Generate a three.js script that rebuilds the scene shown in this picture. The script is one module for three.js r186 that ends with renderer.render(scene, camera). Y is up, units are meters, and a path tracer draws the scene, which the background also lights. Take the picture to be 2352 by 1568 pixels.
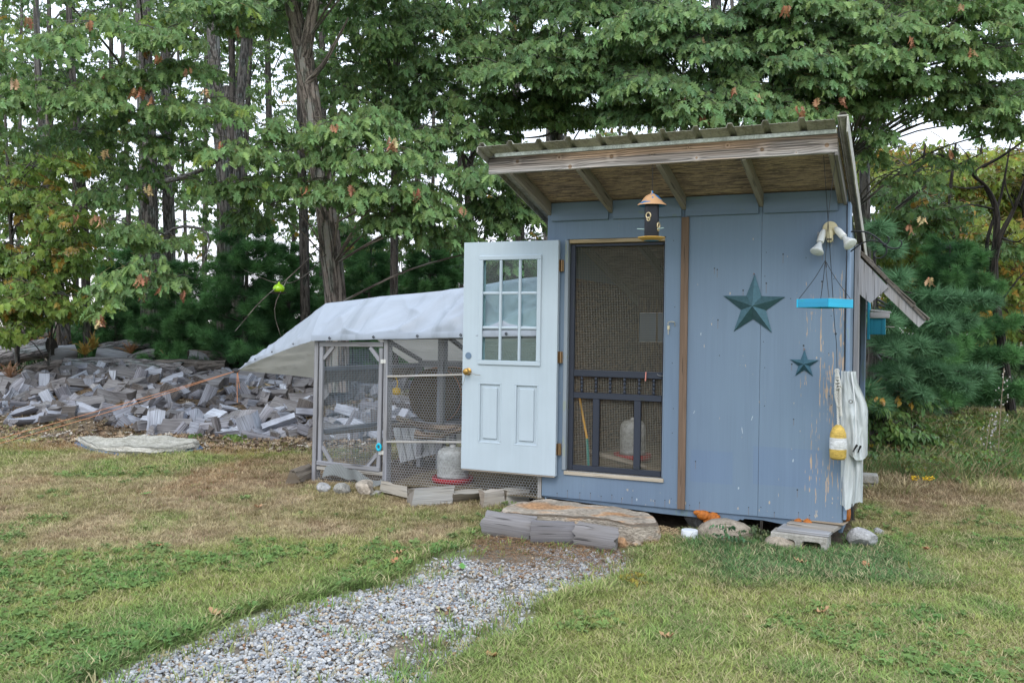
import * as THREE from 'three';
import { mergeGeometries, mergeVertices, toCreasedNormals } from 'three/addons/utils/BufferGeometryUtils.js';

// ---------- camera, sky, sun, exposure ----------
const scene = new THREE.Scene();
const camera = new THREE.PerspectiveCamera(40.94, 1.5, 0.1, 600);
camera.position.set(0, 1.6, 0);
camera.rotation.z = 0.015;
camera.setViewOffset(2352, 1568, 0, 24, 2352, 1568);

const renderer = new THREE.WebGLRenderer({ antialias: true });
renderer.toneMapping = THREE.LinearToneMapping;
renderer.toneMappingExposure = 1.3;
renderer.shadowMap.enabled = true;

{ // pale evening overcast: a little brighter overhead, faintly warm near the horizon
  const W = 256, H = 128, d = new Float32Array(W * H * 4);
  for (let j = 0; j < H; j++) for (let i = 0; i < W; i++) {
    const el = ((j + 0.5) / H - 0.5) * Math.PI, s = Math.max(0, Math.sin(el)), t = Math.pow(s, 0.6), k = (j * W + i) * 4;
    const lum = 1.15 + 0.45 * t, warm = Math.exp(-s * 9);
    d[k] = lum * (0.86 + 0.17 * warm); d[k + 1] = lum * (0.98 - 0.01 * warm); d[k + 2] = lum * (1.14 - 0.14 * warm); d[k + 3] = 1;
  }
  const sky = new THREE.DataTexture(d, W, H, THREE.RGBAFormat, THREE.FloatType);
  sky.mapping = THREE.EquirectangularReflectionMapping; sky.magFilter = THREE.LinearFilter; sky.needsUpdate = true;
  scene.background = sky; scene.environment = sky;
}
const sun = new THREE.DirectionalLight(0xfff4e4, 1.1);
sun.position.set(-7, 30, 20); sun.target.position.set(0, 0, -10);
sun.castShadow = true; sun.shadow.radius = 45; sun.shadow.mapSize.set(2048, 2048);
Object.assign(sun.shadow.camera, { left: -30, right: 30, top: 30, bottom: -30, near: 1, far: 120 });
scene.add(sun, sun.target);

// ---------- helpers ----------
const V3 = (x, y, z) => new THREE.Vector3(x, y, z);
function rng(seed) { let a = seed >>> 0; return () => { a = (a + 0x6d2b79f5) | 0; let t = Math.imul(a ^ (a >>> 15), 1 | a); t = (t + Math.imul(t ^ (t >>> 7), 61 | t)) ^ t; return ((t ^ (t >>> 14)) >>> 0) / 4294967296; }; }
const lerp = (a, b, t) => a + (b - a) * t, clamp = (x, a = 0, b = 1) => Math.min(b, Math.max(a, x));
const sst = (a, b, x) => { const t = clamp((x - a) / (b - a)); return t * t * (3 - 2 * t); };
const hash = (x, y, z = 0) => { let h = Math.imul(x | 0, 374761393) ^ Math.imul(y | 0, 668265263) ^ Math.imul(z | 0, 2147483647 - 1640531527); h = Math.imul(h ^ (h >>> 13), 1274126177); h ^= h >>> 16; h = Math.imul(h, 2246822519); return ((h ^ (h >>> 13)) >>> 0) / 4294967296; };
function vn(x, y, px = 1e6, py = 1e6, s = 0) { // value noise, periodic
  const ix = Math.floor(x), iy = Math.floor(y), fx = x - ix, fy = y - iy, u = fx * fx * (3 - 2 * fx), v = fy * fy * (3 - 2 * fy);
  const m = (a, p) => ((a % p) + p) % p, x0 = m(ix, px), x1 = m(ix + 1, px), y0 = m(iy, py), y1 = m(iy + 1, py);
  return lerp(lerp(hash(x0, y0, s), hash(x1, y0, s), u), lerp(hash(x0, y1, s), hash(x1, y1, s), u), v);
}
function fbm(x, y, oct = 4, px = 1e6, py = 1e6, s = 0) { let a = 0.5, t = 0, n = 0; for (let i = 0; i < oct; i++) { t += a * vn(x, y, px, py, s + i); n += a; a *= 0.5; x *= 2; y *= 2; px *= 2; py *= 2; } return t / n; }
function vn3(x, y, z, s = 0) { const iz = Math.floor(z), f = z - iz, w = f * f * (3 - 2 * f); return lerp(vn(x + iz * 17.3, y + iz * 9.1, 1e6, 1e6, s), vn(x + (iz + 1) * 17.3, y + (iz + 1) * 9.1, 1e6, 1e6, s), w); }
const fbm3 = (x, y, z, s = 0) => 0.6 * vn3(x, y, z, s) + 0.27 * vn3(x * 2.1, y * 2.1, z * 2.1, s + 5) + 0.13 * vn3(x * 4.3, y * 4.3, z * 4.3, s + 9);
const toS = (c) => { c = clamp(c); return Math.round(255 * (c <= 0.0031308 ? c * 12.92 : 1.055 * Math.pow(c, 1 / 2.4) - 0.055)); };
function tex(w, h, f, srgb = true) { // f(u, v, out) fills linear rgb
  const d = new Uint8Array(w * h * 4), o = [0, 0, 0];
  for (let j = 0; j < h; j++) for (let i = 0; i < w; i++) { f((i + 0.5) / w, (j + 0.5) / h, o); const k = (j * w + i) * 4; for (let c = 0; c < 3; c++) d[k + c] = srgb ? toS(o[c]) : Math.round(255 * clamp(o[c])); d[k + 3] = 255; }
  const t = new THREE.DataTexture(d, w, h, THREE.RGBAFormat); t.wrapS = t.wrapT = THREE.RepeatWrapping; t.magFilter = THREE.LinearFilter; t.minFilter = THREE.LinearFilter;
  if (srgb) t.colorSpace = THREE.SRGBColorSpace; t.needsUpdate = true; return t;
}
const rgb = (r, g, b) => new THREE.Color().setRGB(r, g, b);
const mat = (c, rough = 0.8, o = {}) => new THREE.MeshPhysicalMaterial({ color: Array.isArray(c) ? rgb(...c) : c, roughness: rough, specularIntensity: 0.6, side: THREE.DoubleSide, ...o });

// photograph pixel (on a 2352 x 1568 sheet) to a ray of the camera
const FPX = 2100, CR = Math.cos(0.015), SR = Math.sin(0.015);
function ray(x, y) { const a = (x - 1176) / FPX, b = (760 - y) / FPX; return V3(a * CR - b * SR, a * SR + b * CR, -1); }
const at = (x, y, Z) => ray(x, y).multiplyScalar(Z).add(V3(0, 1.6, 0));
const ppm = (Z) => FPX / Z;
function inRockyHeap(x, z) { return 0; }
function gh(x, z) { // height of the ground
  const Z = -z;
  let h = 0.11 * sst(7.2, 8.8, Z) * (1 - 0.7 * sst(0.8, 3, x)) + 0.25 * sst(11.5, 15.5, Z) + 0.35 * sst(15, 26, Z);
  h += 0.36 * sst(12.4, 14.6, Z) * (1 - sst(15.2, 17.5, Z)) * sst(-9.5, -7, x) * (1 - sst(-2, -0.6, x));
  h += (fbm(x * 0.8 + 31, z * 0.8 + 7, 3) - 0.5) * 0.05 * sst(3, 5, Math.abs(x) + Z * 0.6);
  return h;
}
function gnd(x, y, up = 0) { const d = ray(x, y); let h = up, p; for (let i = 0; i < 8; i++) { const t = (h - 1.6) / d.y; p = d.clone().multiplyScalar(t).add(V3(0, 1.6, 0)); h = gh(p.x, p.z) + up; } p.y = h; return p; }
// the shed's own frame: u along the front to the right, v up, w out of the front wall
const TH = 24.1 * Math.PI / 180, O = V3(0.3, 0, -7.96), UX = V3(Math.cos(TH), 0, Math.sin(TH)), WX = V3(-Math.sin(TH), 0, Math.cos(TH));
const L = (u, v, w = 0) => O.clone().addScaledVector(UX, u).addScaledVector(WX, w).add(V3(0, v, 0));
function W2(x, y, w = 0) { const d = ray(x, y), q = O.clone().addScaledVector(WX, w).sub(V3(0, 1.6, 0)), t = q.dot(WX) / d.dot(WX), p = d.multiplyScalar(t).add(V3(0, 1.6, 0)); return [p.clone().sub(O).dot(UX), p.y]; }

const taken = {};
function numbered(n) { const k = (taken[n] = (taken[n] ?? -1) + 1); return k ? n + '_' + String(k).padStart(3, '0') : n; }
function tag(o, label, category, group) { o.userData.label = label; if (category) o.userData.category = category; if (group) o.userData.group = group; return o; }
function thing(name, label, category, p = V3(0, 0, 0), turn = 0, group) { const g = new THREE.Group(); g.name = numbered(name); g.position.copy(p); g.rotation.y = turn; scene.add(g); return tag(g, label, category, group); }
function shadow(m) { m.castShadow = m.receiveShadow = true; return m; }
function part(name, geo, material, parent, p, label) { const m = shadow(new THREE.Mesh(geo, material)); m.name = name; if (p) m.position.copy(p); parent.add(m); if (label) m.userData.label = label; return m; }
function single(name, geo, material, label, category, p, turn = 0, group) { const m = part(numbered(name), geo, material, scene, p); m.rotation.y = turn; return tag(m, label, category, group); }
function struct(name, geo, material) { const m = part(numbered(name), geo, material, scene); m.userData.kind = 'structure'; return m; }
function many(name, geo, material, mats, cols, parent) { const m = shadow(new THREE.InstancedMesh(geo, material, mats.length)); m.name = name; mats.forEach((a, i) => m.setMatrixAt(i, a)); if (cols) cols.forEach((c, i) => m.setColorAt(i, c)); m.userData.kind = 'stuff'; (parent ?? scene).add(m); return m; }
const M4 = (p, q, s) => new THREE.Matrix4().compose(p, q, typeof s === 'number' ? V3(s, s, s) : s);
const EQ = (x, y, z, o = 'YXZ') => new THREE.Quaternion().setFromEuler(new THREE.Euler(x, y, z, o));

// ---------- geometry helpers ----------
function raw(pos, uv, col) { const g = new THREE.BufferGeometry(); g.setAttribute('position', new THREE.Float32BufferAttribute(pos, 3)); g.setAttribute('uv', new THREE.Float32BufferAttribute(uv ?? new Array(pos.length / 3 * 2).fill(0), 2)); if (col) g.setAttribute('color', new THREE.Float32BufferAttribute(col, 3)); g.computeVertexNormals(); return g; }
const merge = (list) => { const a = list.map((g) => { const n = g.index ? g.toNonIndexed() : g; for (const k of Object.keys(n.attributes)) if (!['position', 'normal', 'uv', 'color'].includes(k)) n.deleteAttribute(k); n.morphAttributes = {}; return n; }); return mergeGeometries(a); };
let grainShift = 0;
function grainUV(g, along = null, scale = 1) { // uv in metres, v along the grain
  const n = g.index ? g.toNonIndexed() : g; n.computeBoundingBox();
  const s = n.boundingBox.getSize(V3()), ax = along ?? (s.x >= s.y && s.x >= s.z ? 0 : s.y >= s.z ? 1 : 2), p = n.attributes.position.array, uv = new Float32Array(p.length / 3 * 2);
  grainShift = (grainShift + 0.377) % 7;
  for (let i = 0; i < p.length; i += 9) {
    const a = V3(p[i], p[i + 1], p[i + 2]), b = V3(p[i + 3], p[i + 4], p[i + 5]), c = V3(p[i + 6], p[i + 7], p[i + 8]), nn = b.clone().sub(a).cross(c.clone().sub(a)).toArray().map(Math.abs);
    const d = nn[0] > nn[1] && nn[0] > nn[2] ? 0 : nn[1] > nn[2] ? 1 : 2;
    const o = [0, 1, 2].filter((k) => k !== d), vx = o.includes(ax) ? ax : o[1], ux = o.find((k) => k !== vx);
    for (let k = 0; k < 3; k++) { uv[(i / 3 + k) * 2] = p[i + k * 3 + ux] * scale + grainShift; uv[(i / 3 + k) * 2 + 1] = (p[i + k * 3 + vx] * (d === ax ? 1 : 1) + grainShift * 1.7) * scale; }
  }
  n.setAttribute('uv', new THREE.BufferAttribute(uv, 2)); return n;
}
function box(w, h, d, c = 0.003, along = null) { // chamfered box, grain along its longest side
  c = Math.min(c, w * 0.4, h * 0.4, d * 0.4); const X = w / 2, Y = h / 2, Z = d / 2, pos = [];
  const P = (s, a) => { const v = [s[0] * (a === 0 ? X : X - c), s[1] * (a === 1 ? Y : Y - c), s[2] * (a === 2 ? Z : Z - c)]; return v; };
  const quad = (a, b, e, f, n) => { const u = V3(...b).sub(V3(...a)), v = V3(...e).sub(V3(...a)); if (u.cross(v).dot(V3(...n)) < 0) [b, f] = [f, b]; pos.push(...a, ...b, ...e, ...a, ...e, ...f); };
  const sg = [-1, 1];
  for (let a = 0; a < 3; a++) { const [b, e] = [0, 1, 2].filter((k) => k !== a); for (const s of sg) { const m = (i, j) => { const q = [0, 0, 0]; q[a] = s; q[b] = i; q[e] = j; return P(q, a); }, n = [0, 0, 0]; n[a] = s; quad(m(-1, -1), m(1, -1), m(1, 1), m(-1, 1), n); } }
  for (let a = 0; a < 3; a++) { const [b, e] = [0, 1, 2].filter((k) => k !== a); for (const s of sg) for (const t of sg) { const m = (i, f) => { const q = [0, 0, 0]; q[a] = i; q[b] = s; q[e] = t; return P(q, f); }, n = [0, 0, 0]; n[b] = s; n[e] = t; quad(m(-1, b), m(1, b), m(1, e), m(-1, e), n); } }
  for (const i of sg) for (const j of sg) for (const k of sg) { const q = [i, j, k], a = P(q, 0), b = P(q, 1), e = P(q, 2); if (i * j * k > 0) pos.push(...a, ...b, ...e); else pos.push(...a, ...e, ...b); }
  return grainUV(raw(pos), along);
}
const boxAt = (x0, x1, y0, y1, z0, z1, c, along) => box(x1 - x0, y1 - y0, z1 - z0, c, along).translate((x0 + x1) / 2, (y0 + y1) / 2, (z0 + z1) / 2);
function barBetween(a, b, w, d, c = 0.003) { const len = a.distanceTo(b), g = box(w, len, d, c, 1), q = new THREE.Quaternion().setFromUnitVectors(V3(0, 1, 0), b.clone().sub(a).normalize()); return g.applyQuaternion(q).translate((a.x + b.x) / 2, (a.y + b.y) / 2, (a.z + b.z) / 2); }
function tube(pts, radii, radial = 8, seg = 4, rough = 0, seed = 1, vscale = 1) { // tapered tube along a smooth curve
  const curve = new THREE.CatmullRomCurve3(pts, false, 'centripetal'), n = Math.max(1, (pts.length - 1) * seg), pos = [], uv = [], idx = [], fr = curve.computeFrenetFrames(n, false), len = curve.getLength();
  const R = typeof radii === 'number' ? [radii, radii] : radii;
  for (let i = 0; i <= n; i++) {
    const t = i / n, p = curve.getPoint(t), f = t * (R.length - 1), k = Math.min(R.length - 2, Math.floor(f)), r = lerp(R[k], R[k + 1], f - k);
    for (let j = 0; j <= radial; j++) {
      const a = (j % radial) / radial * Math.PI * 2, rr = r * (1 + rough * (vn(Math.cos(a) * 2 + 9, Math.sin(a) * 2 + t * len * 3, 1e6, 1e6, seed) - 0.5));
      const q = p.clone().addScaledVector(fr.normals[i], Math.cos(a) * rr).addScaledVector(fr.binormals[i], Math.sin(a) * rr);
      pos.push(q.x, q.y, q.z); uv.push(j / radial * 2 * Math.PI * Math.max(R[0], 0.02), t * len * vscale);
    }
  }
  for (let i = 0; i < n; i++) for (let j = 0; j < radial; j++) { const a = i * (radial + 1) + j, b = a + radial + 1; idx.push(a, a + 1, b, b, a + 1, b + 1); }
  const g = raw(pos, uv); g.setIndex(idx); g.computeVertexNormals(); return g;
}
function wire(pts, r, radial = 5, seg = 4) { return tube(pts, r, radial, seg); }
function sticks(segs, r) { // many thin straight wires, three faces each
  const pos = [];
  for (const [a, b] of segs) {
    const d = V3(b[0] - a[0], b[1] - a[1], b[2] - a[2]).normalize(), s = Math.abs(d.y) < 0.9 ? V3(0, 1, 0) : V3(1, 0, 0), e = d.clone().cross(s).normalize(), f = d.clone().cross(e), q = [0, 1, 2].map((k) => e.clone().multiplyScalar(Math.cos(k * 2.0944) * r).addScaledVector(f, Math.sin(k * 2.0944) * r));
    for (let k = 0; k < 3; k++) { const m = q[k], n = q[(k + 1) % 3], A = [a[0] + m.x, a[1] + m.y, a[2] + m.z], B = [b[0] + m.x, b[1] + m.y, b[2] + m.z], C = [b[0] + n.x, b[1] + n.y, b[2] + n.z], D = [a[0] + n.x, a[1] + n.y, a[2] + n.z]; pos.push(...A, ...C, ...B, ...A, ...D, ...C); }
  }
  return raw(pos);
}
function squareMesh(u0, u1, v0, v1, pitch, r, bow = () => 0) {
  const segs = [], nu = Math.round((u1 - u0) / pitch), nv = Math.round((v1 - v0) / pitch), K = 6;
  for (let i = 0; i <= nu; i++) for (let k = 0; k < K; k++) { const u = lerp(u0, u1, i / nu), a = lerp(v0, v1, k / K), b = lerp(v0, v1, (k + 1) / K); segs.push([[u, a, bow(u, a)], [u, b, bow(u, b)]]); }
  for (let i = 0; i <= nv; i++) for (let k = 0; k < K; k++) { const v = lerp(v0, v1, i / nv), a = lerp(u0, u1, k / K), b = lerp(u0, u1, (k + 1) / K); segs.push([[a, v, bow(a, v)], [b, v, bow(b, v)]]); }
  return sticks(segs, r);
}
function hexMesh(u0, u1, v0, v1, cell, r, bow = () => 0) {
  const segs = [], a = cell / Math.sqrt(3), nx = Math.ceil((u1 - u0) / cell), ny = Math.ceil((v1 - v0) / (1.5 * a)), P = (x, y) => [clamp(x, u0, u1), clamp(y, v0, v1), bow(x, y)];
  for (let j = 0; j <= ny; j++) for (let i = 0; i <= nx; i++) {
    const x = u0 + (i + (j & 1 ? 0.5 : 0)) * cell, y = v0 + j * 1.5 * a, top = P(x, y + a), tr = P(x + cell / 2, y + a / 2), tl = P(x - cell / 2, y + a / 2), br = P(x + cell / 2, y - a / 2);
    for (const [p, q] of [[top, tr], [top, tl], [tr, br]]) if (p[0] !== q[0] || p[1] !== q[1]) segs.push([p, q]);
  }
  return sticks(segs, r);
}
function lathe(pts, seg = 24) { return new THREE.LatheGeometry(pts.map((p) => new THREE.Vector2(p[0], p[1])), seg); }
function rock(sx, sy, sz, seed, cuts = 7, rough = 0.16, det = 3) {
  const R = rng(seed), g = mergeVertices(new THREE.IcosahedronGeometry(1, det).deleteAttribute('uv').deleteAttribute('normal')), p = g.attributes.position, pl = [];
  for (let i = 0; i < cuts; i++) pl.push([V3(R() * 2 - 1, (R() * 2 - 1) * 0.8, R() * 2 - 1).normalize(), 0.55 + R() * 0.3]);
  for (let i = 0; i < p.count; i++) {
    const q = V3(p.getX(i), p.getY(i), p.getZ(i));
    for (const [n, d] of pl) { const k = q.dot(n); if (k > d) q.addScaledVector(n, d - k); }
    q.multiplyScalar(1 + rough * (fbm3(q.x * 2.5 + seed, q.y * 2.5, q.z * 2.5) - 0.5) * 2);
    p.setXYZ(i, q.x * sx, q.y * sy, q.z * sz);
  }
  return grainUV(toCreasedNormals(g, 0.6));
}
// split firewood: a wedge or a half round, grain along x
function splitLog(len, rad, seed, kind = 0) {
  const R = rng(seed), prof = [], K = 6, n = 5, jt = kind === 1 ? 0.07 : 0.17;
  if (kind === 0) { const a0 = R() * 6.28, span = 0.7 + R() * 0.9; prof.push([0, 0]); for (let i = 0; i <= K; i++) { const a = a0 + span * (i / K), r = rad * 1.5 * (0.94 + R() * 0.12); prof.push([Math.cos(a) * r, Math.sin(a) * r]); } }
  else if (kind === 1) { const r = rad * 1.15; for (let i = 0; i <= K + 5; i++) { const a = Math.PI * i / (K + 5), q = r * (0.93 + R() * 0.14); prof.push([Math.cos(a) * q, Math.sin(a) * q * 0.9]); } }
  else { const w = rad * (0.8 + R() * 0.4), h = rad * (0.5 + R() * 0.4); for (const [a, b] of [[-1, -1], [0, -1.1], [1, -0.9], [1.1, 0], [0.9, 1], [0, 0.95], [-1, 1.05], [-0.95, 0]]) prof.push([a * w, b * h]); }
  const m = prof.length, cx = prof.reduce((s, p) => s + p[0], 0) / m, cy = prof.reduce((s, p) => s + p[1], 0) / m, tw = (R() - 0.5) * 0.35, tp = 0.88 + R() * 0.2, ring = [];
  for (let i = 0; i <= n; i++) { const t = i / n, s = lerp(1, tp, t), a = tw * t, row = []; for (let j = 0; j < m; j++) { const x0 = (prof[j][0] - cx) * s * (1 + (R() - 0.5) * jt), y0 = (prof[j][1] - cy) * s * (1 + (R() - 0.5) * jt); row.push([(t - 0.5) * len + (i === 0 || i === n ? (R() - 0.5) * 0.045 : 0), x0 * Math.cos(a) - y0 * Math.sin(a), x0 * Math.sin(a) + y0 * Math.cos(a)]); } ring.push(row); }
  const pos = [], col = [], put = (a, b, c, k) => { pos.push(...a, ...b, ...c); for (let i = 0; i < 3; i++) col.push(...k); };
  for (let i = 0; i < n; i++) for (let j = 0; j < m; j++) { const k = (j + 1) % m, bark = (kind === 0 && j > 0 && j < m - 1) || (kind === 1 && j < m - 1), c = bark ? [0.62, 0.58, 0.56] : [1, 1, 1]; put(ring[i][j], ring[i + 1][j], ring[i][k], c); put(ring[i][k], ring[i + 1][j], ring[i + 1][k], c); }
  for (const e of [0, n]) { const row = ring[e], q = [row[0][0], 0, 0]; for (const p of row) { q[1] += p[1] / m; q[2] += p[2] / m; } for (let j = 0; j < m; j++) { const k = (j + 1) % m; if (e) put(q, row[j], row[k], [0.6, 0.55, 0.5]); else put(q, row[k], row[j], [0.6, 0.55, 0.5]); } }
  return toCreasedNormals(grainUV(raw(pos, null, col), 0), kind === 1 ? 0.75 : 0.45);
}
// ---------- textures ----------
const grain = tex(512, 512, (u, v, o) => { // weathered board: grain runs along v
  const wv = u + 0.02 * (fbm(u * 4, v * 2, 2, 4, 2, 3) - 0.5) * 2, s = fbm(wv * 48, v * 2, 3, 48, 2, 1), f = fbm(wv * 128, v * 5, 2, 128, 5, 7), c = vn(wv * 64, v * 3, 64, 3, 21), big = fbm(u * 5, v * 3, 3, 5, 3, 13);
  let k = 0.5 + 0.38 * s + 0.28 * f + 0.3 * (big - 0.5); k *= 1 - 0.75 * sst(0.8, 0.95, c) * sst(0.35, 0.6, f + 0.2); o[0] = k * lerp(1.05, 0.97, big); o[1] = k; o[2] = k * lerp(0.9, 1.04, big);
});
const grainBump = tex(256, 256, (u, v, o) => { const s = fbm(u * 48, v * 2, 3, 48, 2, 1), c = vn(u * 64, v * 3, 64, 3, 21); o[0] = o[1] = o[2] = clamp(0.35 + 0.6 * s - 0.5 * sst(0.8, 0.95, c)); }, false);
const grainOf = (su, sv) => { const t = grain.clone(); t.repeat.set(su, sv); t.needsUpdate = true; return t; };
const gA = grainOf(3.2, 1.1), gB = grainBump.clone(); gB.repeat.set(3.2, 1.1); gB.needsUpdate = true;
const wood = (c, o = {}) => mat(c, 0.88, { map: gA, bumpMap: gB, bumpScale: 0.004, ...o });
const speck = tex(512, 512, (u, v, o) => { const a = fbm(u * 8, v * 8, 5, 8, 8, 2), b = vn(u * 128, v * 128, 128, 128, 5), c = fbm(u * 24, v * 24, 3, 24, 24, 8), k = 0.62 + 0.5 * (a - 0.5) + 0.3 * (b - 0.5) + 0.5 * (c - 0.5) + 0.12; o[0] = k; o[1] = k * 0.985; o[2] = k * lerp(0.9, 1, a); });
const rockTex = tex(512, 512, (u, v, o) => { const a = fbm(u * 5, v * 5, 5, 5, 5, 31), b = fbm(u * 40, v * 40, 3, 40, 40, 33), r = sst(0.5, 0.72, fbm(u * 3, v * 6, 4, 3, 6, 37)), k = 0.5 + 0.7 * (a - 0.5) + 0.6 * (b - 0.5) + 0.2; o[0] = k * lerp(0.92, 1.2, r); o[1] = k * lerp(0.92, 0.8, r); o[2] = k * lerp(0.9, 0.5, r); });
const rockBump = tex(512, 512, (u, v, o) => { o[0] = o[1] = o[2] = 0.6 * fbm(u * 6, v * 9, 5, 6, 9, 41) + 0.4 * fbm(u * 40, v * 40, 2, 40, 40, 42); }, false);
const rep = (t, a, b) => { const n = t.clone(); n.repeat.set(a, b); n.needsUpdate = true; return n; };
const barkTex = tex(512, 512, (u, v, o) => { const w = u + 0.03 * fbm(u * 6, v * 5, 3, 6, 5, 50), f = 1 - Math.abs(fbm(w * 14, v * 3, 4, 14, 3, 51) - 0.5) * 2.6, l = fbm(u * 7, v * 7, 4, 7, 7, 55), li = sst(0.55, 0.7, l), k = 0.95 - 0.65 * sst(0.55, 0.95, f) + 0.35 * (vn(u * 64, v * 64, 64, 64, 57) - 0.5); o[0] = k * lerp(1, 1.05, li); o[1] = k * lerp(0.9, 1.12, li); o[2] = k * lerp(0.82, 1.0, li); });
const barkBump = tex(512, 512, (u, v, o) => { const w = u + 0.03 * fbm(u * 6, v * 5, 3, 6, 5, 50), f = 1 - Math.abs(fbm(w * 14, v * 3, 4, 14, 3, 51) - 0.5) * 2.6; o[0] = o[1] = o[2] = 0.9 - 0.8 * sst(0.55, 0.95, f) + 0.1 * vn(u * 64, v * 64, 64, 64, 57); }, false);
const bark = (c) => mat(c, 0.95, { map: rep(barkTex, 1.4, 0.9), bumpMap: rep(barkBump, 1.4, 0.9), bumpScale: 0.02 });
const greyWood = wood([0.30, 0.30, 0.325]), paleWood = wood([0.42, 0.40, 0.38]), warmWood = wood([0.36, 0.24, 0.15]), tanWood = wood([0.42, 0.32, 0.2]), darkWood = wood([0.05, 0.042, 0.036]);
const metal = mat([0.25, 0.25, 0.25], 0.45, { metalness: 0.8 }), blackWire = mat([0.015, 0.016, 0.018], 0.5), wireMat = mat([0.36, 0.38, 0.4], 0.45, { metalness: 0.5 });
// ================= the shed =================
const mix3 = (a, b, t) => [lerp(a[0], b[0], t), lerp(a[1], b[1], t), lerp(a[2], b[2], t)];
const paintTex = tex(512, 512, (u, v, o) => { const s = fbm(u * 40, v * 2, 3, 40, 2, 61), b = fbm(u * 4, v * 4, 4, 4, 4, 63), k = 0.86 + 0.16 * s + 0.2 * (b - 0.5), ch = sst(0.74, 0.78, fbm(u * 22, v * 12, 3, 22, 12, 66)); o[0] = lerp(k, 1.7, ch * 0.8); o[1] = lerp(k, 1.25, ch * 0.8); o[2] = lerp(k, 0.75, ch * 0.8); });
const paintOf = (c, rough = 0.62) => mat(c, rough, { map: rep(paintTex, 0.8, 0.6), bumpMap: gB, bumpScale: 0.0015 });
const BLUE = [0.147, 0.205, 0.283];
const nails = []; { const R = rng(4); for (let i = 0; i < 26; i++) nails.push([0.04 + i * 0.095 + (R() - 0.5) * 0.03, 0.215 + (R() - 0.5) * 0.04, R() < 0.35 ? 0.001 : 0.0042]); for (const x of [0.06, 1.12, 1.85, 2.36]) for (let k = 0; k < 9; k++) nails.push([x + (R() - 0.5) * 0.03, 0.3 + k * 0.25 + (R() - 0.5) * 0.14, R() < 0.4 ? 0.001 : 0.0035]); for (let i = 0; i < 18; i++) nails.push([1.3 + R() * 1.1, 0.35 + R() * 1.9, 0.003 + R() * 0.004]); }
const scuffs = []; { const R = rng(9); for (let i = 0; i < 11; i++) scuffs.push([0.05 + R() * 2.35, 0.2 + Math.pow(R(), 1.6) * 1.5, 0.002 + R() * 0.004, 0.008 + R() * 0.022, (R() - 0.5) * 0.8]); }
const wallTex = tex(1400, 1400, (u, v, o) => { // painted plywood, worn through to tan wood near the right edge
  const x = u * 2.5, y = v * 2.8, s = fbm(x * 26, y * 1.1, 3, 1e6, 1e6, 71), fine = fbm(x * 120, y * 4, 2, 1e6, 1e6, 72), b = fbm(x * 1.7, y * 1.3, 4, 1e6, 1e6, 73);
  let k = 0.99 + 0.09 * (s - 0.5) + 0.08 * (fine - 0.5) + 0.24 * (b - 0.5), r = BLUE[0] * k, g = BLUE[1] * k, bl = BLUE[2] * k * lerp(1.04, 0.96, b);
  // patched squares of slightly newer paint
  if ((x > 1.78 && x < 2.3 && y > 0.42 && y < 0.72) || (x > 1.28 && x < 1.62 && y > 0.4 && y < 0.66)) { r *= 0.94; g *= 0.96; bl *= 1.03; }
  const zone = sst(2.06, 2.42, x) * sst(0.25, 0.6, y) * (1 - sst(1.75, 2.15, y)), st = fbm(x * 80, y * 2.4, 3, 1e6, 1e6, 75) * 0.6 + 0.4 * fbm(x * 170, y * 22, 2, 1e6, 1e6, 76), p = 0.85 * sst(0.72, 0.8, st + zone * 0.2) * (zone > 0.02 ? 1 : 0), tn = 0.7 + 0.6 * fine;
  r = lerp(r, 0.45 * tn, p); g = lerp(g, 0.32 * tn, p); bl = lerp(bl, 0.215 * tn, p);
  const low = sst(0.86, 0.9, fbm(x * 45, y * 14, 3, 1e6, 1e6, 78) + 0.09 * (1 - sst(0.17, 0.42, y))); r = lerp(r, 0.42, low); g = lerp(g, 0.36, low); bl = lerp(bl, 0.29, low);
  for (const [a, c, q] of nails) { const d = (x - a) ** 2 + (y - c) ** 2; if (d < q * q) { r *= 0.2; g *= 0.17; bl *= 0.14; } else if (a < 2.4 && q > 0.004 && Math.abs(x - a) < 0.0035 && y < c && c - y < 0.04 * (1 + hash(a * 999, c * 999))) { r = lerp(r, 0.16, 0.4); g = lerp(g, 0.12, 0.4); bl = lerp(bl, 0.1, 0.4); } }
  for (const [a, c, w, h, t] of scuffs) { const dy = (y - c) / h, dx = (x - a - dy * h * t) / w; if (dx * dx + dy * dy < 0.9 && hash(x * 700, y * 700) > 0.25) { r = lerp(r, 0.62, 0.7); g = lerp(g, 0.66, 0.7); bl = lerp(bl, 0.7, 0.7); } }
  o[0] = r; o[1] = g; o[2] = bl;
});
wallTex.repeat.set(1 / 2.5, 1 / 2.8);
const wallBump = tex(512, 512, (u, v, o) => { o[0] = o[1] = o[2] = 0.5 * fbm(u * 60, v * 3, 3, 60, 3, 81) + 0.5 * fbm(u * 5, v * 4, 3, 5, 4, 82); }, false); wallBump.repeat.set(0.7, 0.6);
const wallMat = mat([1, 1, 1], 0.6, { map: wallTex, bumpMap: wallBump, bumpScale: 0.0005 });
const bluePaint = paintOf(BLUE), slate = mat([0.03, 0.036, 0.052], 0.5, { map: rep(paintTex, 0.8, 0.6), bumpMap: gB, bumpScale: 0.001 });
const doorPaint = mat([0.45, 0.525, 0.585], 0.42, { map: tex(256, 256, (u, v, o) => { const b = fbm(u * 5, v * 5, 4, 5, 5, 91), s = fbm(u * 50, v * 3, 2, 50, 3, 92), k = 0.95 + 0.09 * (b - 0.5) + 0.05 * (s - 0.5); o[0] = k; o[1] = k; o[2] = k; }), bumpMap: gB, bumpScale: 0.0006 });
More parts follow.
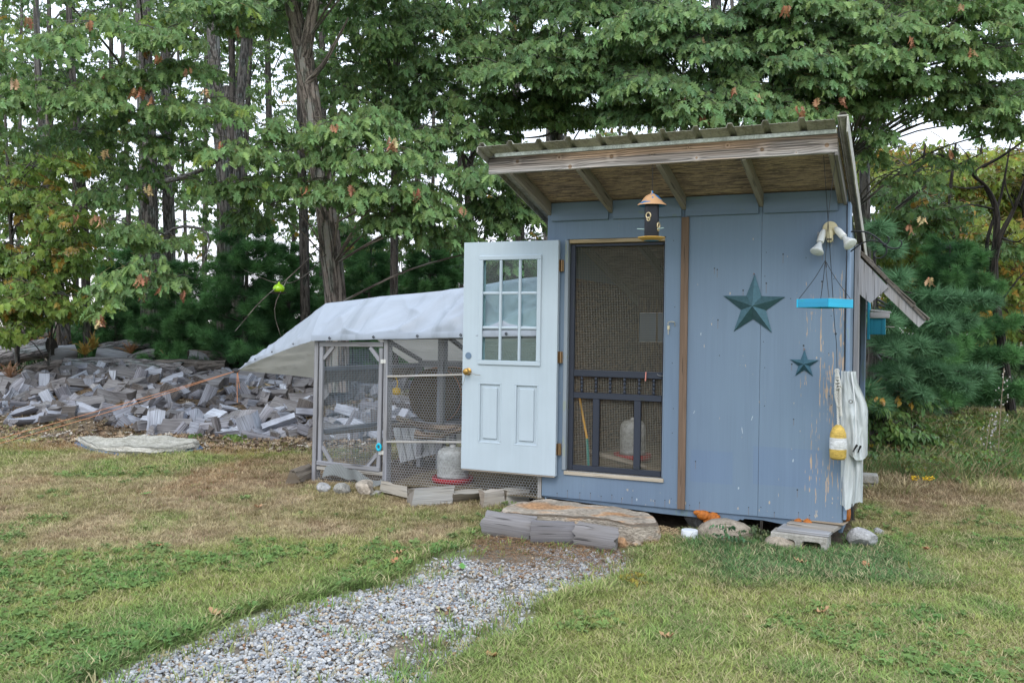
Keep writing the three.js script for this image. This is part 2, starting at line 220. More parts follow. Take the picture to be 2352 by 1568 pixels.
const osbTex = tex(1024, 1024, (() => { // pressed strands lying mostly along u
  const R = rng(77), G = 96, bins = Array.from({ length: G * G }, () => []);
  for (let i = 0; i < 4200; i++) { const s = [R(), R(), 0.025 + R() * 0.05, 0.004 + R() * 0.008, (R() - 0.5) * 0.5, R(), i]; const r = s[2]; for (let a = Math.floor((s[0] - r) * G); a <= (s[0] + r) * G; a++) for (let b = Math.floor((s[1] - r * 0.6) * G); b <= (s[1] + r * 0.6) * G; b++) bins[((b % G + G) % G) * G + (a % G + G) % G].push(s); }
  return (v, u, o) => {
    let top = null, td = 0; for (const s of bins[Math.floor(v * G) * G + Math.floor(u * G)]) { let dx = u - s[0], dy = v - s[1]; dx -= Math.round(dx); dy -= Math.round(dy); const c = Math.cos(s[4]), q = Math.sin(s[4]), a = dx * c + dy * q, b = -dx * q + dy * c; if (Math.abs(a) < s[2] && Math.abs(b) < s[3] * (1 - 0.6 * Math.abs(a / s[2]))) { if (!top || s[6] > top[6]) { top = s; td = Math.abs(b) / s[3]; } } }
    const t = top ? top[5] : 0.3, gsp = fbm(u * 90, v * 90, 2, 90, 90, 95), b = fbm(u * 4, v * 4, 3, 4, 4, 96); let k = lerp(0.35, 1.35, t) * (td > 0.75 ? 0.6 : 1) * (0.8 + 0.4 * gsp) * (0.85 + 0.3 * b);
    o[0] = 0.39 * k; o[1] = 0.32 * k; o[2] = 0.26 * k * lerp(1.1, 0.85, t);
  };
})());
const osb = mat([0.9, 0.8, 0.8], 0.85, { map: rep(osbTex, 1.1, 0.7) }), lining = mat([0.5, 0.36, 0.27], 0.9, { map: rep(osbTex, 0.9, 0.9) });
// the fascia: a weathered two-by with knots and orange heart wood towards the middle
const knots = [[0.25, 0.66, 0.036, 1], [0.69, 0.16, 0.042, 0], [1.02, 0.58, 0.04, 1], [1.33, 0.55, 0.012, 2], [1.66, 0.2, 0.024, 0], [1.88, 0.75, 0.018, 2], [2.12, 0.42, 0.036, 1], [2.55, 0.42, 0.04, 0], [1.6, 0.8, 0.012, 2], [0.6, 0.72, 0.02, 2], [2.35, 0.15, 0.012, 0]];
const fasciaTex = tex(2048, 160, (u, v, o) => {
  const x = u * 2.66, y = v * 0.135; let yy = y * 1.0 + 0.012 * (fbm(x * 2.2, y * 8, 3, 1e6, 1e6, 101) - 0.5), dark = 0, light = 0, heart = 0;
  for (const [a, f, r, kind] of knots) { const dx = (x - a) / 2.2, dy = y - f * 0.135, d = Math.sqrt(dx * dx + dy * dy); yy += Math.sign(dy || 1) * 0.011 * Math.exp(-(d * d) / (r * r * 1.2)) * (r / 0.025); const e = Math.hypot(x - a, dy); if (e < r * 0.5) heart = Math.max(heart, 1 - e / (r * 0.5)); light = Math.max(light, kind === 0 ? Math.exp(-(e * e) / (r * r)) : 0.7 * Math.exp(-((e - r * 0.7) ** 2) / (r * r * 0.15))); dark = Math.max(dark, (kind === 2 ? 1 : 0.4) * Math.exp(-((dx * 1.2) ** 2 + dy * dy) / (r * r * 0.8))); }
  const rings = 0.5 + 0.5 * Math.sin(yy * 420 + 7 * fbm(x * 1.1, y * 10, 2, 1e6, 1e6, 103)), f = fbm(x * 2.2, y * 210, 3, 1e6, 1e6, 104), band = fbm(x * 1.1, y * 22, 3, 1e6, 1e6, 107);
  const or = sst(0.35, 0.6, band) * sst(0.3, 0.9, x) * (1 - sst(1.9, 2.3, x)) * 0.9, grey = clamp((1 - v) * 1.25 - 0.2 + (band - 0.5) * 0.8);
  let k = 0.2 + 1.2 * f + 0.75 * (rings - 0.5) * (0.4 + 0.6 * band), c = [lerp(0.17, 0.40, grey), lerp(0.122, 0.375, grey), lerp(0.095, 0.385, grey)]; c = [lerp(c[0], 0.44, or * 0.65), lerp(c[1], 0.27, or * 0.65), lerp(c[2], 0.165, or * 0.65)];
  k *= 1 - 0.55 * dark; k = lerp(k, 1.5, light * 0.55); if (heart > 0.25) { c = mix3(c, [0.2, 0.12, 0.07], 0.8); k *= 0.8 + 0.25 * heart; }
  k = clamp(k, 0.22, 1.5) * (1 - 0.65 * sst(0.7, 0.84, vn(x * 3, y * 170, 1e6, 1e6, 109))); const dp = lerp(1.2, 0.62, sst(0.5, 0.68, fbm(x * 1.6 + 2, y * 9, 3, 1e6, 1e6, 111)) * sst(0.3, 0.7, v)); o[0] = c[0] * k * dp * 1.08; o[1] = c[1] * k * dp * 1.1; o[2] = c[2] * k * dp * 1.06;
});
const roofMetal = mat([0.46, 0.45, 0.41], 0.5, { map: rep(speck, 0.7, 0.7) }), trimWhite = mat([0.78, 0.84, 0.86], 0.5, { map: rep(speck, 1, 1) });

const shed = thing('chicken_shed', 'blue painted plywood coop shed with a slanted metal roof and an open white door', 'shed', O, -TH);
const sp = (n, g, m, label) => part(n, g, m, shed, null, label);
function sheet(pts, holes, depth, w0, bev = 0) { const s = new THREE.Shape(pts.map((p) => new THREE.Vector2(...p))); for (const h of holes) s.holes.push(new THREE.Path(h.map((p) => new THREE.Vector2(...p)))); return new THREE.ExtrudeGeometry(s, { depth, bevelEnabled: false }).translate(0, 0, w0); }
const rect = (a, b, c, d) => [[a, c], [b, c], [b, d], [a, d]];
sp('front_panel', sheet([[-0.022, 0.172], [1.2, 0.166], [1.2, 2.72], [0.0, 2.72]], [rect(0.18, 1.052, 0.405, 2.397)], 0.014, -0.014), wallMat);
sp('front_panel', sheet([[1.203, 0.166], [1.82, 0.168], [1.82, 2.72], [1.203, 2.72]], [], 0.014, -0.014), wallMat);
sp('front_panel', sheet([[1.8225, 0.168], [2.445, 0.172], [2.455, 2.72], [1.8225, 2.72]], [], 0.014, -0.014), wallMat);
sp('batten', boxAt(1.181, 1.243, 0.168, 2.55, 0.001, 0.022, 0.003, 1), wood([0.19, 0.13, 0.095]));
// skirting below the panels, with a bite rotted out of it
sp('skirting_board', sheet([[-0.022, 0.158], [1.05, 0.112], [1.55, 0.108], [1.66, 0.112], [1.685, 0.128], [1.70, 0.122], [1.715, 0.135], [1.86, 0.138], [2.0, 0.122], [2.43, 0.126], [2.44, 0.2], [-0.02, 0.2]], [], 0.025, -0.042), bluePaint);
// side walls, back wall, floor, inner lining. Local frame of a side wall: x = w, y = v.
const WIN = [0.05, 0.46, 1.5, 1.83], OPN = [-1.86, -0.97, 1.14, 2.02];
const sideShape = (hole) => sheet([[-2.7, 0.13], [0, 0.13], [0, 2.72], [-2.7, 2.02]], hole ? [rect(...OPN)] : [], 0.014, 0).rotateY(-Math.PI / 2);
const sideMat = mat([1, 1, 1], 0.62, { map: rep(wallTex, 1 / 2.9, 1 / 2.8), bumpMap: wallBump, bumpScale: 0.003 });
sp('side_wall', sideShape(true).translate(2.452, 0, -0.016), sideMat);
sp('side_wall', sideShape(false).translate(0.016, 0, -0.016), bluePaint);
sp('back_wall', sheet(rect(0.018, 2.434, 0.13, 2.03), [rect(...WIN)], 0.014, -2.73), bluePaint);
sp('back_window', boxAt(WIN[0] + 0.002, WIN[1] - 0.002, WIN[2] + 0.002, WIN[3] - 0.002, -2.713, -2.71, 0.001), mat([0.4, 0.45, 0.5], 0.8, { transmission: 0.6, thickness: 0 }));
sp('window_bar', boxAt(0.245, 0.265, WIN[2], WIN[3], -2.705, -2.7005, 0.001, 1), tanWood);
sp('floor', boxAt(0.02, 2.43, 0.24, 0.37, -2.71, -0.05, 0.002), warmWood);
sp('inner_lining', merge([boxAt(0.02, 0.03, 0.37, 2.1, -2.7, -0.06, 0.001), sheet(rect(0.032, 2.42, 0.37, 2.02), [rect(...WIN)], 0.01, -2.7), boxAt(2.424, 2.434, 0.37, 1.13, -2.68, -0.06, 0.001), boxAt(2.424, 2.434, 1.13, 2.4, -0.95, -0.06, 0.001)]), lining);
for (const u of [0.5, 0.95, 1.4, 1.85]) sp('stud', boxAt(u, u + 0.045, 0.37, 2.05, -2.685, -2.6, 0.003, 1), tanWood);
sp('corner_board', boxAt(2.456, 2.478, 0.2, 2.62, -0.17, -0.004, 0.003, 1), paintOf([0.2, 0.28, 0.4]));
sp('opening_post', boxAt(2.456, 2.5, 0.85, 2.38, -0.965, -0.87, 0.004, 1), greyWood);
sp('opening_post', boxAt(2.456, 2.5, 1.0, 2.15, -1.96, -1.87, 0.004, 1), bluePaint);
sp('opening_mesh', squareMesh(-1.86, -0.97, 1.14, 2.02, 0.018, 0.0011).rotateY(-Math.PI / 2).translate(2.445, 0, 0), blackWire);
sp('side_skirting', boxAt(2.42, 2.45, 0.09, 0.2, -2.7, -0.05, 0.003), bluePaint);
for (const [u, w] of [[0.3, -0.5], [2.2, -0.35], [0.3, -2.5], [2.2, -2.5]]) sp('foot_block', boxAt(u - 0.12, u + 0.12, -0.05, 0.13, w - 0.15, w + 0.15, 0.01), mat([0.3, 0.29, 0.27], 0.95, { map: rep(speck, 2, 2) }));
// roof: rafters, sheathing, fascia, white drip strip, ribbed metal sheets
const SL = 0.265, rv = (w) => 2.775 + SL * w; // underside of the metal at w
const slope = Math.atan(SL);
function sloped(u0, u1, w0, w1, top, thick) { // a board following the roof slope
  const len = (w1 - w0) / Math.cos(slope); return box(u1 - u0, thick, len, 0.003, 2).translate(0, -thick / 2, 0).rotateX(-slope).translate((u0 + u1) / 2, top + SL * (w0 + w1) / 2, (w0 + w1) / 2);
}
for (const u of [0.02, 0.575, 1.2, 1.815, 2.405]) sp('rafter', sloped(u - 0.019, u + 0.019, -2.7, 0.808, 2.713, 0.1), wood([0.30, 0.27, 0.24]));
sp('roof_sheathing', merge([sloped(-0.06, 2.455, -2.85, 0.05, 2.729, 0.014), sloped(-0.06, 2.455, 0.053, 0.42, 2.729, 0.014), sloped(-0.06, 2.455, 0.424, 0.83, 2.729, 0.014)].map((g) => grainUV(g, 0))), osb);
{ const g = box(2.62, 0.13, 0.04, 0.004, 0), p = g.attributes.position, uv = g.attributes.uv; for (let i = 0; i < p.count; i++) uv.setXY(i, (p.getX(i) + 1.31) / 2.66, (p.getY(i) + 0.0675 + (Math.abs(p.getZ(i)) < 0.0165 ? 0 : 0)) / 0.135); g.translate(1.137, 2.905, 0.832); sp('fascia_beam', g, mat([1, 1, 1], 0.9, { map: fasciaTex, bumpMap: fasciaTex, bumpScale: 0.004 }), 'thick weathered beam with knots along the front eave'); }
sp('drip_strip', boxAt(-0.12, 2.44, 2.971, 3.0, 0.83, 0.858, 0.003), trimWhite);
const nSheets = [[0, 4], [4, 8], [8, 11]];
const ribU = (k) => -0.172 + 0.2397 * k;
for (const [a, b] of nSheets) { // trapezoid ribs, drawn along the slope
  const prof = [[ribU(a) - (a ? 0.02 : 0.03), 0]];
  for (let k = a; k <= b; k++) { const c = ribU(k); if (k === 11) { prof.push([c - 0.03, 0]); break; } prof.push([c - 0.028, 0], [c - 0.015, 0.028], [c + 0.015, 0.028], [c + 0.028, 0]); if (k < b) for (const f of [0.38, 0.62]) prof.push([c + 0.2397 * f - 0.008, 0], [c + 0.2397 * f, 0.004], [c + 0.2397 * f + 0.008, 0]); }
  const pos = [], uv = [], lift = a * 0.0004, W0 = 0.985, W1 = -2.9, n = 14, th = 0.002, wob = (w, u) => 0.003 * (fbm(w * 2 + a, u * 3, 2) - 0.5);
  for (let i = 0; i < n; i++) for (let j = 0; j + 1 < prof.length; j++) { const A = lerp(W0, W1, i / n), B = lerp(W0, W1, (i + 1) / n), P = (q, w, d) => [q[0], rv(w) + q[1] + lift + d + wob(w, q[0]), w], q = prof[j], r = prof[j + 1]; for (const d of [0, -th]) { pos.push(...P(q, A, d), ...P(r, A, d), ...P(r, B, d), ...P(q, A, d), ...P(r, B, d), ...P(q, B, d)); uv.push(q[0], A, r[0], A, r[0], B, q[0], A, r[0], B, q[0], B); } if (!i) { pos.push(...P(q, A, 0), ...P(q, A, -th), ...P(r, A, -th), ...P(q, A, 0), ...P(r, A, -th), ...P(r, A, 0)); uv.push(0, 0, 0, 0, 0, 0, 0, 0, 0, 0, 0, 0); } }
  sp('roof_sheet', raw(pos, uv), roofMetal);
}
for (const [w0, w1, k] of [[0.22, 0.99, 0], [-0.45, 0.235, 1], [-1.5, -0.435, 2], [-2.9, -1.48, 3]]) { // rake trim down the right edge, in overlapping lengths
  const g = merge([sloped(2.452 - 0.0015 * k, 2.522 - 0.0015 * k, w0, w1, 2.8 - 0.002 * k, 0.012), sloped(2.512 - 0.0015 * k, 2.523 - 0.0015 * k, w0, w1, 2.79 - 0.002 * k, 0.115), tube([V3(2.487, rv(w0) + 0.025, w0), V3(2.487, rv(w1) + 0.025 - 0.003 * k, w1)], 0.026, 10, 2)]); sp('rake_trim', g, roofMetal);
}
sp('rake_trim', merge([sloped(-0.21, -0.2, -2.9, 0.99, 2.772, 0.05), sloped(-0.2, -0.14, -2.9, 0.99, 2.772, 0.006)]), roofMetal);
sp('barge_board', sloped(2.428, 2.45, -2.7, 0.83, 2.7, 0.1), wood([0.22, 0.21, 0.21]));
{ const us = [0.04, 0.556, 0.594, 1.181, 1.219, 1.796, 1.834, 2.386]; for (let i = 0; i < 8; i += 2) sp('blocking_board', boxAt(us[i], us[i + 1], 2.555, 2.712, 0.001, 0.03, 0.003, 0), bluePaint); }
// door opening: jambs and sill
sp('door_jamb', boxAt(0.165, 0.198, 0.41, 2.392, -0.11, 0.012, 0.003, 1), paintOf([0.26, 0.30, 0.34]));
sp('door_jamb', boxAt(1.042, 1.05, 0.41, 2.392, -0.11, -0.001, 0.002, 1), paintOf([0.22, 0.28, 0.36]));
sp('door_head', boxAt(0.2, 1.04, 2.362, 2.394, -0.11, -0.002, 0.003, 0), tanWood);
sp('door_sill', boxAt(0.185, 1.06, 0.372, 0.404, -0.12, 0.016, 0.003, 0), wood([0.5, 0.44, 0.36]));

// ---- screen door, standing closed in the opening ----
{
  const d = new THREE.Group(); d.name = 'screen_door'; shed.add(d); d.userData.label = 'dark slate screen door with wire cloth and turned spindles';
  const w0 = -0.062, w1 = -0.03, fr = (n, a, b, c, e, al) => part(n, boxAt(a, b, c, e, w0, w1, 0.004, al), slate, d);
  fr('stile', 0.203, 0.246, 0.408, 2.356, 1); fr('stile', 1.026, 1.041, 0.408, 2.356, 1);
  fr('rail', 0.2465, 1.0255, 2.333, 2.356, 0); fr('rail', 0.2465, 1.0255, 1.219, 1.276, 0); fr('rail', 0.2465, 1.0255, 1.03, 1.082, 0); fr('rail', 0.2465, 1.0255, 0.408, 0.455, 0);
  fr('stile', 0.424, 0.481, 0.4555, 1.0295, 1); fr('stile', 0.789, 0.846, 0.4555, 1.0295, 1);
  const pr = [[0.006, 0]]; for (let k = 0; k < 4; k++) { const y = k * 0.034; pr.push([0.006, y + 0.003], [0.012, y + 0.008], [0.014, y + 0.017], [0.012, y + 0.026], [0.006, y + 0.031]); } pr.push([0.006, 0.1365]);
  const spd = lathe(pr, 12); for (const u of [0.318, 0.446, 0.573, 0.70, 0.828, 0.953]) part('spindle', spd, slate, d, V3(u, 1.082, -0.046));
  const cloth = mat([0.33, 0.32, 0.27], 0.5), bw = (s) => (u, v) => -0.066 + s * Math.sin((u - 0.24) * 3.9) * 0.006 * Math.sin(v * 5);
  const wm = part('wire_cloth', squareMesh(0.246, 1.026, 1.276, 2.333, 0.0145, 0.0009, bw(1)), cloth, d), wn = part('wire_cloth', squareMesh(0.246, 1.026, 0.455, 1.219, 0.0145, 0.0009, bw(0.6)), cloth, d);
  part('latch_hook', wire([V3(0.985, 1.262, -0.028), V3(1.0, 1.25, -0.02), V3(1.03, 1.248, -0.016), V3(1.048, 1.255, -0.01)], 0.003), metal, d);
  part('pull_tag', merge([wire([V3(0.89, 1.275, -0.026), V3(0.888, 1.2, -0.018)], 0.006)]), mat([0.55, 0.22, 0.18], 0.7), d);
}
// ---- outer door, swung back flat past the corner ----
{
  const d = new THREE.Group(); d.name = 'outer_door'; shed.add(d); d.userData.label = 'pale blue white door with nine panes standing wide open';
  const a = -0.779, b = 0.13, y0 = 0.36, y1 = 2.386, w0 = 0.03, w1 = 0.074;
  const holes = [rect(-0.598, -0.043, 1.322, 2.243), rect(-0.615, -0.388, 0.598, 1.142), rect(-0.262, -0.036, 0.598, 1.142)];
  const s = new THREE.Shape(rect(a + 0.003, b - 0.003, y0 + 0.003, y1 - 0.003).map((p) => new THREE.Vector2(...p))); for (const h of holes) s.holes.push(new THREE.Path(h.map((p) => new THREE.Vector2(...p))));
  part('door_slab', new THREE.ExtrudeGeometry(s, { depth: 0.038, bevelThickness: 0.003, bevelSize: 0.003, bevelSegments: 2 }).translate(0, 0, w0 + 0.003), doorPaint, d);
  const ring = (x0, x1, v0, v1, t, z0, z1) => merge([boxAt(x0, x1, v0, v0 + t, z0, z1, 0.004), boxAt(x0, x1, v1 - t, v1, z0, z1, 0.004), boxAt(x0, x0 + t, v0 + t, v1 - t, z0, z1, 0.004), boxAt(x1 - t, x1, v0 + t, v1 - t, z0, z1, 0.004)]);
  part('glazing_frame', ring(-0.621, -0.021, 1.299, 2.264, 0.04, 0.0745, 0.088), doorPaint, d);
  part('glazing_frame', ring(-0.621, -0.021, 1.299, 2.264, 0.04, 0.02, 0.0295), doorPaint, d);
  for (const u of [-0.41, -0.225]) part('muntin', boxAt(u - 0.0125, u + 0.0125, 1.339, 2.224, 0.058, 0.084, 0.006), doorPaint, d);
  for (const v of [1.627, 1.932]) for (const [p, q] of [[-0.581, -0.4225], [-0.3975, -0.2375], [-0.2125, -0.061]]) part('muntin', boxAt(p, q, v - 0.0125, v + 0.0125, 0.0585, 0.0835, 0.006), doorPaint, d);
  const glass = mat([0.82, 0.9, 0.89], 0.02, { transmission: 1, thickness: 0, ior: 1.5 });
  for (const [p, q] of [[-0.594, -0.418], [-0.402, -0.233], [-0.217, -0.047]]) for (const [r, t] of [[1.326, 1.62], [1.634, 1.925], [1.939, 2.239]]) part('pane', boxAt(p, q, r, t, 0.05, 0.054, 0.0005), glass, d);
  for (const [x0, x1] of [[-0.615, -0.388], [-0.262, -0.036]]) { part('panel_field', boxAt(x0 + 0.001, x1 - 0.001, 0.599, 1.141, 0.036, 0.06, 0.002), doorPaint, d); part('panel_moulding', ring(x0 + 0.001, x1 - 0.001, 0.599, 1.141, 0.017, 0.0605, 0.0755), doorPaint, d); part('raised_panel', boxAt(x0 + 0.043, x1 - 0.043, 0.642, 1.098, 0.0605, 0.073, 0.011), doorPaint, d); }
  part('bore_plate', new THREE.CylinderGeometry(0.03, 0.03, 0.004, 28).rotateX(Math.PI / 2).translate(-0.719, 1.374, 0.077), mat([0.13, 0.19, 0.27], 0.5), d);
  const kb = part('knob', lathe([[0, 0], [0.033, 0], [0.033, 0.006], [0.014, 0.01], [0.013, 0.026], [0.026, 0.034], [0.03, 0.047], [0.026, 0.06], [0.012, 0.066], [0, 0.067]], 24).rotateX(Math.PI / 2).translate(-0.718, 1.232, 0.0745), mat([0.4, 0.24, 0.07], 0.4, { metalness: 0.85 }), d);
  part('string', merge([wire([V3(-0.70, 1.215, 0.12), V3(-0.66, 1.222, 0.13), V3(-0.62, 1.208, 0.12), V3(-0.585, 1.205, 0.1)], 0.003), wire([V3(-0.72, 1.21, 0.12), V3(-0.74, 1.15, 0.11), V3(-0.785, 1.08, 0.08)], 0.0022)]), mat([0.3, 0.28, 0.25], 0.8), d);
  const brass = mat([0.3, 0.2, 0.11], 0.5, { metalness: 0.7 });
  for (const v of [2.169, 1.38, 0.588]) part('hinge', merge([new THREE.CylinderGeometry(0.008, 0.008, 0.1, 10).translate(0.145, v, 0.03), boxAt(0.131, 0.16, v - 0.05, v + 0.05, 0.014, 0.018, 0.001), boxAt(0.1305, 0.1335, v - 0.05, v + 0.05, 0.02, 0.06, 0.001)]), brass, d);
  part('weather_strip', boxAt(a + 0.01, b - 0.01, 0.347, 0.3595, 0.035, 0.07, 0.002), mat([0.3, 0.26, 0.22], 0.9), d);
}
// hasp on the wall to the right of the opening
sp('hasp', merge([wire([V3(1.083, 1.672, 0.02), V3(1.083, 1.69, 0.02), V3(1.135, 1.692, 0.02), V3(1.137, 1.66, 0.01)], 0.0032), boxAt(1.073, 1.093, 1.63, 1.665, 0.001, 0.008, 0.001), wire([V3(1.083, 1.64, 0.012), V3(1.084, 1.59, 0.016)], 0.0028)]), mat([0.55, 0.5, 0.36], 0.4, { metalness: 0.8 }));
// side awning over the opening: two grey boards to the front, shingles on top
{
  const aw = new THREE.Group(); aw.name = 'side_awning'; shed.add(aw); aw.userData.label = 'grey board awning with shingles over the side opening';
  const P = (x, y) => { const q = W2((2300 + x * 0.4464) / 1.27551, (600 + y * 0.4464) / 1.27551, -0.93); return [q[0], q[1]]; };
  const poly = (pts, d, w0) => grainUV(sheet(pts.map((p) => P(...p)), [], d, w0));
  part('bracket_board', poly([[447, 296], [682, 540], [562, 646], [450, 552]], 0.025, -0.93), wood([0.36, 0.365, 0.40]), aw);
  part('bracket_board', poly([[676, 508], [926, 762], [880, 803], [650, 580]], 0.025, -0.958), wood([0.38, 0.37, 0.38]), aw);
  const t0 = P(452, 262), t1 = P(925, 745), len = Math.hypot(t1[0] - t0[0], t1[1] - t0[1]), an = Math.atan2(t1[1] - t0[1], t1[0] - t0[0]);
  part('awning_deck', box(len, 0.02, 1.05, 0.003, 2).rotateZ(an).translate((t0[0] + t1[0]) / 2, (t0[1] + t1[1]) / 2 - 0.012, -1.44), wood([0.16, 0.14, 0.125]), aw);
  const R = rng(12), shMat = [wood([0.13, 0.115, 0.10]), wood([0.17, 0.15, 0.13]), wood([0.21, 0.19, 0.17])];
  for (let r = 0; r < 5; r++) for (let k = 0; k < 8; k++) part('shingle', box(len * 0.27, 0.012, 0.125, 0.003, 0).rotateZ(an + 0.05 + R() * 0.05).translate(lerp(t0[0], t1[0], (r + 0.5) / 5) + (R() - 0.5) * 0.02, lerp(t0[1], t1[1], (r + 0.5) / 5) + 0.012 + R() * 0.006, -0.98 - k * 0.131), shMat[(r * 3 + k) % 3], aw);
}
// spray foam squeezed out below the panels
{
  const foam = mat([0.52, 0.16, 0.022], 0.6, { map: rep(speck, 3, 3) });
  const blob = (list) => merge(list.map(([u, v, w, a, b, c, s]) => rock(a, b, c, s, 0, 0.22, 3).translate(u, v, w)));
  sp('foam_blob', blob([[1.395, 0.135, 0.005, 0.06, 0.04, 0.035, 1], [1.475, 0.118, 0.008, 0.055, 0.05, 0.035, 2], [1.45, 0.09, 0, 0.06, 0.03, 0.03, 3], [1.35, 0.15, 0, 0.04, 0.025, 0.03, 5]]), foam, 'large orange foam blob left');
  sp('foam_blob', blob([[2.13, 0.145, 0.004, 0.032, 0.038, 0.03, 6], [2.2, 0.14, 0.008, 0.04, 0.045, 0.034, 7]]), foam);
  sp('foam_blob', blob([[2.475, 0.23, -0.12, 0.03, 0.07, 0.06, 8], [2.468, 0.33, -0.03, 0.012, 0.12, 0.014, 9]]), foam);
}
sp('cable', merge([wire([V3(2.452, 2.62, 0.012), V3(2.456, 2.2, 0.012), V3(2.448, 1.7, 0.014), V3(2.458, 1.1, 0.012)], 0.004)]), blackWire);
// inside: bedding on the floor
const straw = mat([0.36, 0.29, 0.17], 0.9);
sp('bedding', (() => { const g = new THREE.PlaneGeometry(2.3, 2.5, 40, 40).rotateX(-Math.PI / 2), p = g.attributes.position; for (let i = 0; i < p.count; i++) p.setY(i, 0.05 * fbm(p.getX(i) * 4 + 9, p.getZ(i) * 4, 3)); g.computeVertexNormals(); return g.translate(1.22, 0.372, -1.35); })(), mat([0.34, 0.27, 0.18], 0.95, { map: rep(speck, 3, 3), bumpMap: rep(rockBump, 8, 8), bumpScale: 0.02 }));
const inS = (name, label, cat, u, v, w) => thing(name, label, cat, L(u, v, w), -TH);
function drinker(t, r, h, redR) {
  part('jug', lathe([[0, 0], [r, 0], [r, h * 0.12], [r * 0.985, h * 0.16], [r, h * 0.2], [r, h * 0.45], [r * 0.985, h * 0.48], [r, h * 0.52], [r, h * 0.72], [r * 0.93, h * 0.87], [r * 0.7, h * 0.97], [r * 0.3, h], [0, h]], 36).translate(0, 0.035, 0), mat([0.55, 0.57, 0.58], 0.5, { map: rep(speck, 2, 2) }), t);
  part('tray', lathe([[0, 0], [redR, 0], [redR * 1.03, 0.03], [redR * 1.03, 0.055], [redR * 0.99, 0.055], [redR * 0.97, 0.02], [r * 1.04, 0.02], [r * 0.95, 0.03]], 36), mat([0.38, 0.012, 0.02], 0.4), t);
  part('cap', new THREE.CylinderGeometry(r * 0.18, r * 0.2, 0.02, 16).translate(0, h + 0.045, 0), mat([0.5, 0.5, 0.5], 0.5), t);
}
drinker(inS('poultry_drinker', 'white plastic drinker in a red tray, on the bedding behind the screen door', 'drinker', W2(1453, 1040, -0.8)[0], 0.43, -0.8), 0.12, 0.33, 0.17);
{ const t = inS('scraper_tool', 'long tool with a yellow and green handle leaning inside the screen door', 'tool', 0.27, 0.41, -0.16); part('handle', wire([V3(0.055, 0.26, -0.02), V3(-0.03, 0.66, -0.02)], 0.011, 8), mat([0.6, 0.3, 0.02], 0.5), t); part('grip', wire([V3(0.075, 0.0, -0.02), V3(0.055, 0.26, -0.02)], 0.013, 8), mat([0.02, 0.2, 0.17], 0.5), t); }
single('floor_plank', box(0.5, 0.03, 0.16, 0.006).rotateZ(-0.25), wood([0.3, 0.25, 0.2]), 'rough grey plank lying on the bedding behind the screen door', 'plank', L(0.55, 0.49, -0.35), -TH + 0.5);
// ================= things on the front wall =================
function barnStar(label, cu, cv, r, tilt, seed, base) {
  const R = rng(seed), pos = [], col = [], N = 6, tip = (k) => { const a = Math.PI / 2 + k * Math.PI * 0.4 + tilt; return [Math.cos(a) * r, Math.sin(a) * r, 0.004]; }, val = (k) => { const a = Math.PI / 2 + (k + 0.5) * Math.PI * 0.4 + tilt; return [Math.cos(a) * r * 0.4, Math.sin(a) * r * 0.4, 0.004]; }, C = [0, 0, r * 0.26];
  for (let k = 0; k < 5; k++) for (const [a, b] of [[tip(k), val(k)], [val(k - 1), tip(k)]]) { pos.push(...C, ...a, ...b); }
  for (let k = 0; k < 5; k++) { const e = 0.006; for (const [a, b] of [[tip(k), val(k)], [val(k - 1), tip(k)]]) pos.push(...a, a[0], a[1], 0, ...b, ...b, a[0], a[1], 0, b[0], b[1], 0); }
  const g = raw(pos), uv = g.attributes.uv; for (let i = 0; i < uv.count; i++) uv.setXY(i, pos[i * 3] * 3 + seed * 0.31, pos[i * 3 + 1] * 3);
  const t = thing('barn_star', label, 'star', L(cu, cv, 0.003), -TH);
  part('star_face', g, mat([1, 1, 1], 0.42, { metalness: 0.45, map: tex(256, 256, (u, v, o) => { const s = 0.8 + 0.4 * fbm(u * 24, v * 24, 4, 24, 24, seed + 3); o[0] = base[0] * s; o[1] = base[1] * s; o[2] = base[2] * s; }) }), t);
  part('nail', new THREE.CylinderGeometry(0.004, 0.004, 0.02, 8).rotateX(Math.PI / 2).translate(0, r * 1.0 + 0.004, 0.006), mat([0.25, 0.1, 0.04], 0.7), t);
}
barnStar('large teal metal barn star on the blue front wall', 1.766, 1.825, 0.252, -0.02, 3, [0.06, 0.125, 0.15]);
barnStar('small dark teal metal star on the wall, low beside the worn edge', 2.157, 1.377, 0.112, 0.0, 8, [0.04, 0.1, 0.135]);
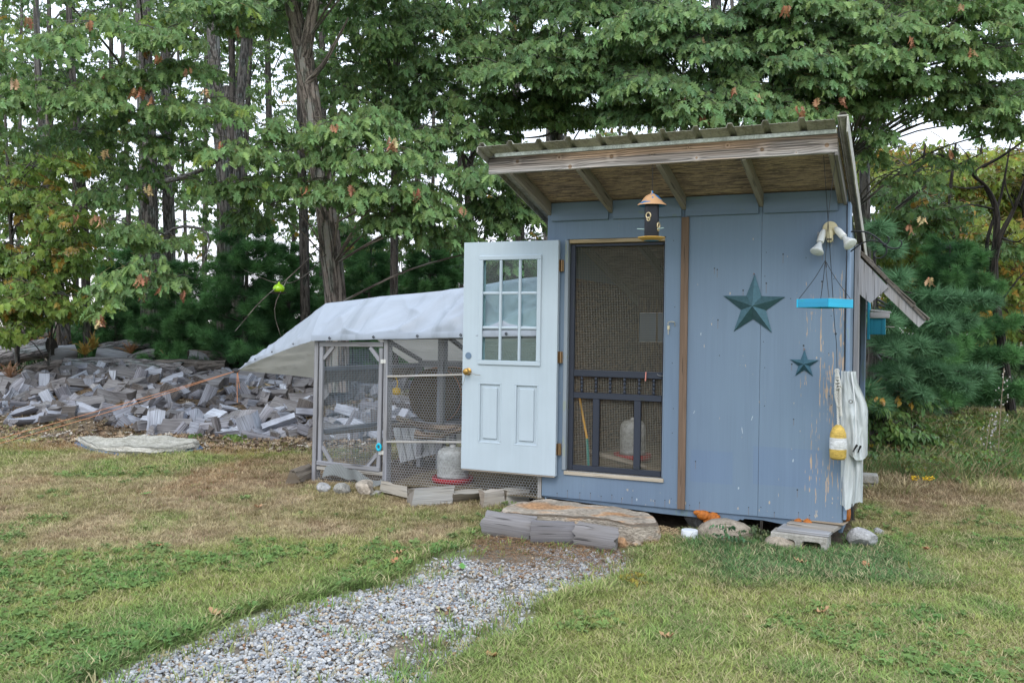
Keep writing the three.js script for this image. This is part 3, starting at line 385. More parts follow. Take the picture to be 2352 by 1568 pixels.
{ // floodlight with two bulbs
  const t = thing('floodlight', 'yellowed twin floodlight with two white bulbs high on the wall corner', 'light fixture', L(2.333, 2.42, 0.002), -TH);
  const ivory = mat([0.62, 0.54, 0.34], 0.5), white = mat([0.7, 0.7, 0.67], 0.4);
  part('base_plate', lathe([[0, 0], [0.056, 0], [0.056, 0.012], [0.05, 0.02], [0, 0.022]], 28).rotateX(Math.PI / 2), ivory, t);
  part('sensor', merge([new THREE.CapsuleGeometry(0.026, 0.05, 6, 16).rotateZ(0.05).translate(0.0, -0.062, 0.05), boxAt(-0.013, 0.013, -0.03, 0.01, 0.02, 0.05, 0.004)]), ivory, t);
  part('sensor_lens', boxAt(-0.018, 0.018, -0.096, -0.078, 0.066, 0.0765, 0.004), mat([0.08, 0.07, 0.06], 0.3), t);
  for (const [a, b, lab] of [[V3(-0.045, -0.02, 0.03), V3(-0.085, -0.19, 0.12), 0], [V3(0.045, -0.005, 0.03), V3(0.155, -0.135, 0.12), 1]]) {
    const d = b.clone().sub(a), len = d.length(), q = new THREE.Quaternion().setFromUnitVectors(V3(0, 1, 0), d.clone().normalize()), put = (g) => g.applyQuaternion(q).translate(a.x, a.y, a.z);
    const h = part('lamp_holder', put(lathe([[0, -0.012], [0.014, -0.01], [0.022, 0.01], [0.027, 0.03], [0.027, 0.1], [0.024, 0.105], [0, 0.106]], 20)), white, t);
    part('bulb', put(lathe([[0, 0.106], [0.018, 0.108], [0.02, 0.125], [0.036, 0.16], [0.05, 0.185], [0.052, 0.193], [0.04, 0.2], [0, 0.205]], 24)), mat([0.62, 0.64, 0.64], 0.25), t);
    part('knuckle', put(new THREE.SphereGeometry(0.016, 12, 8)), ivory, t);
  }
}
{ // tube feeder below the beam
  const t = thing('tube_feeder', 'dark tube bird feeder with an orange and blue cap, hung from the eave', 'bird feeder', L(1.158, 2.297, 0.835), -TH); t.scale.set(1.06, 1.2, 1.06);
  const dk = mat([0.022, 0.024, 0.033], 0.35), worn = mat([0.55, 0.30, 0.13], 0.55), bl = mat([0.03, 0.17, 0.35], 0.5);
  part('tube', lathe([[0, 0], [0.05, 0], [0.05, 0.2], [0.047, 0.21], [0, 0.21]], 28), dk, t);
  const capTex = tex(256, 128, (u, v, o) => { const a = fbm(u * 9, v * 5, 4, 9, 5, 121), b = sst(0.5, 0.56, a + 0.35 * (v - 0.62)); o[0] = lerp(0.5, 0.02, b); o[1] = lerp(0.29, 0.15, b); o[2] = lerp(0.15, 0.36, b); });
  part('cap', lathe([[0.1, 0.2], [0.099, 0.206], [0.075, 0.222], [0.062, 0.24], [0.045, 0.258], [0.02, 0.27], [0.008, 0.276], [0.008, 0.29], [0, 0.292]], 32), mat([1, 1, 1], 0.5, { map: capTex }), t);
  part('cap_underside', lathe([[0.098, 0.2], [0.05, 0.214]], 32), bl, t);
  part('tray', lathe([[0, -0.014], [0.06, -0.014], [0.092, 0], [0.095, 0.006], [0.088, 0.004], [0.058, -0.008], [0, -0.008]], 32), mat([0.55, 0.32, 0.07], 0.5), t);
  part('tray_underside', lathe([[0, -0.016], [0.05, -0.0155], [0.06, -0.012]], 28), bl, t);
  for (const [a, y] of [[1.75, 0.135], [0.2, 0.075]]) { const q = EQ(0, Math.PI / 2 - a, 0), p = part('feeding_port', merge([new THREE.TorusGeometry(0.017, 0.005, 8, 20).translate(0, 0, 0.053), new THREE.TorusGeometry(0.01, 0.004, 8, 16).translate(0, -0.022, 0.052)]), mat([0.55, 0.45, 0.28], 0.4, { metalness: 0.4 }), t, V3(0, y, 0)); p.quaternion.copy(q); }
  for (const s of [-1, 1]) part('perch', wire([V3(s * 0.045, 0.055, 0.02), V3(s * 0.095, 0.058, 0.03)], 0.003), mat([0.3, 0.42, 0.4], 0.4), t);
  part('hanging_wire', merge([wire([V3(0, 0.29, 0), V3(0.002, 0.5, 0)], 0.0018), wire([V3(-0.012, 0.545, 0), V3(-0.004, 0.525, 0), V3(0, 0.5, 0), V3(0.006, 0.525, 0), V3(0.012, 0.54, 0)], 0.002)]), blackWire, t);
}
{ // hanging tray feeder
  const c = L(2.364, 1.823, 0.7), t = thing('tray_feeder', 'turquoise wooden tray feeder hanging on wires before the wall corner', 'bird feeder', c, 0.62);
  const tq = mat([0.025, 0.42, 0.66], 0.5, { map: rep(paintTex, 2, 1), bumpMap: gB, bumpScale: 0.001 }), tq2 = mat([0.03, 0.30, 0.50], 0.5, { map: rep(paintTex, 2, 1) });
  const s = 0.135;
  part('side_board', boxAt(-s, s, -0.03, 0.03, s - 0.014, s, 0.003), tq, t); part('side_board', boxAt(-s, s, -0.03, 0.03, -s, -s + 0.014, 0.003), tq, t);
  part('side_board', boxAt(s - 0.014, s, -0.03, 0.03, -s + 0.0145, s - 0.0145, 0.003), tq2, t); part('side_board', boxAt(-s, -s + 0.014, -0.03, 0.03, -s + 0.0145, s - 0.0145, 0.003), tq2, t);
  part('top_edge', merge([boxAt(-s, s, 0.0302, 0.033, s - 0.013, s - 0.001, 0.001), boxAt(-s, s, 0.0302, 0.033, -s + 0.001, -s + 0.013, 0.001)]), wood([0.36, 0.3, 0.25]), t);
  part('tray_floor', boxAt(-s + 0.0145, s - 0.0145, -0.02, -0.01, -s + 0.0145, s - 0.0145, 0.001), darkWood, t);
  const apex = V3(0, 0.3, 0); part('hanging_wire', merge([[1, 1], [1, -1], [-1, 1], [-1, -1]].map(([a, b]) => wire([V3(a * (s - 0.007), 0.02, b * (s - 0.007)), V3(a * s * 0.35, 0.18, b * s * 0.35), apex], 0.0022)).concat([wire([apex, V3(0.012, 0.27, 0.0), V3(0.0, 0.25, 0.01)], 0.003), wire([apex, V3(-0.015, 0.7, 0.04), V3(-0.03, 1.02, 0.1)], 0.002)])), blackWire, t);
}
{ // marine buoy on its knotted rope
  const t = thing('buoy', 'yellow and white lobster buoy on a knotted white rope at the wall corner', 'buoy', L(2.423, 0.675, 0.14), -TH); t.scale.set(0.94, 0.94, 0.94);
  const body = [[0, 0], [0.052, 0.003], [0.063, 0.02], [0.066, 0.085], [0.066, 0.155], [0.06, 0.21], [0.045, 0.25], [0.02, 0.275], [0, 0.28]];
  const cutY = (a, b) => { const o = [], f = (y) => { for (let i = 0; i + 1 < body.length; i++) if (y >= body[i][1] && y <= body[i + 1][1]) return lerp(body[i][0], body[i + 1][0], (y - body[i][1]) / (body[i + 1][1] - body[i][1] || 1)); return 0; }; o.push([f(a), a]); for (const p of body) if (p[1] > a && p[1] < b) o.push(p); o.push([f(b), b]); return o; };
  const ye = mat([0.66, 0.46, 0.11], 0.6, { map: rep(speck, 1, 1), bumpMap: rep(rockBump, 1, 1), bumpScale: 0.002 }), wh = mat([0.75, 0.77, 0.8], 0.6, { map: rep(speck, 1, 1) });
  part('band', lathe(cutY(0, 0.085), 28), ye, t); part('band', lathe(cutY(0.085, 0.175), 28), wh, t); part('band', lathe(cutY(0.175, 0.28), 28), ye, t);
  const ropeM = mat([0.66, 0.65, 0.61], 0.9, { bumpMap: rep(rockBump, 20, 20), bumpScale: 0.004 }), tw = (pts, r) => { const c = new THREE.CatmullRomCurve3(pts), n = Math.ceil(c.getLength() / 0.006), out = []; for (const k of [0, 1, 2]) { const q = []; for (let i = 0; i <= n; i++) { const p = c.getPoint(i / n), a = i * 0.7 + k * 2.094; q.push(V3(p.x + Math.cos(a) * r, p.y, p.z + Math.sin(a) * r)); } out.push(tube(q, r * 0.95, 5, 1)); } return merge(out); };
  part('rope', merge([tw([V3(0, 0.27, 0), V3(-0.004, 0.38, 0.0), V3(-0.008, 0.5, 0), V3(-0.012, 0.62, 0), V3(-0.014, 0.7, 0)], 0.006), tw([V3(-0.012, 0.7, 0.012), V3(0.008, 0.6, 0.016), V3(0.012, 0.48, 0.014), V3(0.02, 0.35, 0.01)], 0.006), tw([V3(-0.018, 0.71, 0.0), V3(-0.024, 0.62, 0.012), V3(-0.022, 0.5, 0.012), V3(-0.004, 0.42, 0.012)], 0.006)]), ropeM, t);
  part('knot', merge([[0, 0.565, 0.01, 0.5], [0.004, 0.585, 0.01, -0.4], [-0.008, 0.61, 0.012, 0.3], [-0.01, 0.635, 0.01, -0.3], [-0.012, 0.655, 0.008, 0.4]].map(([x, y, z, a]) => new THREE.TorusGeometry(0.016, 0.0065, 7, 14).rotateX(1.2).rotateZ(a).translate(x, y, z)).concat([new THREE.TorusGeometry(0.014, 0.006, 7, 16).translate(-0.016, 0.705, 0)])), ropeM, t);
  part('hanging_string', merge([wire([V3(-0.016, 0.715, 0), V3(-0.02, 0.9, 0.02), V3(-0.03, 1.05, 0.08), V3(-0.05, 1.6, 0.34), V3(-0.075, 2.3, 0.7)], 0.0025), new THREE.TorusGeometry(0.006, 0.003, 5, 10).translate(-0.026, 1.0, 0.045)]), blackWire, t);
}
{ // scrolled iron bracket at the corner
  const t = thing('plant_bracket', 'black scrolled iron hanging bracket on the right corner of the shed', 'bracket', L(2.47, 2.4, -0.06), -TH), iron = mat([0.02, 0.022, 0.026], 0.45, { metalness: 0.4 }), P = (x, y) => { const q = W2((1950 + x * 0.3189) / 1.27551, (330 + y * 0.3189) / 1.27551, -0.06); return V3(q[0] - 2.47, q[1] - 2.4, 0); };
  part('arm', wire([[1665, 1097], [1740, 1091], [1800, 1090], [1870, 1105], [1930, 1140], [1975, 1175], [2015, 1215]].map((p) => P(...p)), 0.0065, 7), iron, t);
  part('arm', wire([[1668, 1300], [1730, 1255], [1790, 1210], [1850, 1182], [1920, 1175], [1980, 1192], [2015, 1215]].map((p) => P(...p)), 0.0055, 7), iron, t);
  part('scroll', wire([[2015, 1215], [2060, 1240], [2110, 1248], [2155, 1235], [2172, 1205], [2168, 1180], [2150, 1172]].map((p) => P(...p)), 0.006, 7), iron, t);
  part('scroll', wire([[2015, 1212], [2045, 1195], [2056, 1165], [2050, 1145], [2036, 1135]].map((p) => P(...p)), 0.005, 7), iron, t);
  part('scroll', wire([[2020, 1220], [2035, 1260], [2022, 1305], [1985, 1332], [1945, 1335], [1918, 1312], [1918, 1285], [1945, 1268]].map((p) => P(...p)), 0.0055, 7), iron, t);
  part('collar', new THREE.SphereGeometry(0.016, 12, 8).translate(...P(2015, 1215).toArray()), iron, t);
  part('back_plate', boxAt(-0.005, 0.006, -0.09, 0.1, -0.012, 0.012, 0.002), iron, t);
}
{ // birdhouse at the far end of the side wall
  const t = thing('birdhouse', 'small turquoise birdhouse with a grey roof on the side wall', 'birdhouse', L(2.5, 1.6, -2.45), -TH), tq = mat([0.02, 0.22, 0.32], 0.6, { map: rep(paintTex, 3, 1.5), bumpMap: gB, bumpScale: 0.002 });
  part('back_board', boxAt(-0.01, 0.012, -0.03, 0.42, -0.08, 0.1, 0.003, 1), mat([0.02, 0.25, 0.36], 0.6), t);
  part('body', boxAt(0.0125, 0.155, 0.02, 0.18, -0.07, 0.075, 0.003, 1), tq, t);
  part('corner_strip', boxAt(0.125, 0.157, 0.019, 0.181, 0.0755, 0.082, 0.002, 1), tq, t); part('corner_strip', boxAt(0.0125, 0.04, 0.019, 0.181, 0.0755, 0.082, 0.002, 1), tq, t);
  part('roof', box(0.19, 0.018, 0.2, 0.004).rotateZ(-0.1).rotateX(0.0).translate(0.11, 0.25, 0), wood([0.4, 0.4, 0.42]), t); part('roof', boxAt(0.013, 0.195, 0.182, 0.24, 0.08, 0.098, 0.004, 0), wood([0.42, 0.42, 0.45]), t);
  part('perch', wire([V3(0.157, 0.1, 0), V3(0.24, 0.095, 0)], 0.005), wood([0.4, 0.38, 0.35]), t);
}
{ // netting curtain bunched at the corner
  const t = thing('netting_curtain', 'white plastic netting hung in folds over the right corner of the shed', 'netting', L(2.505, 0, 0.035), -TH);
  const netTex = tex(256, 256, (u, v, o) => { const a = Math.abs((u * 32) % 1 - 0.5) > 0.3 || Math.abs((v * 32) % 1 - 0.5) > 0.3; o[0] = a ? 0.62 : 0.36; o[1] = a ? 0.65 : 0.4; o[2] = a ? 0.66 : 0.42; });
  const net = mat([0.95, 0.95, 0.95], 0.85, { map: rep(netTex, 4, 4), transmission: 0.0 });
  const fold = (x0, x1, y0, y1, z, seed, wid, lean) => { const g = new THREE.PlaneGeometry(1, 1, 36, 30), p = g.attributes.position, uv = g.attributes.uv; for (let i = 0; i < p.count; i++) { const s = p.getX(i) + 0.5, v = p.getY(i) + 0.5, top = 1 - v, spread = lerp(wid, 1, sst(0, 0.5, top)), x = lerp(x0, x1, s * spread + lean * top * 0.1), y = lerp(y0, y1, v) + (0.03 * Math.sin(s * 5 + seed) + 0.03 * fbm(s * 6 + seed, 3, 2)) * (1 - v); p.setXYZ(i, x, y, z + 0.02 * Math.sin(s * 9 + seed + v * 2.6 + 4 * fbm(s * 3, v * 3 + seed, 3)) * spread + 0.012 * Math.sin(s * 23 + 6 * fbm(s * 4 + seed, v * 5, 2)) + 0.015 * (fbm(s * 3 + seed, v * 4, 2) - 0.5)); uv.setXY(i, s * (x1 - x0) * 1.6, v * (y1 - y0)); } g.computeVertexNormals(); return g; };
  part('front_fold', fold(-0.075, 0.12, 0.69, 1.335, 0.02, 1, 0.55, 0.05), net, t); part('back_fold', fold(-0.07, 0.09, 0.31, 1.32, -0.015, 3, 0.6, 0.05), net, t);
  part('hem', wire([V3(0.0, 1.33, 0.05), V3(0.03, 1.1, 0.06), V3(0.04, 0.85, 0.055), V3(0.035, 0.71, 0.055)], 0.004), mat([0.75, 0.76, 0.77], 0.8), t);
  part('eyelet', new THREE.TorusGeometry(0.012, 0.004, 8, 16).translate(0.0, 1.11, 0.062), metal, t);
  part('clip', merge([wire([V3(0.02, 0.735, 0.07), V3(0.05, 0.79, 0.07)], [0.004, 0.009]), wire([V3(0.055, 0.73, 0.07), V3(0.075, 0.785, 0.07)], [0.004, 0.009])]), blackWire, t);
  part('tie_end', merge([wire([V3(0.0, 0.34, -0.03), V3(0.012, 0.27, -0.02), V3(0.01, 0.22, -0.02)], 0.005), wire([V3(0.012, 0.33, -0.03), V3(0.022, 0.26, -0.02), V3(0.02, 0.21, -0.02)], 0.005)]), blackWire, t);
}
// ================= the wire run beside the shed =================
{
  const run = thing('chicken_run', 'grey timber and chicken wire run attached to the left side of the shed', 'chicken run', O, -TH);
  const rp = (n, g, m, l) => part(n, g, m, run, null, l);
  const B = (x0, x1, y0, y1, z0, z1, al) => boxAt(x0, x1, y0, y1, z0, z1, 0.003, al);
  const bar = (a, b, w, d) => barBetween(V3(...a), V3(...b), w, d);
  rp('post', bar([-2.424, 0.04, -0.02], [-2.41, 1.49, -0.02], 0.044, 0.088), greyWood); rp('post', bar([-1.612, 0.08, -0.02], [-1.618, 1.5, -0.02], 0.044, 0.088), greyWood);
  rp('post', bar([-2.42, 0.1, -2.0], [-2.42, 1.2, -2.0], 0.044, 0.088), greyWood); rp('post', bar([-1.65, 0.1, -1.15], [-1.64, 1.6, -1.15], 0.075, 0.09), greyWood); rp('post', bar([-0.3, 0.1, -2.0], [-0.3, 1.2, -2.0], 0.05, 0.088), greyWood);
  rp('end_board', B(-0.063, -0.026, 0.1, 0.36, -0.03, 0.0, 1), paleWood);
  rp('rail', bar([-1.6, 1.155, 0.0], [-0.5, 1.215, 0.0], 0.018, 0.05).rotateX(0), paleWood); rp('rail', bar([-1.6, 0.54, 0.0], [-0.5, 0.605, 0.0], 0.018, 0.05), paleWood);
  rp('rail', bar([-2.389, 0.238, 0.0], [-1.636, 0.236, 0.0], 0.034, 0.04), paleWood); rp('rail', bar([-2.4, 1.5, -0.03], [-0.05, 1.56, -0.03], 0.04, 0.04), greyWood);
  rp('back_rail', bar([-2.42, 1.2, -2.0], [-0.2, 1.22, -2.0], 0.08, 0.04), greyWood); rp('back_rail', bar([-2.42, 0.57, -2.0], [-0.2, 0.6, -2.0], 0.09, 0.04), greyWood); rp('side_rail', bar([-2.42, 0.58, -0.07], [-2.42, 0.56, -1.97], 0.06, 0.04), greyWood); rp('side_rail', bar([-2.42, 1.2, -0.07], [-2.42, 1.18, -1.97], 0.07, 0.04), greyWood);
  rp('roof_rail', bar([-2.42, 1.79, -0.3], [-0.1, 2.02, -0.3], 0.05, 0.05), greyWood);
  for (const u of [-2.38, -1.6, -0.6]) rp('roof_bar', bar([u, lerp(1.77, 1.97, (u + 2.38) / 2), -0.33], [u, 1.24, -1.97], 0.04, 0.04), greyWood);
  const zinc = mat([0.5, 0.52, 0.54], 0.5, { metalness: 0.4 }), bw = (s) => (u, v) => 0.006 + s * (fbm(u * 4 + 3, v * 4 + 8, 2) - 0.5) * 0.05;
  rp('chicken_wire', hexMesh(-1.59, -0.04, 0.62, 1.5, 0.027, 0.0013, bw(0.5)), zinc); rp('chicken_wire', hexMesh(-1.59, -0.04, 0.13, 0.61, 0.027, 0.0013, bw(0.9)), zinc); rp('chicken_wire', hexMesh(-2.39, -1.63, 0.06, 0.22, 0.027, 0.0013, bw(0.4)), zinc);
  rp('back_wire', hexMesh(-2.4, -0.3, 0.12, 1.2, 0.05, 0.001).translate(0, 0, -2.02), zinc);
  // gate
  const g = new THREE.Group(); g.name = 'run_gate'; run.add(g); g.userData.label = 'grey timber gate with square wire mesh and corner braces';
  const gp = (n, a, b, w, d) => part(n, bar(a, b, w, d), greyWood, g);
  gp('stile', [-2.357, 0.275, 0.005], [-2.353, 1.42, 0.005], 0.04, 0.035); gp('stile', [-1.685, 0.255, 0.005], [-1.672, 1.42, 0.005], 0.04, 0.035); gp('rail', [-2.378, 1.445, 0.006], [-1.648, 1.455, 0.006], 0.045, 0.036); gp('rail', [-2.385, 0.29, 0.012], [-1.668, 0.275, 0.012], 0.042, 0.036);
  for (const [a, b] of [[[-2.335, 1.3, 0.004], [-2.215, 1.425, 0.004]], [[-1.8, 1.425, 0.004], [-1.69, 1.3, 0.004]], [[-2.335, 0.45, 0.004], [-2.225, 0.3, 0.004]], [[-1.82, 0.29, 0.004], [-1.7, 0.42, 0.004]]]) part('brace', bar(a, b, 0.036, 0.024), greyWood, g);
  part('wire_mesh', squareMesh(-2.335, -1.69, 0.3, 1.43, 0.0175, 0.0012, (u, v) => -0.014 + 0.012 * (fbm(u * 5, v * 5, 2) - 0.5)), mat([0.3, 0.36, 0.42], 0.5, { metalness: 0.4 }), g);
  const hm = mat([0.62, 0.61, 0.58], 0.45, { metalness: 0.3 }); for (const [x, y] of [[-1.642, 1.295], [-1.65, 0.435]]) part('hinge', merge([boxAt(x - 0.028, x - 0.004, y - 0.018, y + 0.018, 0.0245, 0.028, 0.001), boxAt(x + 0.004, x + 0.028, y - 0.016, y + 0.02, 0.0245, 0.028, 0.001), new THREE.CylinderGeometry(0.005, 0.005, 0.04, 8).translate(x, y, 0.03)]), hm, g);
  part('latch_ring', new THREE.TorusGeometry(0.024, 0.011, 10, 24).scale(0.9, 1.15, 1).translate(-1.664, 0.49, 0.045), mat([0.01, 0.42, 0.58], 0.4), g, null, 'bright blue ring');
  rp('floor_litter', (() => { const q = new THREE.PlaneGeometry(1.6, 2.1, 24, 24).rotateX(-Math.PI / 2), p = q.attributes.position; for (let i = 0; i < p.count; i++) p.setY(i, 0.04 * fbm(p.getX(i) * 4, p.getZ(i) * 4, 3)); q.computeVertexNormals(); return q.translate(-0.8, 0.13, -1.02); })(), mat([0.25, 0.2, 0.13], 0.95, { map: rep(speck, 3, 3), bumpMap: rep(rockBump, 7, 7), bumpScale: 0.02 }));
  const th = (name, label, cat, u, v, w) => thing(name, label, cat, L(u, v, w), -TH), Z8 = (x, y, w) => { const q = W2((900 + x * 0.31888) / 1.27551, (950 + y * 0.31888) / 1.27551, w); return V3(q[0], q[1], w); };
  drinker(th('poultry_drinker', 'galvanised drinker in a red tray on the straw inside the wire run', 'drinker', W2(1040, 1070, -0.35)[0], 0.15, -0.35), 0.15, 0.3, 0.19);
  { const t = th('straw_bale', 'dark round straw bale inside the wire run', 'bale', -1.76, 0.9, -1.4); const s2 = mat([0.15, 0.105, 0.05], 0.95, { map: rep(grain, 4, 4), bumpMap: rep(grainBump, 6, 3), bumpScale: 0.03 }); part('bale', new THREE.CylinderGeometry(0.29, 0.29, 0.5, 40, 6).rotateX(Math.PI / 2), s2, t); for (const z of [-0.2, 0.15]) part('twine', new THREE.TorusGeometry(0.293, 0.004, 5, 40).translate(0, 0, z), mat([0.5, 0.2, 0.08], 0.8), t); part('stand', merge([box(0.06, 0.46, 0.06).translate(-0.2, -0.55, 0.15), box(0.06, 0.46, 0.06).translate(0.2, -0.55, 0.15), box(0.55, 0.05, 0.5).translate(0, -0.3, 0)]), greyWood, t); }
  const pm = bark([0.27, 0.22, 0.17]), toW = (p) => L(p.x, p.y, p.z);
  single('perch_branch', tube([Z8(830, 860, -0.85), Z8(940, 900, -0.8), Z8(1080, 935, -0.75), Z8(1250, 955, -0.7), Z8(1430, 960, -0.65)].map(toW), [0.028, 0.034, 0.04], 9, 4, 0.3, 2), pm, 'long bent branch perch across the run, the upper one', 'perch'); single('perch_branch', tube([Z8(1000, 1010, -0.6), Z8(1100, 1025, -0.6), Z8(1220, 1020, -0.6), Z8(1330, 985, -0.6), Z8(1430, 960, -0.6)].map(toW), [0.05, 0.036, 0.034], 9, 4, 0.3, 3), pm, 'short curved branch perch with a pale sawn end, the lower one', 'perch');
  single('perch_pole', barBetween(toW(Z8(160, 990, -1.9)), toW(Z8(1420, 880, -1.7)), 0.06, 0.04), wood([0.16, 0.13, 0.1]), 'dark sloping pole at the back of the run', 'pole');
  single('leaning_panel', (() => { const t = [Z8(785, 950, -1.6), Z8(1150, 950, -1.6), Z8(1130, 1200, -1.2), Z8(785, 1290, -1.2)]; const gs = []; for (let i = 0; i < 5; i++) { const a = t[0].clone().lerp(t[1], (i + 0.03) / 5), b = t[0].clone().lerp(t[1], (i + 0.9) / 5), c = t[3].clone().lerp(t[2], (i + 0.9) / 5 + 0.2), d = t[3].clone().lerp(t[2], (i + 0.03) / 5 + 0.2); const P = [a, b, c, d].map((q) => toW(q)), n = WX.clone().multiplyScalar(0.02), pos = []; const f = (A, Bq, C, D) => pos.push(...A.toArray(), ...Bq.toArray(), ...C.toArray(), ...A.toArray(), ...C.toArray(), ...D.toArray()); const Q = P.map((p) => p.clone().sub(n)); f(...P); f(Q[3], Q[2], Q[1], Q[0]); for (let k = 0; k < 4; k++) f(P[k], P[(k + 1) % 4], Q[(k + 1) % 4], Q[k]); gs.push(grainUV(raw(pos))); } return merge(gs); })(), wood([0.42, 0.42, 0.43]), 'pale slatted panel leaning inside the run behind the perches', 'panel');
  { const t = th('feeder_scoop', 'yellow plastic scoop hanging inside the run by the middle post', 'scoop', 0, 0, 0), p = Z8(820, 620, -0.3); t.position.copy(L(p.x, p.y, p.z)); part('bowl', lathe([[0, -0.03], [0.035, -0.025], [0.042, 0], [0.04, 0.03], [0.025, 0.04], [0, 0.042]], 16), mat([0.6, 0.38, 0.02], 0.5), t); part('handle', wire([V3(0, 0.04, 0), V3(0.01, 0.09, 0), V3(-0.02, 0.16, 0)], 0.006), mat([0.6, 0.38, 0.02], 0.5), t); }
  { const t = th('hanging_lamp', 'small black hook fitting hanging below the tarp behind the gate', 'hook', 0, 0, 0), p = Z8(410, 375, -0.9); t.position.copy(L(p.x, p.y, p.z)); part('crossbar', box(0.13, 0.025, 0.03), blackWire, t); part('cord', wire([V3(0, 0.01, 0), V3(0.01, 0.12, 0), V3(-0.01, 0.24, 0), V3(0, 0.42, 0)], 0.005), blackWire, t); }
}
{ // tarpaulin over the run
  const tp = thing('tarpaulin', 'silver grey tarpaulin stretched over the run and tied down at a point on the left', 'tarp', O, -TH);
  const tarpTex = tex(512, 512, (u, v, o) => { const w = Math.abs((u * 90) % 1 - 0.5) + Math.abs((v * 90) % 1 - 0.5), b = fbm(u * 4, v * 4, 4, 4, 4, 131), d = sst(0.62, 0.8, fbm(u * 9, v * 3, 4, 9, 3, 133)), k = 0.9 + 0.16 * (b - 0.5) + 0.05 * w; o[0] = k * lerp(1, 0.8, d); o[1] = k * lerp(1, 0.81, d); o[2] = k * lerp(1, 0.8, d); });
  const tm = mat([0.40, 0.445, 0.52], 0.42, { map: rep(tarpTex, 1, 1), transmission: 0.2, thickness: 0 }), cream = mat([0.66, 0.64, 0.6], 0.9, { map: rep(tarpTex, 1, 1), transmission: 0.4, thickness: 0 });
  const front = (s) => V3(lerp(-2.44, 0.05, s), lerp(1.468, 1.56, s), 0.035), ridge = (s) => V3(lerp(-2.52, 0.0, s), lerp(1.845, 2.1, s) + 0.012 * Math.sin(s * 9) * s, -0.27), tip = V3(-4.09, 1.105, -0.8);
  const back = (s) => V3(lerp(-2.5, -0.1, s), lerp(1.1, 0.95, s), -2.1);
  const fb = W2(722, 868, -1.35), flapBack = V3(fb[0], fb[1], -1.35);
  const wr = (p, k) => k * ((1 - Math.abs(fbm(p.x * 1.6 + p.z * 2.4, p.y * 3.2 - p.x * 1.1, 3, 1e6, 1e6, 141) - 0.5) * 4) * 0.05 + (1 - Math.abs(fbm(p.x * 3.1 - p.y * 2.5, p.y * 4 + p.z * 4, 2, 1e6, 1e6, 145) - 0.5) * 4) * 0.02 + 0.03 * Math.pow(Math.max(0, 1 - Math.abs(fbm(p.x * 1.9 + p.y * 0.8 + 7, p.y * 6 + p.z * 5 - p.x * 0.7, 3, 1e6, 1e6, 147) - 0.5) * 6), 3) + (fbm(p.x * 9, p.z * 9 + p.y * 9, 2) - 0.5) * 0.01);
  function surf(f, nu, nv, k, nrm) { const pos = [], uv = [], idx = []; for (let j = 0; j <= nv; j++) for (let i = 0; i <= nu; i++) { const s = i / nu, t = j / nv, p = f(s, t), e = Math.min(1, 6 * Math.min(s, 1 - s) + 0.15, 6 * Math.min(t, 1 - t) + 0.15); p.addScaledVector(nrm, wr(p, k) * e); pos.push(p.x, p.y, p.z); uv.push(p.x + p.z * 0.4, p.y + p.z); } for (let j = 0; j < nv; j++) for (let i = 0; i < nu; i++) { const a = j * (nu + 1) + i; idx.push(a, a + 1, a + nu + 1, a + 1, a + nu + 2, a + nu + 1); } const g = raw(pos, uv); g.setIndex(idx); g.computeVertexNormals(); return g; }
  const nf = V3(0, 0.85, 0.5);
  part('front_slope', surf((s, t) => { const a = front(s), b = ridge(s), p = a.clone().lerp(b, t); p.z += 0.035 * Math.sin(Math.PI * t) + 0.03 * (1 - t); return p; }, 110, 44, 0.85, nf), tm, tp);
  part('hem', surf((s, t) => { const a = front(s); return V3(a.x, a.y + 0.002 - 0.055 * t + 0.06, a.z + 0.034 + 0.004 * t); }, 60, 4, 0.06, V3(0, 0, 1)), tm, tp);
  part('left_flap', surf((s, t) => { const e = V3().copy(front(0)).lerp(ridge(0), t); e.z += 0.035 * Math.sin(Math.PI * t) + 0.03 * (1 - t); const p = e.lerp(tip, s); p.y += 0.02 * Math.sin(Math.PI * s) * (1 - t); return p; }, 46, 26, 0.6, nf), tm, tp);
  part('back_flap', surf((s, t) => { const p = ridge(0).lerp(flapBack, t).lerp(tip, s); return p; }, 40, 24, 0.7, V3(-0.4, 0.6, -0.6)), cream, tp);
  part('back_slope', surf((s, t) => ridge(s).lerp(V3(lerp(-2.6, -0.1, s), 1.2, -2.08), t), 60, 20, 0.8, V3(0, 0.6, -0.7)), cream, tp);
  part('back_curtain', surf((s, t) => { const p = V3(lerp(-2.4, 0.0, s), lerp(1.2, 0.3, t), -2.1); p.z += 0.05 * Math.sin(s * 14); return p; }, 50, 20, 0.8, V3(0, 0, 1)), cream, tp);
  part('low_strip', surf((s, t) => V3(-2.45, lerp(1.2, 1.03 + 0.03 * Math.sin(s * 8), t), lerp(-0.1, -2.0, s)), 24, 8, 0.6, V3(1, 0, 0)), mat([0.3, 0.25, 0.2], 0.9, { map: rep(speck, 2, 2) }), tp);
  
  const em = mat([0.05, 0.05, 0.055], 0.4, { metalness: 0.5 }); for (const s of [0.09, 0.29, 0.48, 0.66, 0.84]) { const a = front(s); part('eyelet', new THREE.TorusGeometry(0.009, 0.004, 8, 16), em, tp, V3(a.x, a.y + 0.03, a.z + 0.048)); }
  for (const s of [0.2, 0.48, 0.72]) { const p = V3().copy(front(0)).lerp(tip, s); p.y += 0.03 + 0.02 * Math.sin(Math.PI * s); p.z += 0.04 * (1 - s) + 0.014; part('eyelet', new THREE.TorusGeometry(0.007, 0.003, 8, 16), em, tp, p); }
  part('corner_patch', merge([rock(0.05, 0.03, 0.03, 4, 3, 0.2, 2).translate(tip.x - 0.02, tip.y, tip.z)]), blackWire, tp);
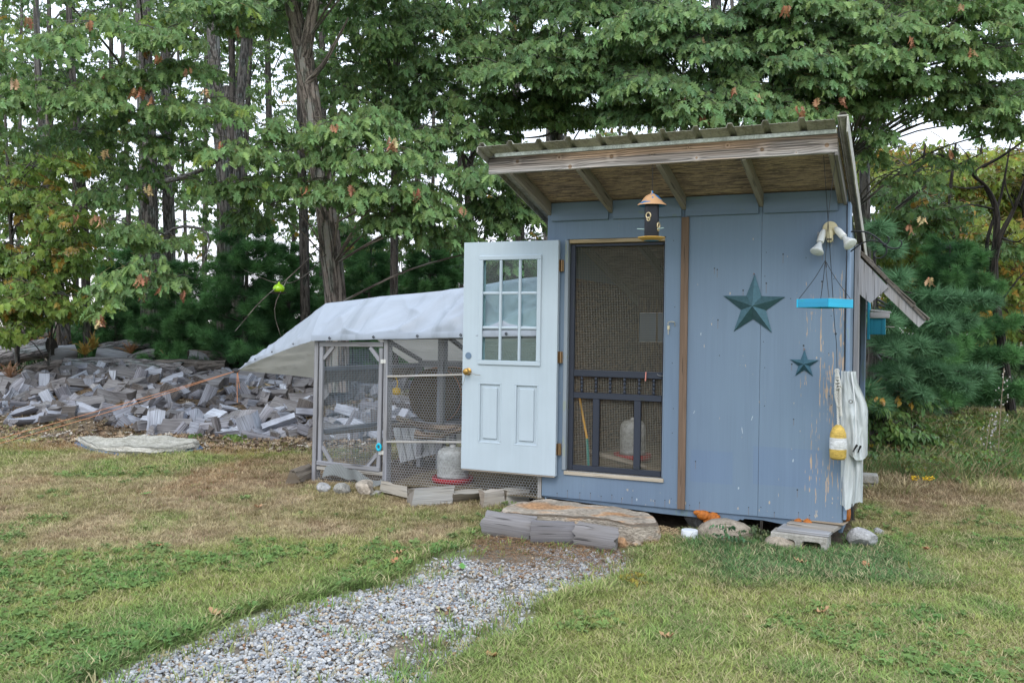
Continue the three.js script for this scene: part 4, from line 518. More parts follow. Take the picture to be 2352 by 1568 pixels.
  const tw = L(tip.x, tip.y, tip.z), orange = mat([0.6, 0.27, 0.14], 0.8), a = at(-160, 1050, 9.4), b = at(-160, 1062, 9.4), mid = (p, q, s) => { const m = p.clone().lerp(q, 0.5); m.y -= s; return m; };
  single('guy_rope', merge([wire([tw, mid(tw, a, 0.01), a], 0.003), wire([tw, mid(tw, b, 0.03), b], 0.003), wire([tw.clone().add(V3(0.0, 0.01, 0.01)), tw.clone().add(V3(0.005, -0.15, 0.02)), tw.clone().add(V3(0.01, -0.36, 0.02))], 0.004), wire([tw, tw.clone().add(V3(0.02, -0.1, 0.02)), tw.clone().add(V3(0.03, -0.2, 0.0))], 0.004), new THREE.TorusGeometry(0.02, 0.006, 6, 12).translate(tw.x, tw.y, tw.z)]), orange, 'thin orange rope doubled from the tarp corner down across the grass', 'rope');
}
// ================= ground, path, grass =================
const pathPts = [[60, 1660], [255, 1556], [443, 1492], [651, 1400], [795, 1370], [935, 1338], [1015, 1294], [1105, 1262], [1130, 1236], [1420, 1266], [1400, 1300], [1335, 1338], [1210, 1378], [1175, 1420], [1140, 1455], [1040, 1482], [965, 1520], [925, 1575], [850, 1660]].map((p) => gnd(...p));
function pathDist(x, z) { // negative inside
  let inside = false, d = 1e9; const n = pathPts.length;
  for (let i = 0, j = n - 1; i < n; j = i++) { const a = pathPts[i], b = pathPts[j]; if ((a.z > z) !== (b.z > z) && x < (b.x - a.x) * (z - a.z) / (b.z - a.z) + a.x) inside = !inside; const dx = b.x - a.x, dz = b.z - a.z, t = clamp(((x - a.x) * dx + (z - a.z) * dz) / (dx * dx + dz * dz)); d = Math.min(d, (x - a.x - dx * t) ** 2 + (z - a.z - dz * t) ** 2); }
  d = Math.sqrt(d); return (inside ? -d : d) - 0.09;
}
const edgeN = (x, z) => (fbm(x * 3 + 5, z * 3 + 2, 3) - 0.5) * 0.22;
function local(x, z) { const p = V3(x - O.x, 0, z - O.z); return [p.dot(UX), p.dot(WX)]; }
const underShed = (x, z) => { const [u, w] = local(x, z); return u > -2.5 && u < 2.5 && w < 0.03 && w > -2.8; };
// share of leaf litter and bare soil near the heap and under the trees
function litterAt(x, z) { const Z = -z, left = sst(10.0, 11.6, Z + (fbm(x * 0.7, z * 0.7, 3, 1e6, 1e6, 3) - 0.5) * 2.2), right = sst(10.5, 12.5, Z + (fbm(x * 0.9, z * 0.9, 3, 1e6, 1e6, 4) - 0.5) * 2); return lerp(left, right, sst(0, 3, x)); }
const GREEN = [0.15, 0.235, 0.07], BLUEGREEN = [0.085, 0.175, 0.07], YELLOW = [0.26, 0.285, 0.09], TAN = [0.4, 0.32, 0.2], BROWN = [0.25, 0.17, 0.105], RUST = [0.28, 0.145, 0.065], SOIL = [0.13, 0.10, 0.075];
function lawn(x, z) { // [colour, dryness, height]
  const Z = -z, n1 = fbm(x * 0.55 + 3, z * 0.55, 4, 1e6, 1e6, 11), n2 = fbm(x * 2.1, z * 2.1 + 9, 3, 1e6, 1e6, 12), n3 = fbm(x * 7, z * 7, 2, 1e6, 1e6, 14);
  let dry = 0.22 + (n1 - 0.5) * 0.95 + (n2 - 0.5) * 0.75, hgt = 1;
  const farLeft = (1 - sst(-0.6, 0.4, x)) * sst(6.2, 7.0, Z + (n1 - 0.5) * 1.4), right = sst(0.6, 1.4, x);
  dry += farLeft * 0.5 * (1 - 0.5 * sst(9.4, 10.6, Z)); dry += right * (0.16 - 0.1 * n1); dry -= 0.28 * sst(5.6, 4.6, Z) * (1 - right);
  const weeds = right * sst(1.1, 1.5, x) * sst(5.75, 6.05, Z + (n2 - 0.5) * 0.5) * (1 - sst(7, 7.6, Z)) * (1 - sst(2.6, 3.2, x)), e = pathDist(x, z), lip = e > -0.1 ? 1 - sst(0.05, 0.32, e) : 1;
  dry -= weeds * 0.7 + lip * 0.38; hgt += weeds * 0.25 + lip * 0.2 + right * sst(8.2, 9.5, Z) * 0.8;
  const rust = (1 - sst(-3.4, -2.2, x)) * sst(8.0, 8.8, Z) * sst(0.44, 0.62, n1 + 0.1); dry += right * sst(7.5, 9, Z) * 0.2;
  dry = clamp(dry); let c = mix3(GREEN, YELLOW, sst(0.1, 0.5, n2 * 0.6 + dry * 0.4)); c = mix3(c, BLUEGREEN, clamp(weeds * 0.85 + lip * 0.25)); c = mix3(c, mix3(TAN, BROWN, sst(0.4, 0.7, n3 * 0.5 + n1 * 0.5)), sst(0.3, 0.85, dry)); c = mix3(c, RUST, rust * 0.7);
  return [c, dry, hgt, weeds];
}
{
  const xs = [], zs = []; for (let x = -12; x <= 12.001; x += 0.1) xs.push(x); for (let s = 0.25, x = 12; x < 260; s *= 1.28) { x += s; xs.push(x); xs.unshift(-x); }
  for (let z = 1; z >= -16.001; z -= 0.1) zs.push(z); for (let s = 0.2, z = -16; z > -300; s *= 1.22) { z -= s; zs.push(z); } for (let s = 0.3, z = 1; z < 90; s *= 1.4) { z += s; zs.unshift(z); }
  const pos = [], uv = [], col = [], idx = [], nx = xs.length;
  zs.forEach((z, j) => xs.forEach((x, i) => {
    const e = pathDist(x, z) + edgeN(x, z), l = litterAt(x, z), near = Math.abs(x) < 14 && z > -18 && z < 1.2; let h = gh(x, z) - 0.025 * sst(0.05, -0.1, e);
    const [u, w] = local(x, z); if (u > -0.1 && u < 2.6 && w < 0.06 && w > -2.8) h -= 0.06;
    const [c0, dry] = lawn(x, z); let c = mix3(mix3(c0, SOIL, 0.35), SOIL, l * 0.8); c = mix3(c, [0.23, 0.2, 0.165], sst(0.04, -0.06, e)); if (underShed(x, z)) c = SOIL;
    const k = near ? 0.75 + 0.5 * fbm(x * 5, z * 5, 3, 1e6, 1e6, 18) : 0.9; pos.push(x, h, z); uv.push(x, z); col.push(c[0] * k, c[1] * k, c[2] * k);
  }));
  for (let j = 0; j + 1 < zs.length; j++) for (let i = 0; i + 1 < nx; i++) { const a = j * nx + i; idx.push(a, a + nx, a + 1, a + 1, a + nx, a + nx + 1); }
  const g = raw(pos, uv, col); g.setIndex(idx); g.computeVertexNormals();
  if (g.attributes.normal.getY(5000) < 0) { g.index.array.reverse(); g.computeVertexNormals(); }
  struct('ground', g, mat([1.25, 1.25, 1.25], 0.97, { vertexColors: true, map: rep(speck, 1.3, 1.3), bumpMap: rep(rockBump, 3, 3), bumpScale: 0.02 }));
}
{ // grass
  const tubP = gnd(1584, 1236), R = rng(21), blades = (n, h, w, spread, bend, seed) => { const Q = rng(seed), pos = [], nor = []; for (let i = 0; i < n; i++) { const a = Q() * 6.28, r = Math.sqrt(Q()) * spread, x = Math.cos(a) * r, z = Math.sin(a) * r, hh = h * (0.55 + Q() * 0.7), b = a + (Q() - 0.5) * 2, l = bend * hh * (0.3 + Q()), ux = Math.cos(b + 1.57) * w / 2, uz = Math.sin(b + 1.57) * w / 2, mx = x + Math.cos(b) * l * 0.35, mz = z + Math.sin(b) * l * 0.35, tx = x + Math.cos(b) * l, tz = z + Math.sin(b) * l; const A = [x - ux, -0.01, z - uz], B = [x + ux, -0.01, z + uz], C = [mx - ux * 0.8, hh * 0.6, mz - uz * 0.8], D = [mx + ux * 0.8, hh * 0.6, mz + uz * 0.8], E = [tx, hh, tz]; pos.push(...A, ...B, ...D, ...A, ...D, ...C, ...C, ...D, ...E); for (let k = 0; k < 9; k++) nor.push(Math.cos(b + 1.57) * 0.3, 0.9, Math.sin(b + 1.57) * 0.3); } return raw(pos); };
  const geos = [blades(8, 0.045, 0.0042, 0.035, 0.8, 1), blades(9, 0.05, 0.0055, 0.045, 1.1, 2), blades(7, 0.075, 0.0045, 0.03, 0.9, 3)], ms = [[], [], []], cs = [[], [], []];
  for (let k = 0; k < 330000; k++) {
    const Z = 3.3 + 13 * Math.pow(R(), 1.5), x = (R() * 2 - 1) * (Z * 0.6 + 0.3), z = -Z; if (underShed(x, z)) continue;
    const e = pathDist(x, z) + edgeN(x, z); if (e < 0.06 && R() > (e < -0.2 ? 0.004 : 0.05)) continue;
    const lit = litterAt(x, z); if (R() < lit * (x > 2 ? 0.62 : 0.93)) continue;
    const [c, dry, hgt, weeds] = lawn(x, z); if (R() < dry * 0.5) continue; if ((x - tubP.x) ** 2 + (z - tubP.z) ** 2 < 0.03 && R() < 0.8) continue;
    const [u, w] = local(x, z); if (u > -0.2 && u < 1.25 && w > 0 && w < 1.0 && !(u > 1.12 && w > 0.35)) continue; if (u > -2.6 && u < 2.6 && w > 0 && w < 0.1 && R() < 0.6) continue;
    const i = hgt > 1.28 && R() < 0.35 ? 2 : Z > 7 ? 1 : R() < 0.6 ? 0 : 1, s = (0.7 + R() * 0.6) * Math.min(2.2, hgt) * (Z > 9 ? 1.35 : 1) * (1 - 0.3 * dry);
    const q = 0.65 + R() * 0.75, t = R() < 0.2 + dry * 0.35 + (x > 0.5 ? 0.08 : 0) ? mix3(c, TAN, 0.7) : R() < 0.1 ? mix3(c, [0.14, 0.25, 0.05], 0.6) : c;
    ms[i].push(M4(V3(x, gh(x, z), z), EQ((R() - 0.5) * 0.3, R() * 6.28, (R() - 0.5) * 0.3), V3(s, s * (0.5 + R() * 0.42), s))); cs[i].push(rgb(t[0] * q * 1.15, t[1] * q * 1.15, t[2] * q * 1.15));
  }
  { const Q = rng(77); const g4 = (() => { const pos = [], nor = []; for (let i = 0; i < 6; i++) { const a = i * 1.05 + Q() * 0.5, l = 0.018 + Q() * 0.022, w = l * 0.3, c = Math.cos(a), s = Math.sin(a), y = 0.012 + Q() * 0.02; const A = [0, 0.004, 0], B = [c * l * 0.55 - s * w, y, s * l * 0.55 + c * w], C = [c * l * 0.55 + s * w, y, s * l * 0.55 - c * w], D = [c * l, y * 0.8, s * l]; pos.push(...A, ...B, ...C, ...B, ...D, ...C); for (let k = 0; k < 6; k++) nor.push(c * 0.2, 0.95, s * 0.2); } return raw(pos); })(); geos.push(g4); ms.push([]); cs.push([]);
    for (let k = 0; k < 26000; k++) { const Z = 3.4 + 6 * Math.pow(Q(), 1.3), x = (Q() * 2 - 1) * (Z * 0.6 + 0.3), z = -Z, e = pathDist(x, z); if (underShed(x, z) || e < 0.05) continue; const n = fbm(x * 1.4 + 20, z * 1.4, 3); if (n < 0.52 + (x > 0.6 ? 0.08 : 0) || Q() < (x > 0.6 ? 0.7 : 0.4)) continue; const [c, dry] = lawn(x, z); if (dry > 0.55) continue; const s = 0.7 + Q() * 0.9, q = 0.8 + Q() * 0.5, t = mix3(c, [0.09, 0.2, 0.06], 0.6); ms[3].push(M4(V3(x, gh(x, z) + 0.012, z), EQ((Q() - 0.5) * 0.5, Q() * 6.28, (Q() - 0.5) * 0.5), s)); cs[3].push(rgb(t[0] * q, t[1] * q, t[2] * q)); } }
  const gm = mat([1, 1, 1], 1, { transmission: 0.25, thickness: 0, specularIntensity: 0.2 }), G = new THREE.Group(); G.name = 'grass'; G.userData.kind = 'stuff'; tag(G, 'short mown grass with dry tan patches', 'grass'); scene.add(G);
  geos.forEach((g, i) => many('grass_blades', g, gm, ms[i], cs[i], G));
}
{ // gravel
  const R = rng(31), st = [rock(1, 0.62, 0.8, 2, 6, 0.1, 1), rock(1, 0.7, 0.72, 5, 8, 0.1, 1), rock(1, 0.5, 0.9, 9, 5, 0.12, 1)], ms = [[], [], []], cs = [[], [], []];
  const bx = pathPts.map((p) => p.x), bz = pathPts.map((p) => p.z), x0 = Math.min(...bx) - 0.3, x1 = Math.max(...bx) + 0.3, z0 = Math.min(...bz) - 0.3, z1 = Math.max(...bz) + 0.2;
  for (let k = 0; k < 90000; k++) {
    const x = lerp(x0, x1, R()), z = lerp(z0, z1, R()), e = pathDist(x, z) + edgeN(x, z); if (e > 0.05 || (e > -0.02 && R() > 0.25)) continue;
    const dirt = fbm(x * 2.2 + 4, z * 2.2, 3, 1e6, 1e6, 33), bare = sst(0.56, 0.68, dirt) + sst(6.1, 6.7, -z) * 0.4; if (R() < bare * 0.85) continue;
    const i = Math.floor(R() * 3), s = 0.0055 + 0.0105 * Math.pow(R(), 2.0), t = R(); let c = t < 0.4 ? [0.55, 0.55, 0.56] : t < 0.74 ? [0.4, 0.42, 0.46] : t < 0.83 ? [0.22, 0.24, 0.28] : t < 0.94 ? [0.5, 0.42, 0.32] : [0.33, 0.2, 0.12];
    const q = 0.75 + R() * 0.5; ms[i].push(M4(V3(x, gh(x, z) - 0.02 + s * 0.3 + R() * 0.012, z), EQ((R() - 0.5) * 1.2, R() * 6.28, (R() - 0.5) * 1.2), s)); cs[i].push(rgb(c[0] * q, c[1] * q, c[2] * q));
  }
  const G = new THREE.Group(); G.name = 'gravel_path'; G.userData.kind = 'structure'; scene.add(G);
  const gm = mat([1, 1, 1], 0.85, { map: rep(speck, 0.35, 0.35) }); st.forEach((g, i) => many('gravel', g, gm, ms[i], cs[i], G));
}
// simple curled leaf lying on the ground
function flatLeaf(l, w, curl, seed) { const R = rng(seed), out = [[0, 0.02], [0.15, 0.2], [0.25, 0.12], [0.42, 0.42], [0.52, 0.16], [0.68, 0.4], [0.76, 0.14], [0.9, 0.2], [1, 0]], pos = [], f = (t, s) => [(t - 0.5) * l, curl * l * ((t - 0.5) ** 2 * 1.6 + s * s * 1.8) + 0.002, s * w]; for (const sg of [-1, 1]) for (let i = 0; i + 1 < out.length; i++) { const [a, p] = out[i], [b, q] = out[i + 1]; pos.push(...f(a, 0), ...f(b, 0), ...f(b, q * sg), ...f(a, 0), ...f(b, q * sg), ...f(a, p * sg)); } return raw(pos); }
{
  const R = rng(41), g1 = flatLeaf(0.1, 0.07, 0.35, 1), g2 = flatLeaf(0.075, 0.05, 0.7, 2), ms = [[], []], cs = [[], []];
  for (let k = 0; k < 26000; k++) { const Z = 9.2 + 10 * R() * R(), x = (R() * 2 - 1) * Z * 0.62, z = -Z; if (underShed(x, z) && Z < 9.6) continue; const l = litterAt(x, z); if (R() > l) continue; const i = R() < 0.5 ? 0 : 1, t = R(), c = t < 0.35 ? [0.33, 0.25, 0.17] : t < 0.65 ? [0.22, 0.145, 0.09] : t < 0.85 ? [0.14, 0.1, 0.075] : [0.42, 0.38, 0.33], q = 0.7 + R() * 0.6; ms[i].push(M4(V3(x, gh(x, z) + R() * 0.02, z), EQ((R() - 0.5) * 0.9, R() * 6.28, (R() - 0.5) * 0.9), 0.6 + R() * 0.7)); cs[i].push(rgb(c[0] * q, c[1] * q, c[2] * q)); }
  const G = new THREE.Group(); G.name = 'leaf_litter'; G.userData.kind = 'stuff'; tag(G, 'dry brown leaf litter and chips around the firewood heap and under the trees', 'leaf litter'); scene.add(G); [g1, g2].forEach((g, i) => many('dead_leaves', g, mat([1, 1, 1], 0.9), ms[i], cs[i], G));
  // wood shavings and thatch by the step
  const S = [[], []], C = [[], []], chip = box(0.02, 0.0025, 0.006, 0.0008), thatch = wire([V3(-0.03, 0, 0), V3(0, 0.008, 0.004), V3(0.03, 0, -0.003)], 0.0012, 3, 2);
  for (let k = 0; k < 5200; k++) { const b = k % 2, p = b ? gnd(1090 + R() * 340, 1238 + R() * R() * 110) : gnd(1430 + R() * 150, 1195 + R() * 60); if (underShed(p.x, p.z)) continue; S[b].push(M4(p.clone().add(V3((R() - 0.5) * 0.1, 0.004 + R() * 0.012, (R() - 0.5) * 0.1)), EQ((R() - 0.5) * 0.8, R() * 6.28, (R() - 0.5) * 0.8), 0.6 + R() * 0.8)); const q = 0.6 + R() * 0.7; C[b].push(b ? rgb(0.26 * q, 0.16 * q, 0.09 * q) : rgb(0.46 * q, 0.34 * q, 0.2 * q)); }
  const H = new THREE.Group(); H.name = 'wood_shavings'; H.userData.kind = 'stuff'; tag(H, 'scattered wood shavings and brown thatch at the foot of the stone step', 'shavings'); scene.add(H); many('shavings', chip, mat([1, 1, 1], 0.9), S[0], C[0], H); many('thatch', thatch, mat([1, 1, 1], 0.9), S[1], C[1], H);
  const lv = [[915, 1272, 1], [905, 1292, 0], [493, 1412, 1], [368, 1255, 0], [1130, 1508, 0], [1888, 1407, 1], [1990, 1300, 0], [1838, 1292, 1], [2128, 1262, 0], [1533, 1465, 1], [335, 1132, 2], [1062, 1302, 2], [2088, 1305, 3], [592, 1166, 1]];
  const where = ['on the lawn just left of the gravel path, the farther of two', 'on the lawn just left of the gravel path, the nearer of two', 'curled on the near left lawn beside the gravel', 'small and rust coloured on the mid left lawn', 'standing in the grass right of the gravel near the bottom', 'on the lawn below the boulders at right', 'beside the grey rock at the shed corner', 'under the concrete block', 'in the grass far right of the shed', 'on the lawn right of the gravel path', 'bright green, lying on the dry grass left', 'green, lying on the gravel', 'yellow green, standing in the lawn at right', 'pale, on the dry grass before the run'];
  lv.forEach(([x, y, k], i) => single('fallen_leaf', flatLeaf(0.1, 0.075, [0.5, 0.75, 0.2, 0.4][k], i), mat([[0.36, 0.16, 0.08], [0.4, 0.24, 0.13], [0.1, 0.24, 0.05], [0.28, 0.26, 0.05]][k], 0.8), 'fallen oak leaf ' + where[i], 'leaf', gnd(x, y, 0.03), i * 1.3).rotation.z = k === 3 ? 1.2 : 0.15);
}
// ================= stones, logs and blocks round the shed =================
function slabRock(pts, top, bot, seed, rough = 0.03, tilt = 0) { // an irregular slab with the given outline
  const c = pts.reduce((s, p) => s.add(p), V3()).multiplyScalar(1 / pts.length), cv = new THREE.CatmullRomCurve3(pts.map((p) => V3(p.x, 0, p.z)), true, 'catmullrom', 0.3), N = 96, rings = [[0, 0], [0.3, 0], [0.55, 0], [0.75, 0], [0.88, 0], [0.955, 0.0], [0.99, 0.1], [1.0, 0.3], [1.01, 0.55], [0.995, 0.8], [0.96, 1]], pos = [], uv = [], idx = [], ed = cv.getPoints(N).slice(0, N);
  rings.forEach(([s, d]) => { for (let i = 0; i <= N; i++) { const e = ed[i % N], x0 = lerp(c.x, e.x, s), z0 = lerp(c.z, e.z, s), lay = d > 0 ? (vn(i * 0.35, Math.floor(d * 9) * 3.7, N * 0.35, 1e6, seed) - 0.5) * 0.04 : 0, k = 1 + (d > 0 ? lay : 0), x = c.x + (x0 - c.x) * k, z = c.z + (z0 - c.z) * k; const y = lerp(top, bot, d) + (1 - d) * ((fbm(x * 3 + seed, z * 3, 4) - 0.5) * rough * 2 + (fbm(x * 14, z * 14 + seed, 2) - 0.5) * rough * 0.5 + tilt * (x - c.x)); pos.push(x, y, z); uv.push(d > 0 ? i * 0.03 : x, d > 0 ? y * 1.5 : z); } });
  for (let j = 0; j + 1 < rings.length; j++) for (let i = 0; i < N; i++) { const a = j * (N + 1) + i; idx.push(a, a + 1, a + N + 1, a + 1, a + N + 2, a + N + 1); }
  const g = raw(pos, uv); g.setIndex(idx); return toCreasedNormals(g, 0.7);
}
const stoneTan = mat([0.5, 0.43, 0.36], 0.9, { map: rep(rockTex, 1.2, 1.2), bumpMap: rep(rockBump, 1.6, 1.6), bumpScale: 0.02 }), stoneGrey = mat([0.42, 0.42, 0.43], 0.9, { map: rep(speck, 2, 2), bumpMap: rep(rockBump, 2, 2), bumpScale: 0.015 }), stonePale = mat([0.4, 0.39, 0.37], 0.9, { map: rep(speck, 2, 2), bumpMap: rep(rockBump, 3, 3), bumpScale: 0.01 }), stoneBuff = mat([0.42, 0.36, 0.3], 0.9, { map: rep(speck, 1.5, 1.5), bumpMap: rep(rockBump, 2, 2), bumpScale: 0.008 });
{
  const topAt = (x, y) => gnd(x, y, 0.15);
  single('stepping_stone', slabRock([[1246, 1141], [1190, 1152], [1150, 1168], [1153, 1180], [1270, 1184], [1335, 1188], [1400, 1196], [1455, 1208], [1515, 1202], [1500, 1188], [1420, 1166], [1330, 1148]].map((p) => topAt(...p)), 0.165, -0.02, 3, 0.03), stoneTan, 'large flat rust stained stone slab forming the step below the door', 'stone');
  const lg = (V1, V2, r, kind, seed, label, m, upk = 0.75, roll = 0) => { const a = gnd(...V1, r * upk), b = gnd(...V2, r * upk), d = b.clone().sub(a), g = splitLog(d.length(), r, seed, kind), q = new THREE.Quaternion().setFromUnitVectors(V3(1, 0, 0), d.normalize()); const o = single('edging_log', g, m, label, 'log', a.clone().add(b).multiplyScalar(0.5)); o.quaternion.copy(q.multiply(EQ(roll, 0, 0, 'XYZ'))); return o; };
  const gw = wood([0.38, 0.385, 0.41], { vertexColors: true }), gw2 = wood([0.30, 0.305, 0.335], { vertexColors: true }), bw = wood([0.36, 0.33, 0.29], { vertexColors: true });
  lg([1113, 1206], [1222, 1222], 0.095, 1, 11, 'half round grey log edging the gravel, leftmost of the three before the step', gw); lg([1222, 1228], [1322, 1230], 0.09, 1, 12, 'darker half round log edging the gravel, middle one of the three before the step', gw2); lg([1322, 1232], [1418, 1246], 0.092, 1, 13, 'grey half round log edging the gravel, rightmost of the three before the step', gw);
  const z5 = (x, y) => [(850 + 0.4783 * x) / 1.27551, (750 + 0.4783 * y) / 1.27551];
  lg(z5(572, 1425), z5(735, 1460), 0.065, 0, 14, 'brownish thin log at the foot of the wire run beside the large split log', bw); lg(z5(735, 1455), z5(985, 1440), 0.115, 0, 25, 'large pale split log lying against the wire run', wood([0.46, 0.45, 0.44], { vertexColors: true }), 0.8, 1.2); lg(z5(985, 1468), z5(1172, 1452), 0.08, 0, 16, 'grey split log between the large split log and the timber by the shed corner', bw);
  lg(z5(1172, 1492), z5(1300, 1478), 0.075, 2, 17, 'squared timber lying by the shed corner, left piece of two end to end', wood([0.44, 0.4, 0.36], { vertexColors: true })); lg(z5(1303, 1478), z5(1450, 1458), 0.075, 2, 18, 'squared timber lying by the shed corner, right piece of two end to end', wood([0.45, 0.42, 0.38], { vertexColors: true })); lg(z5(30, 1350), z5(130, 1310), 0.11, 0, 19, 'short weathered log chunk beside the left post of the run', bw);
  const st = (x, y, sx, sy, sz, seed, m, label, up = 0.0, cuts = 7) => { const o = single('stone', rock(sx, sy, sz, seed, cuts, 0.12, 3), m, label, 'stone', gnd(x, y, up), seed); return o; };
  const s1 = z5(205, 1420), s2 = z5(315, 1430), s3 = z5(460, 1420); st(...s1, 0.085, 0.06, 0.07, 2, stoneGrey, 'rounded grey stone at the foot of the left run post', 0.03); st(...s2, 0.1, 0.065, 0.08, 5, stonePale, 'pale angular stone, second from the left run post', 0.03); st(...s3, 0.14, 0.075, 0.1, 8, stoneTan, 'large tan blocky stone lying against the run gate', 0.05, 9);
  st(...z5(520, 1452), 0.1, 0.025, 0.08, 11, stonePale, 'flat pale stone in the grass below the tan blocky stone', 0.005); st(...z5(840, 1500), 0.07, 0.03, 0.06, 12, stoneGrey, 'small half buried stone before the large split log', 0.0);
  st(1672, 1236, 0.26, 0.15, 0.2, 15, stoneBuff, 'long low rounded boulder under the front of the shed', 0.0, 3); st(1796, 1256, 0.14, 0.105, 0.12, 19, stoneBuff, 'smaller rounded boulder beside the concrete block', 0.0, 3);
  const br = st(1982, 1240, 0.12, 0.1, 0.12, 22, stoneGrey, 'blue grey angular rock at the right corner of the shed', 0.05, 9); st(2018, 1228, 0.05, 0.06, 0.05, 25, stoneGrey, 'small upright stone right of the blue grey rock', 0.0); st(1592, 1196, 0.11, 0.06, 0.08, 27, stoneGrey, 'grey stone in the shade under the shed right of the step', 0.0, 4);
  for (const [x, y, a, b, c, s, l] of [[1428, 1248, 0.055, 0.045, 0.04, 31, 'rounded stone chip at the end of the three logs'], [1440, 1240, 0.035, 0.07, 0.03, 32, 'upright reddish stone chip right of the three logs'], [1462, 1246, 0.06, 0.03, 0.045, 33, 'pinkish flat stone chip in the shavings, foremost'], [1470, 1226, 0.07, 0.04, 0.05, 34, 'grey stone chip tucked under the slab nose'], [1452, 1230, 0.05, 0.03, 0.04, 35, 'tan stone chip in the shavings under the slab nose']]) st(x, y, a, b, c, s, s % 2 ? stoneTan : stoneBuff, l, 0.02, 8);
  // concrete block and planks under the corner
  const cb = thing('concrete_block', 'pale concrete block with two hollow cells under the right corner of the shed', 'block', L(2.17, 0.022, 0.19), -TH - 0.06), conc = mat([0.46, 0.44, 0.41], 0.95, { map: rep(speck, 4, 4), bumpMap: rep(rockBump, 8, 8), bumpScale: 0.006 });
  { const s = new THREE.Shape(rect(-0.2, 0.2, -0.1, 0.085).map((p) => new THREE.Vector2(...p))); for (const [a, b] of [[-0.165, -0.02], [0.02, 0.165]]) { const h = new THREE.Path(); h.moveTo(a + 0.03, -0.07); h.lineTo(b - 0.03, -0.07); h.quadraticCurveTo(b, -0.07, b, -0.04); h.lineTo(b, 0.02); h.quadraticCurveTo(b, 0.05, b - 0.03, 0.05); h.lineTo(a + 0.03, 0.05); h.quadraticCurveTo(a, 0.05, a, 0.02); h.lineTo(a, -0.04); h.quadraticCurveTo(a, -0.07, a + 0.03, -0.07); s.holes.push(h); } part('block_body', new THREE.ExtrudeGeometry(s, { depth: 0.19, bevelThickness: 0.004, bevelSize: 0.004, bevelSegments: 1 }).translate(0, 0, -0.1), conc, cb); }
  const pl = (n, u, v, w, a, b, c, turn, m, label) => single('shim_plank', box(a, b, c, 0.004, 0), m, label, 'plank', L(u, v, w), -TH + turn);
  pl(0, 2.2, 0.125, 0.15, 0.38, 0.026, 0.2, -0.12, wood([0.34, 0.34, 0.36]), 'grey plank packed on the concrete block, lowest of three'); pl(1, 2.25, 0.146, 0.04, 0.36, 0.03, 0.2, -0.2, wood([0.36, 0.33, 0.3]), 'weathered plank packed on the concrete block, middle of three'); pl(2, 2.25, 0.171, -0.06, 0.46, 0.011, 0.16, -0.16, wood([0.34, 0.27, 0.2]), 'brown thin plank directly under the shed corner, topmost of three');
  for (const [k, v, l] of [[0, 0.06, 'pale cement brick at the far corner of the shed, bottom of two'], [1, 0.155, 'pale cement brick at the far corner of the shed, top of two']]) single('cement_brick', box(0.24, 0.085, 0.2, 0.008), conc, l, 'brick', L(2.47 + k * 0.01, v, -2.62), -TH + k * 0.1);
  const tub = thing('tub', 'small white plastic tub upside down in the weeds before the shed', 'tub', gnd(1584, 1234, 0.012)); part('body', lathe([[0.066, 0], [0.064, 0.055], [0.062, 0.06], [0, 0.061]], 28), mat([0.72, 0.75, 0.8], 0.4), tub); part('rim', new THREE.TorusGeometry(0.066, 0.004, 8, 28).rotateX(Math.PI / 2).translate(0, 0.004, 0), mat([0.72, 0.75, 0.8], 0.4), tub);
  single('stake', barBetween(V3(0, -0.05, 0), V3(0.003, 0.15, 0), 0.02, 0.018), darkWood, 'black charred stake standing in the grass between the two boulders', 'stake', gnd(1748, 1240));
  // netting scrap at the gate foot
  const ns = new THREE.PlaneGeometry(0.6, 0.1, 40, 14), p = ns.attributes.position; for (let i = 0; i < p.count; i++) { const x = p.getX(i), y = p.getY(i); p.setXYZ(i, x, 0.12 + y * (1 - sst(0, 0.31, x) * 0.55) - 0.07 * sst(-0.1, 0.31, x) + 0.02 * Math.sin(x * 22), 0.05 * Math.sin(x * 14 + y * 9) + (0.1 - y) * 0.35); } ns.computeVertexNormals();
  const nsT = tex(128, 128, (u, v, o) => { const a = Math.abs((u * 16) % 1 - 0.5) > 0.3 || Math.abs((v * 16) % 1 - 0.5) > 0.3; o[0] = a ? 0.26 : 0.06; o[1] = a ? 0.27 : 0.065; o[2] = a ? 0.27 : 0.055; }); single('netting_scrap', ns, mat([0.8, 0.8, 0.8], 0.9, { map: rep(nsT, 3, 1.2) }), 'crumpled grey netting scrap with a black end at the foot of the run gate', 'netting', L(-1.92, 0.11, 0.06), -TH);
}
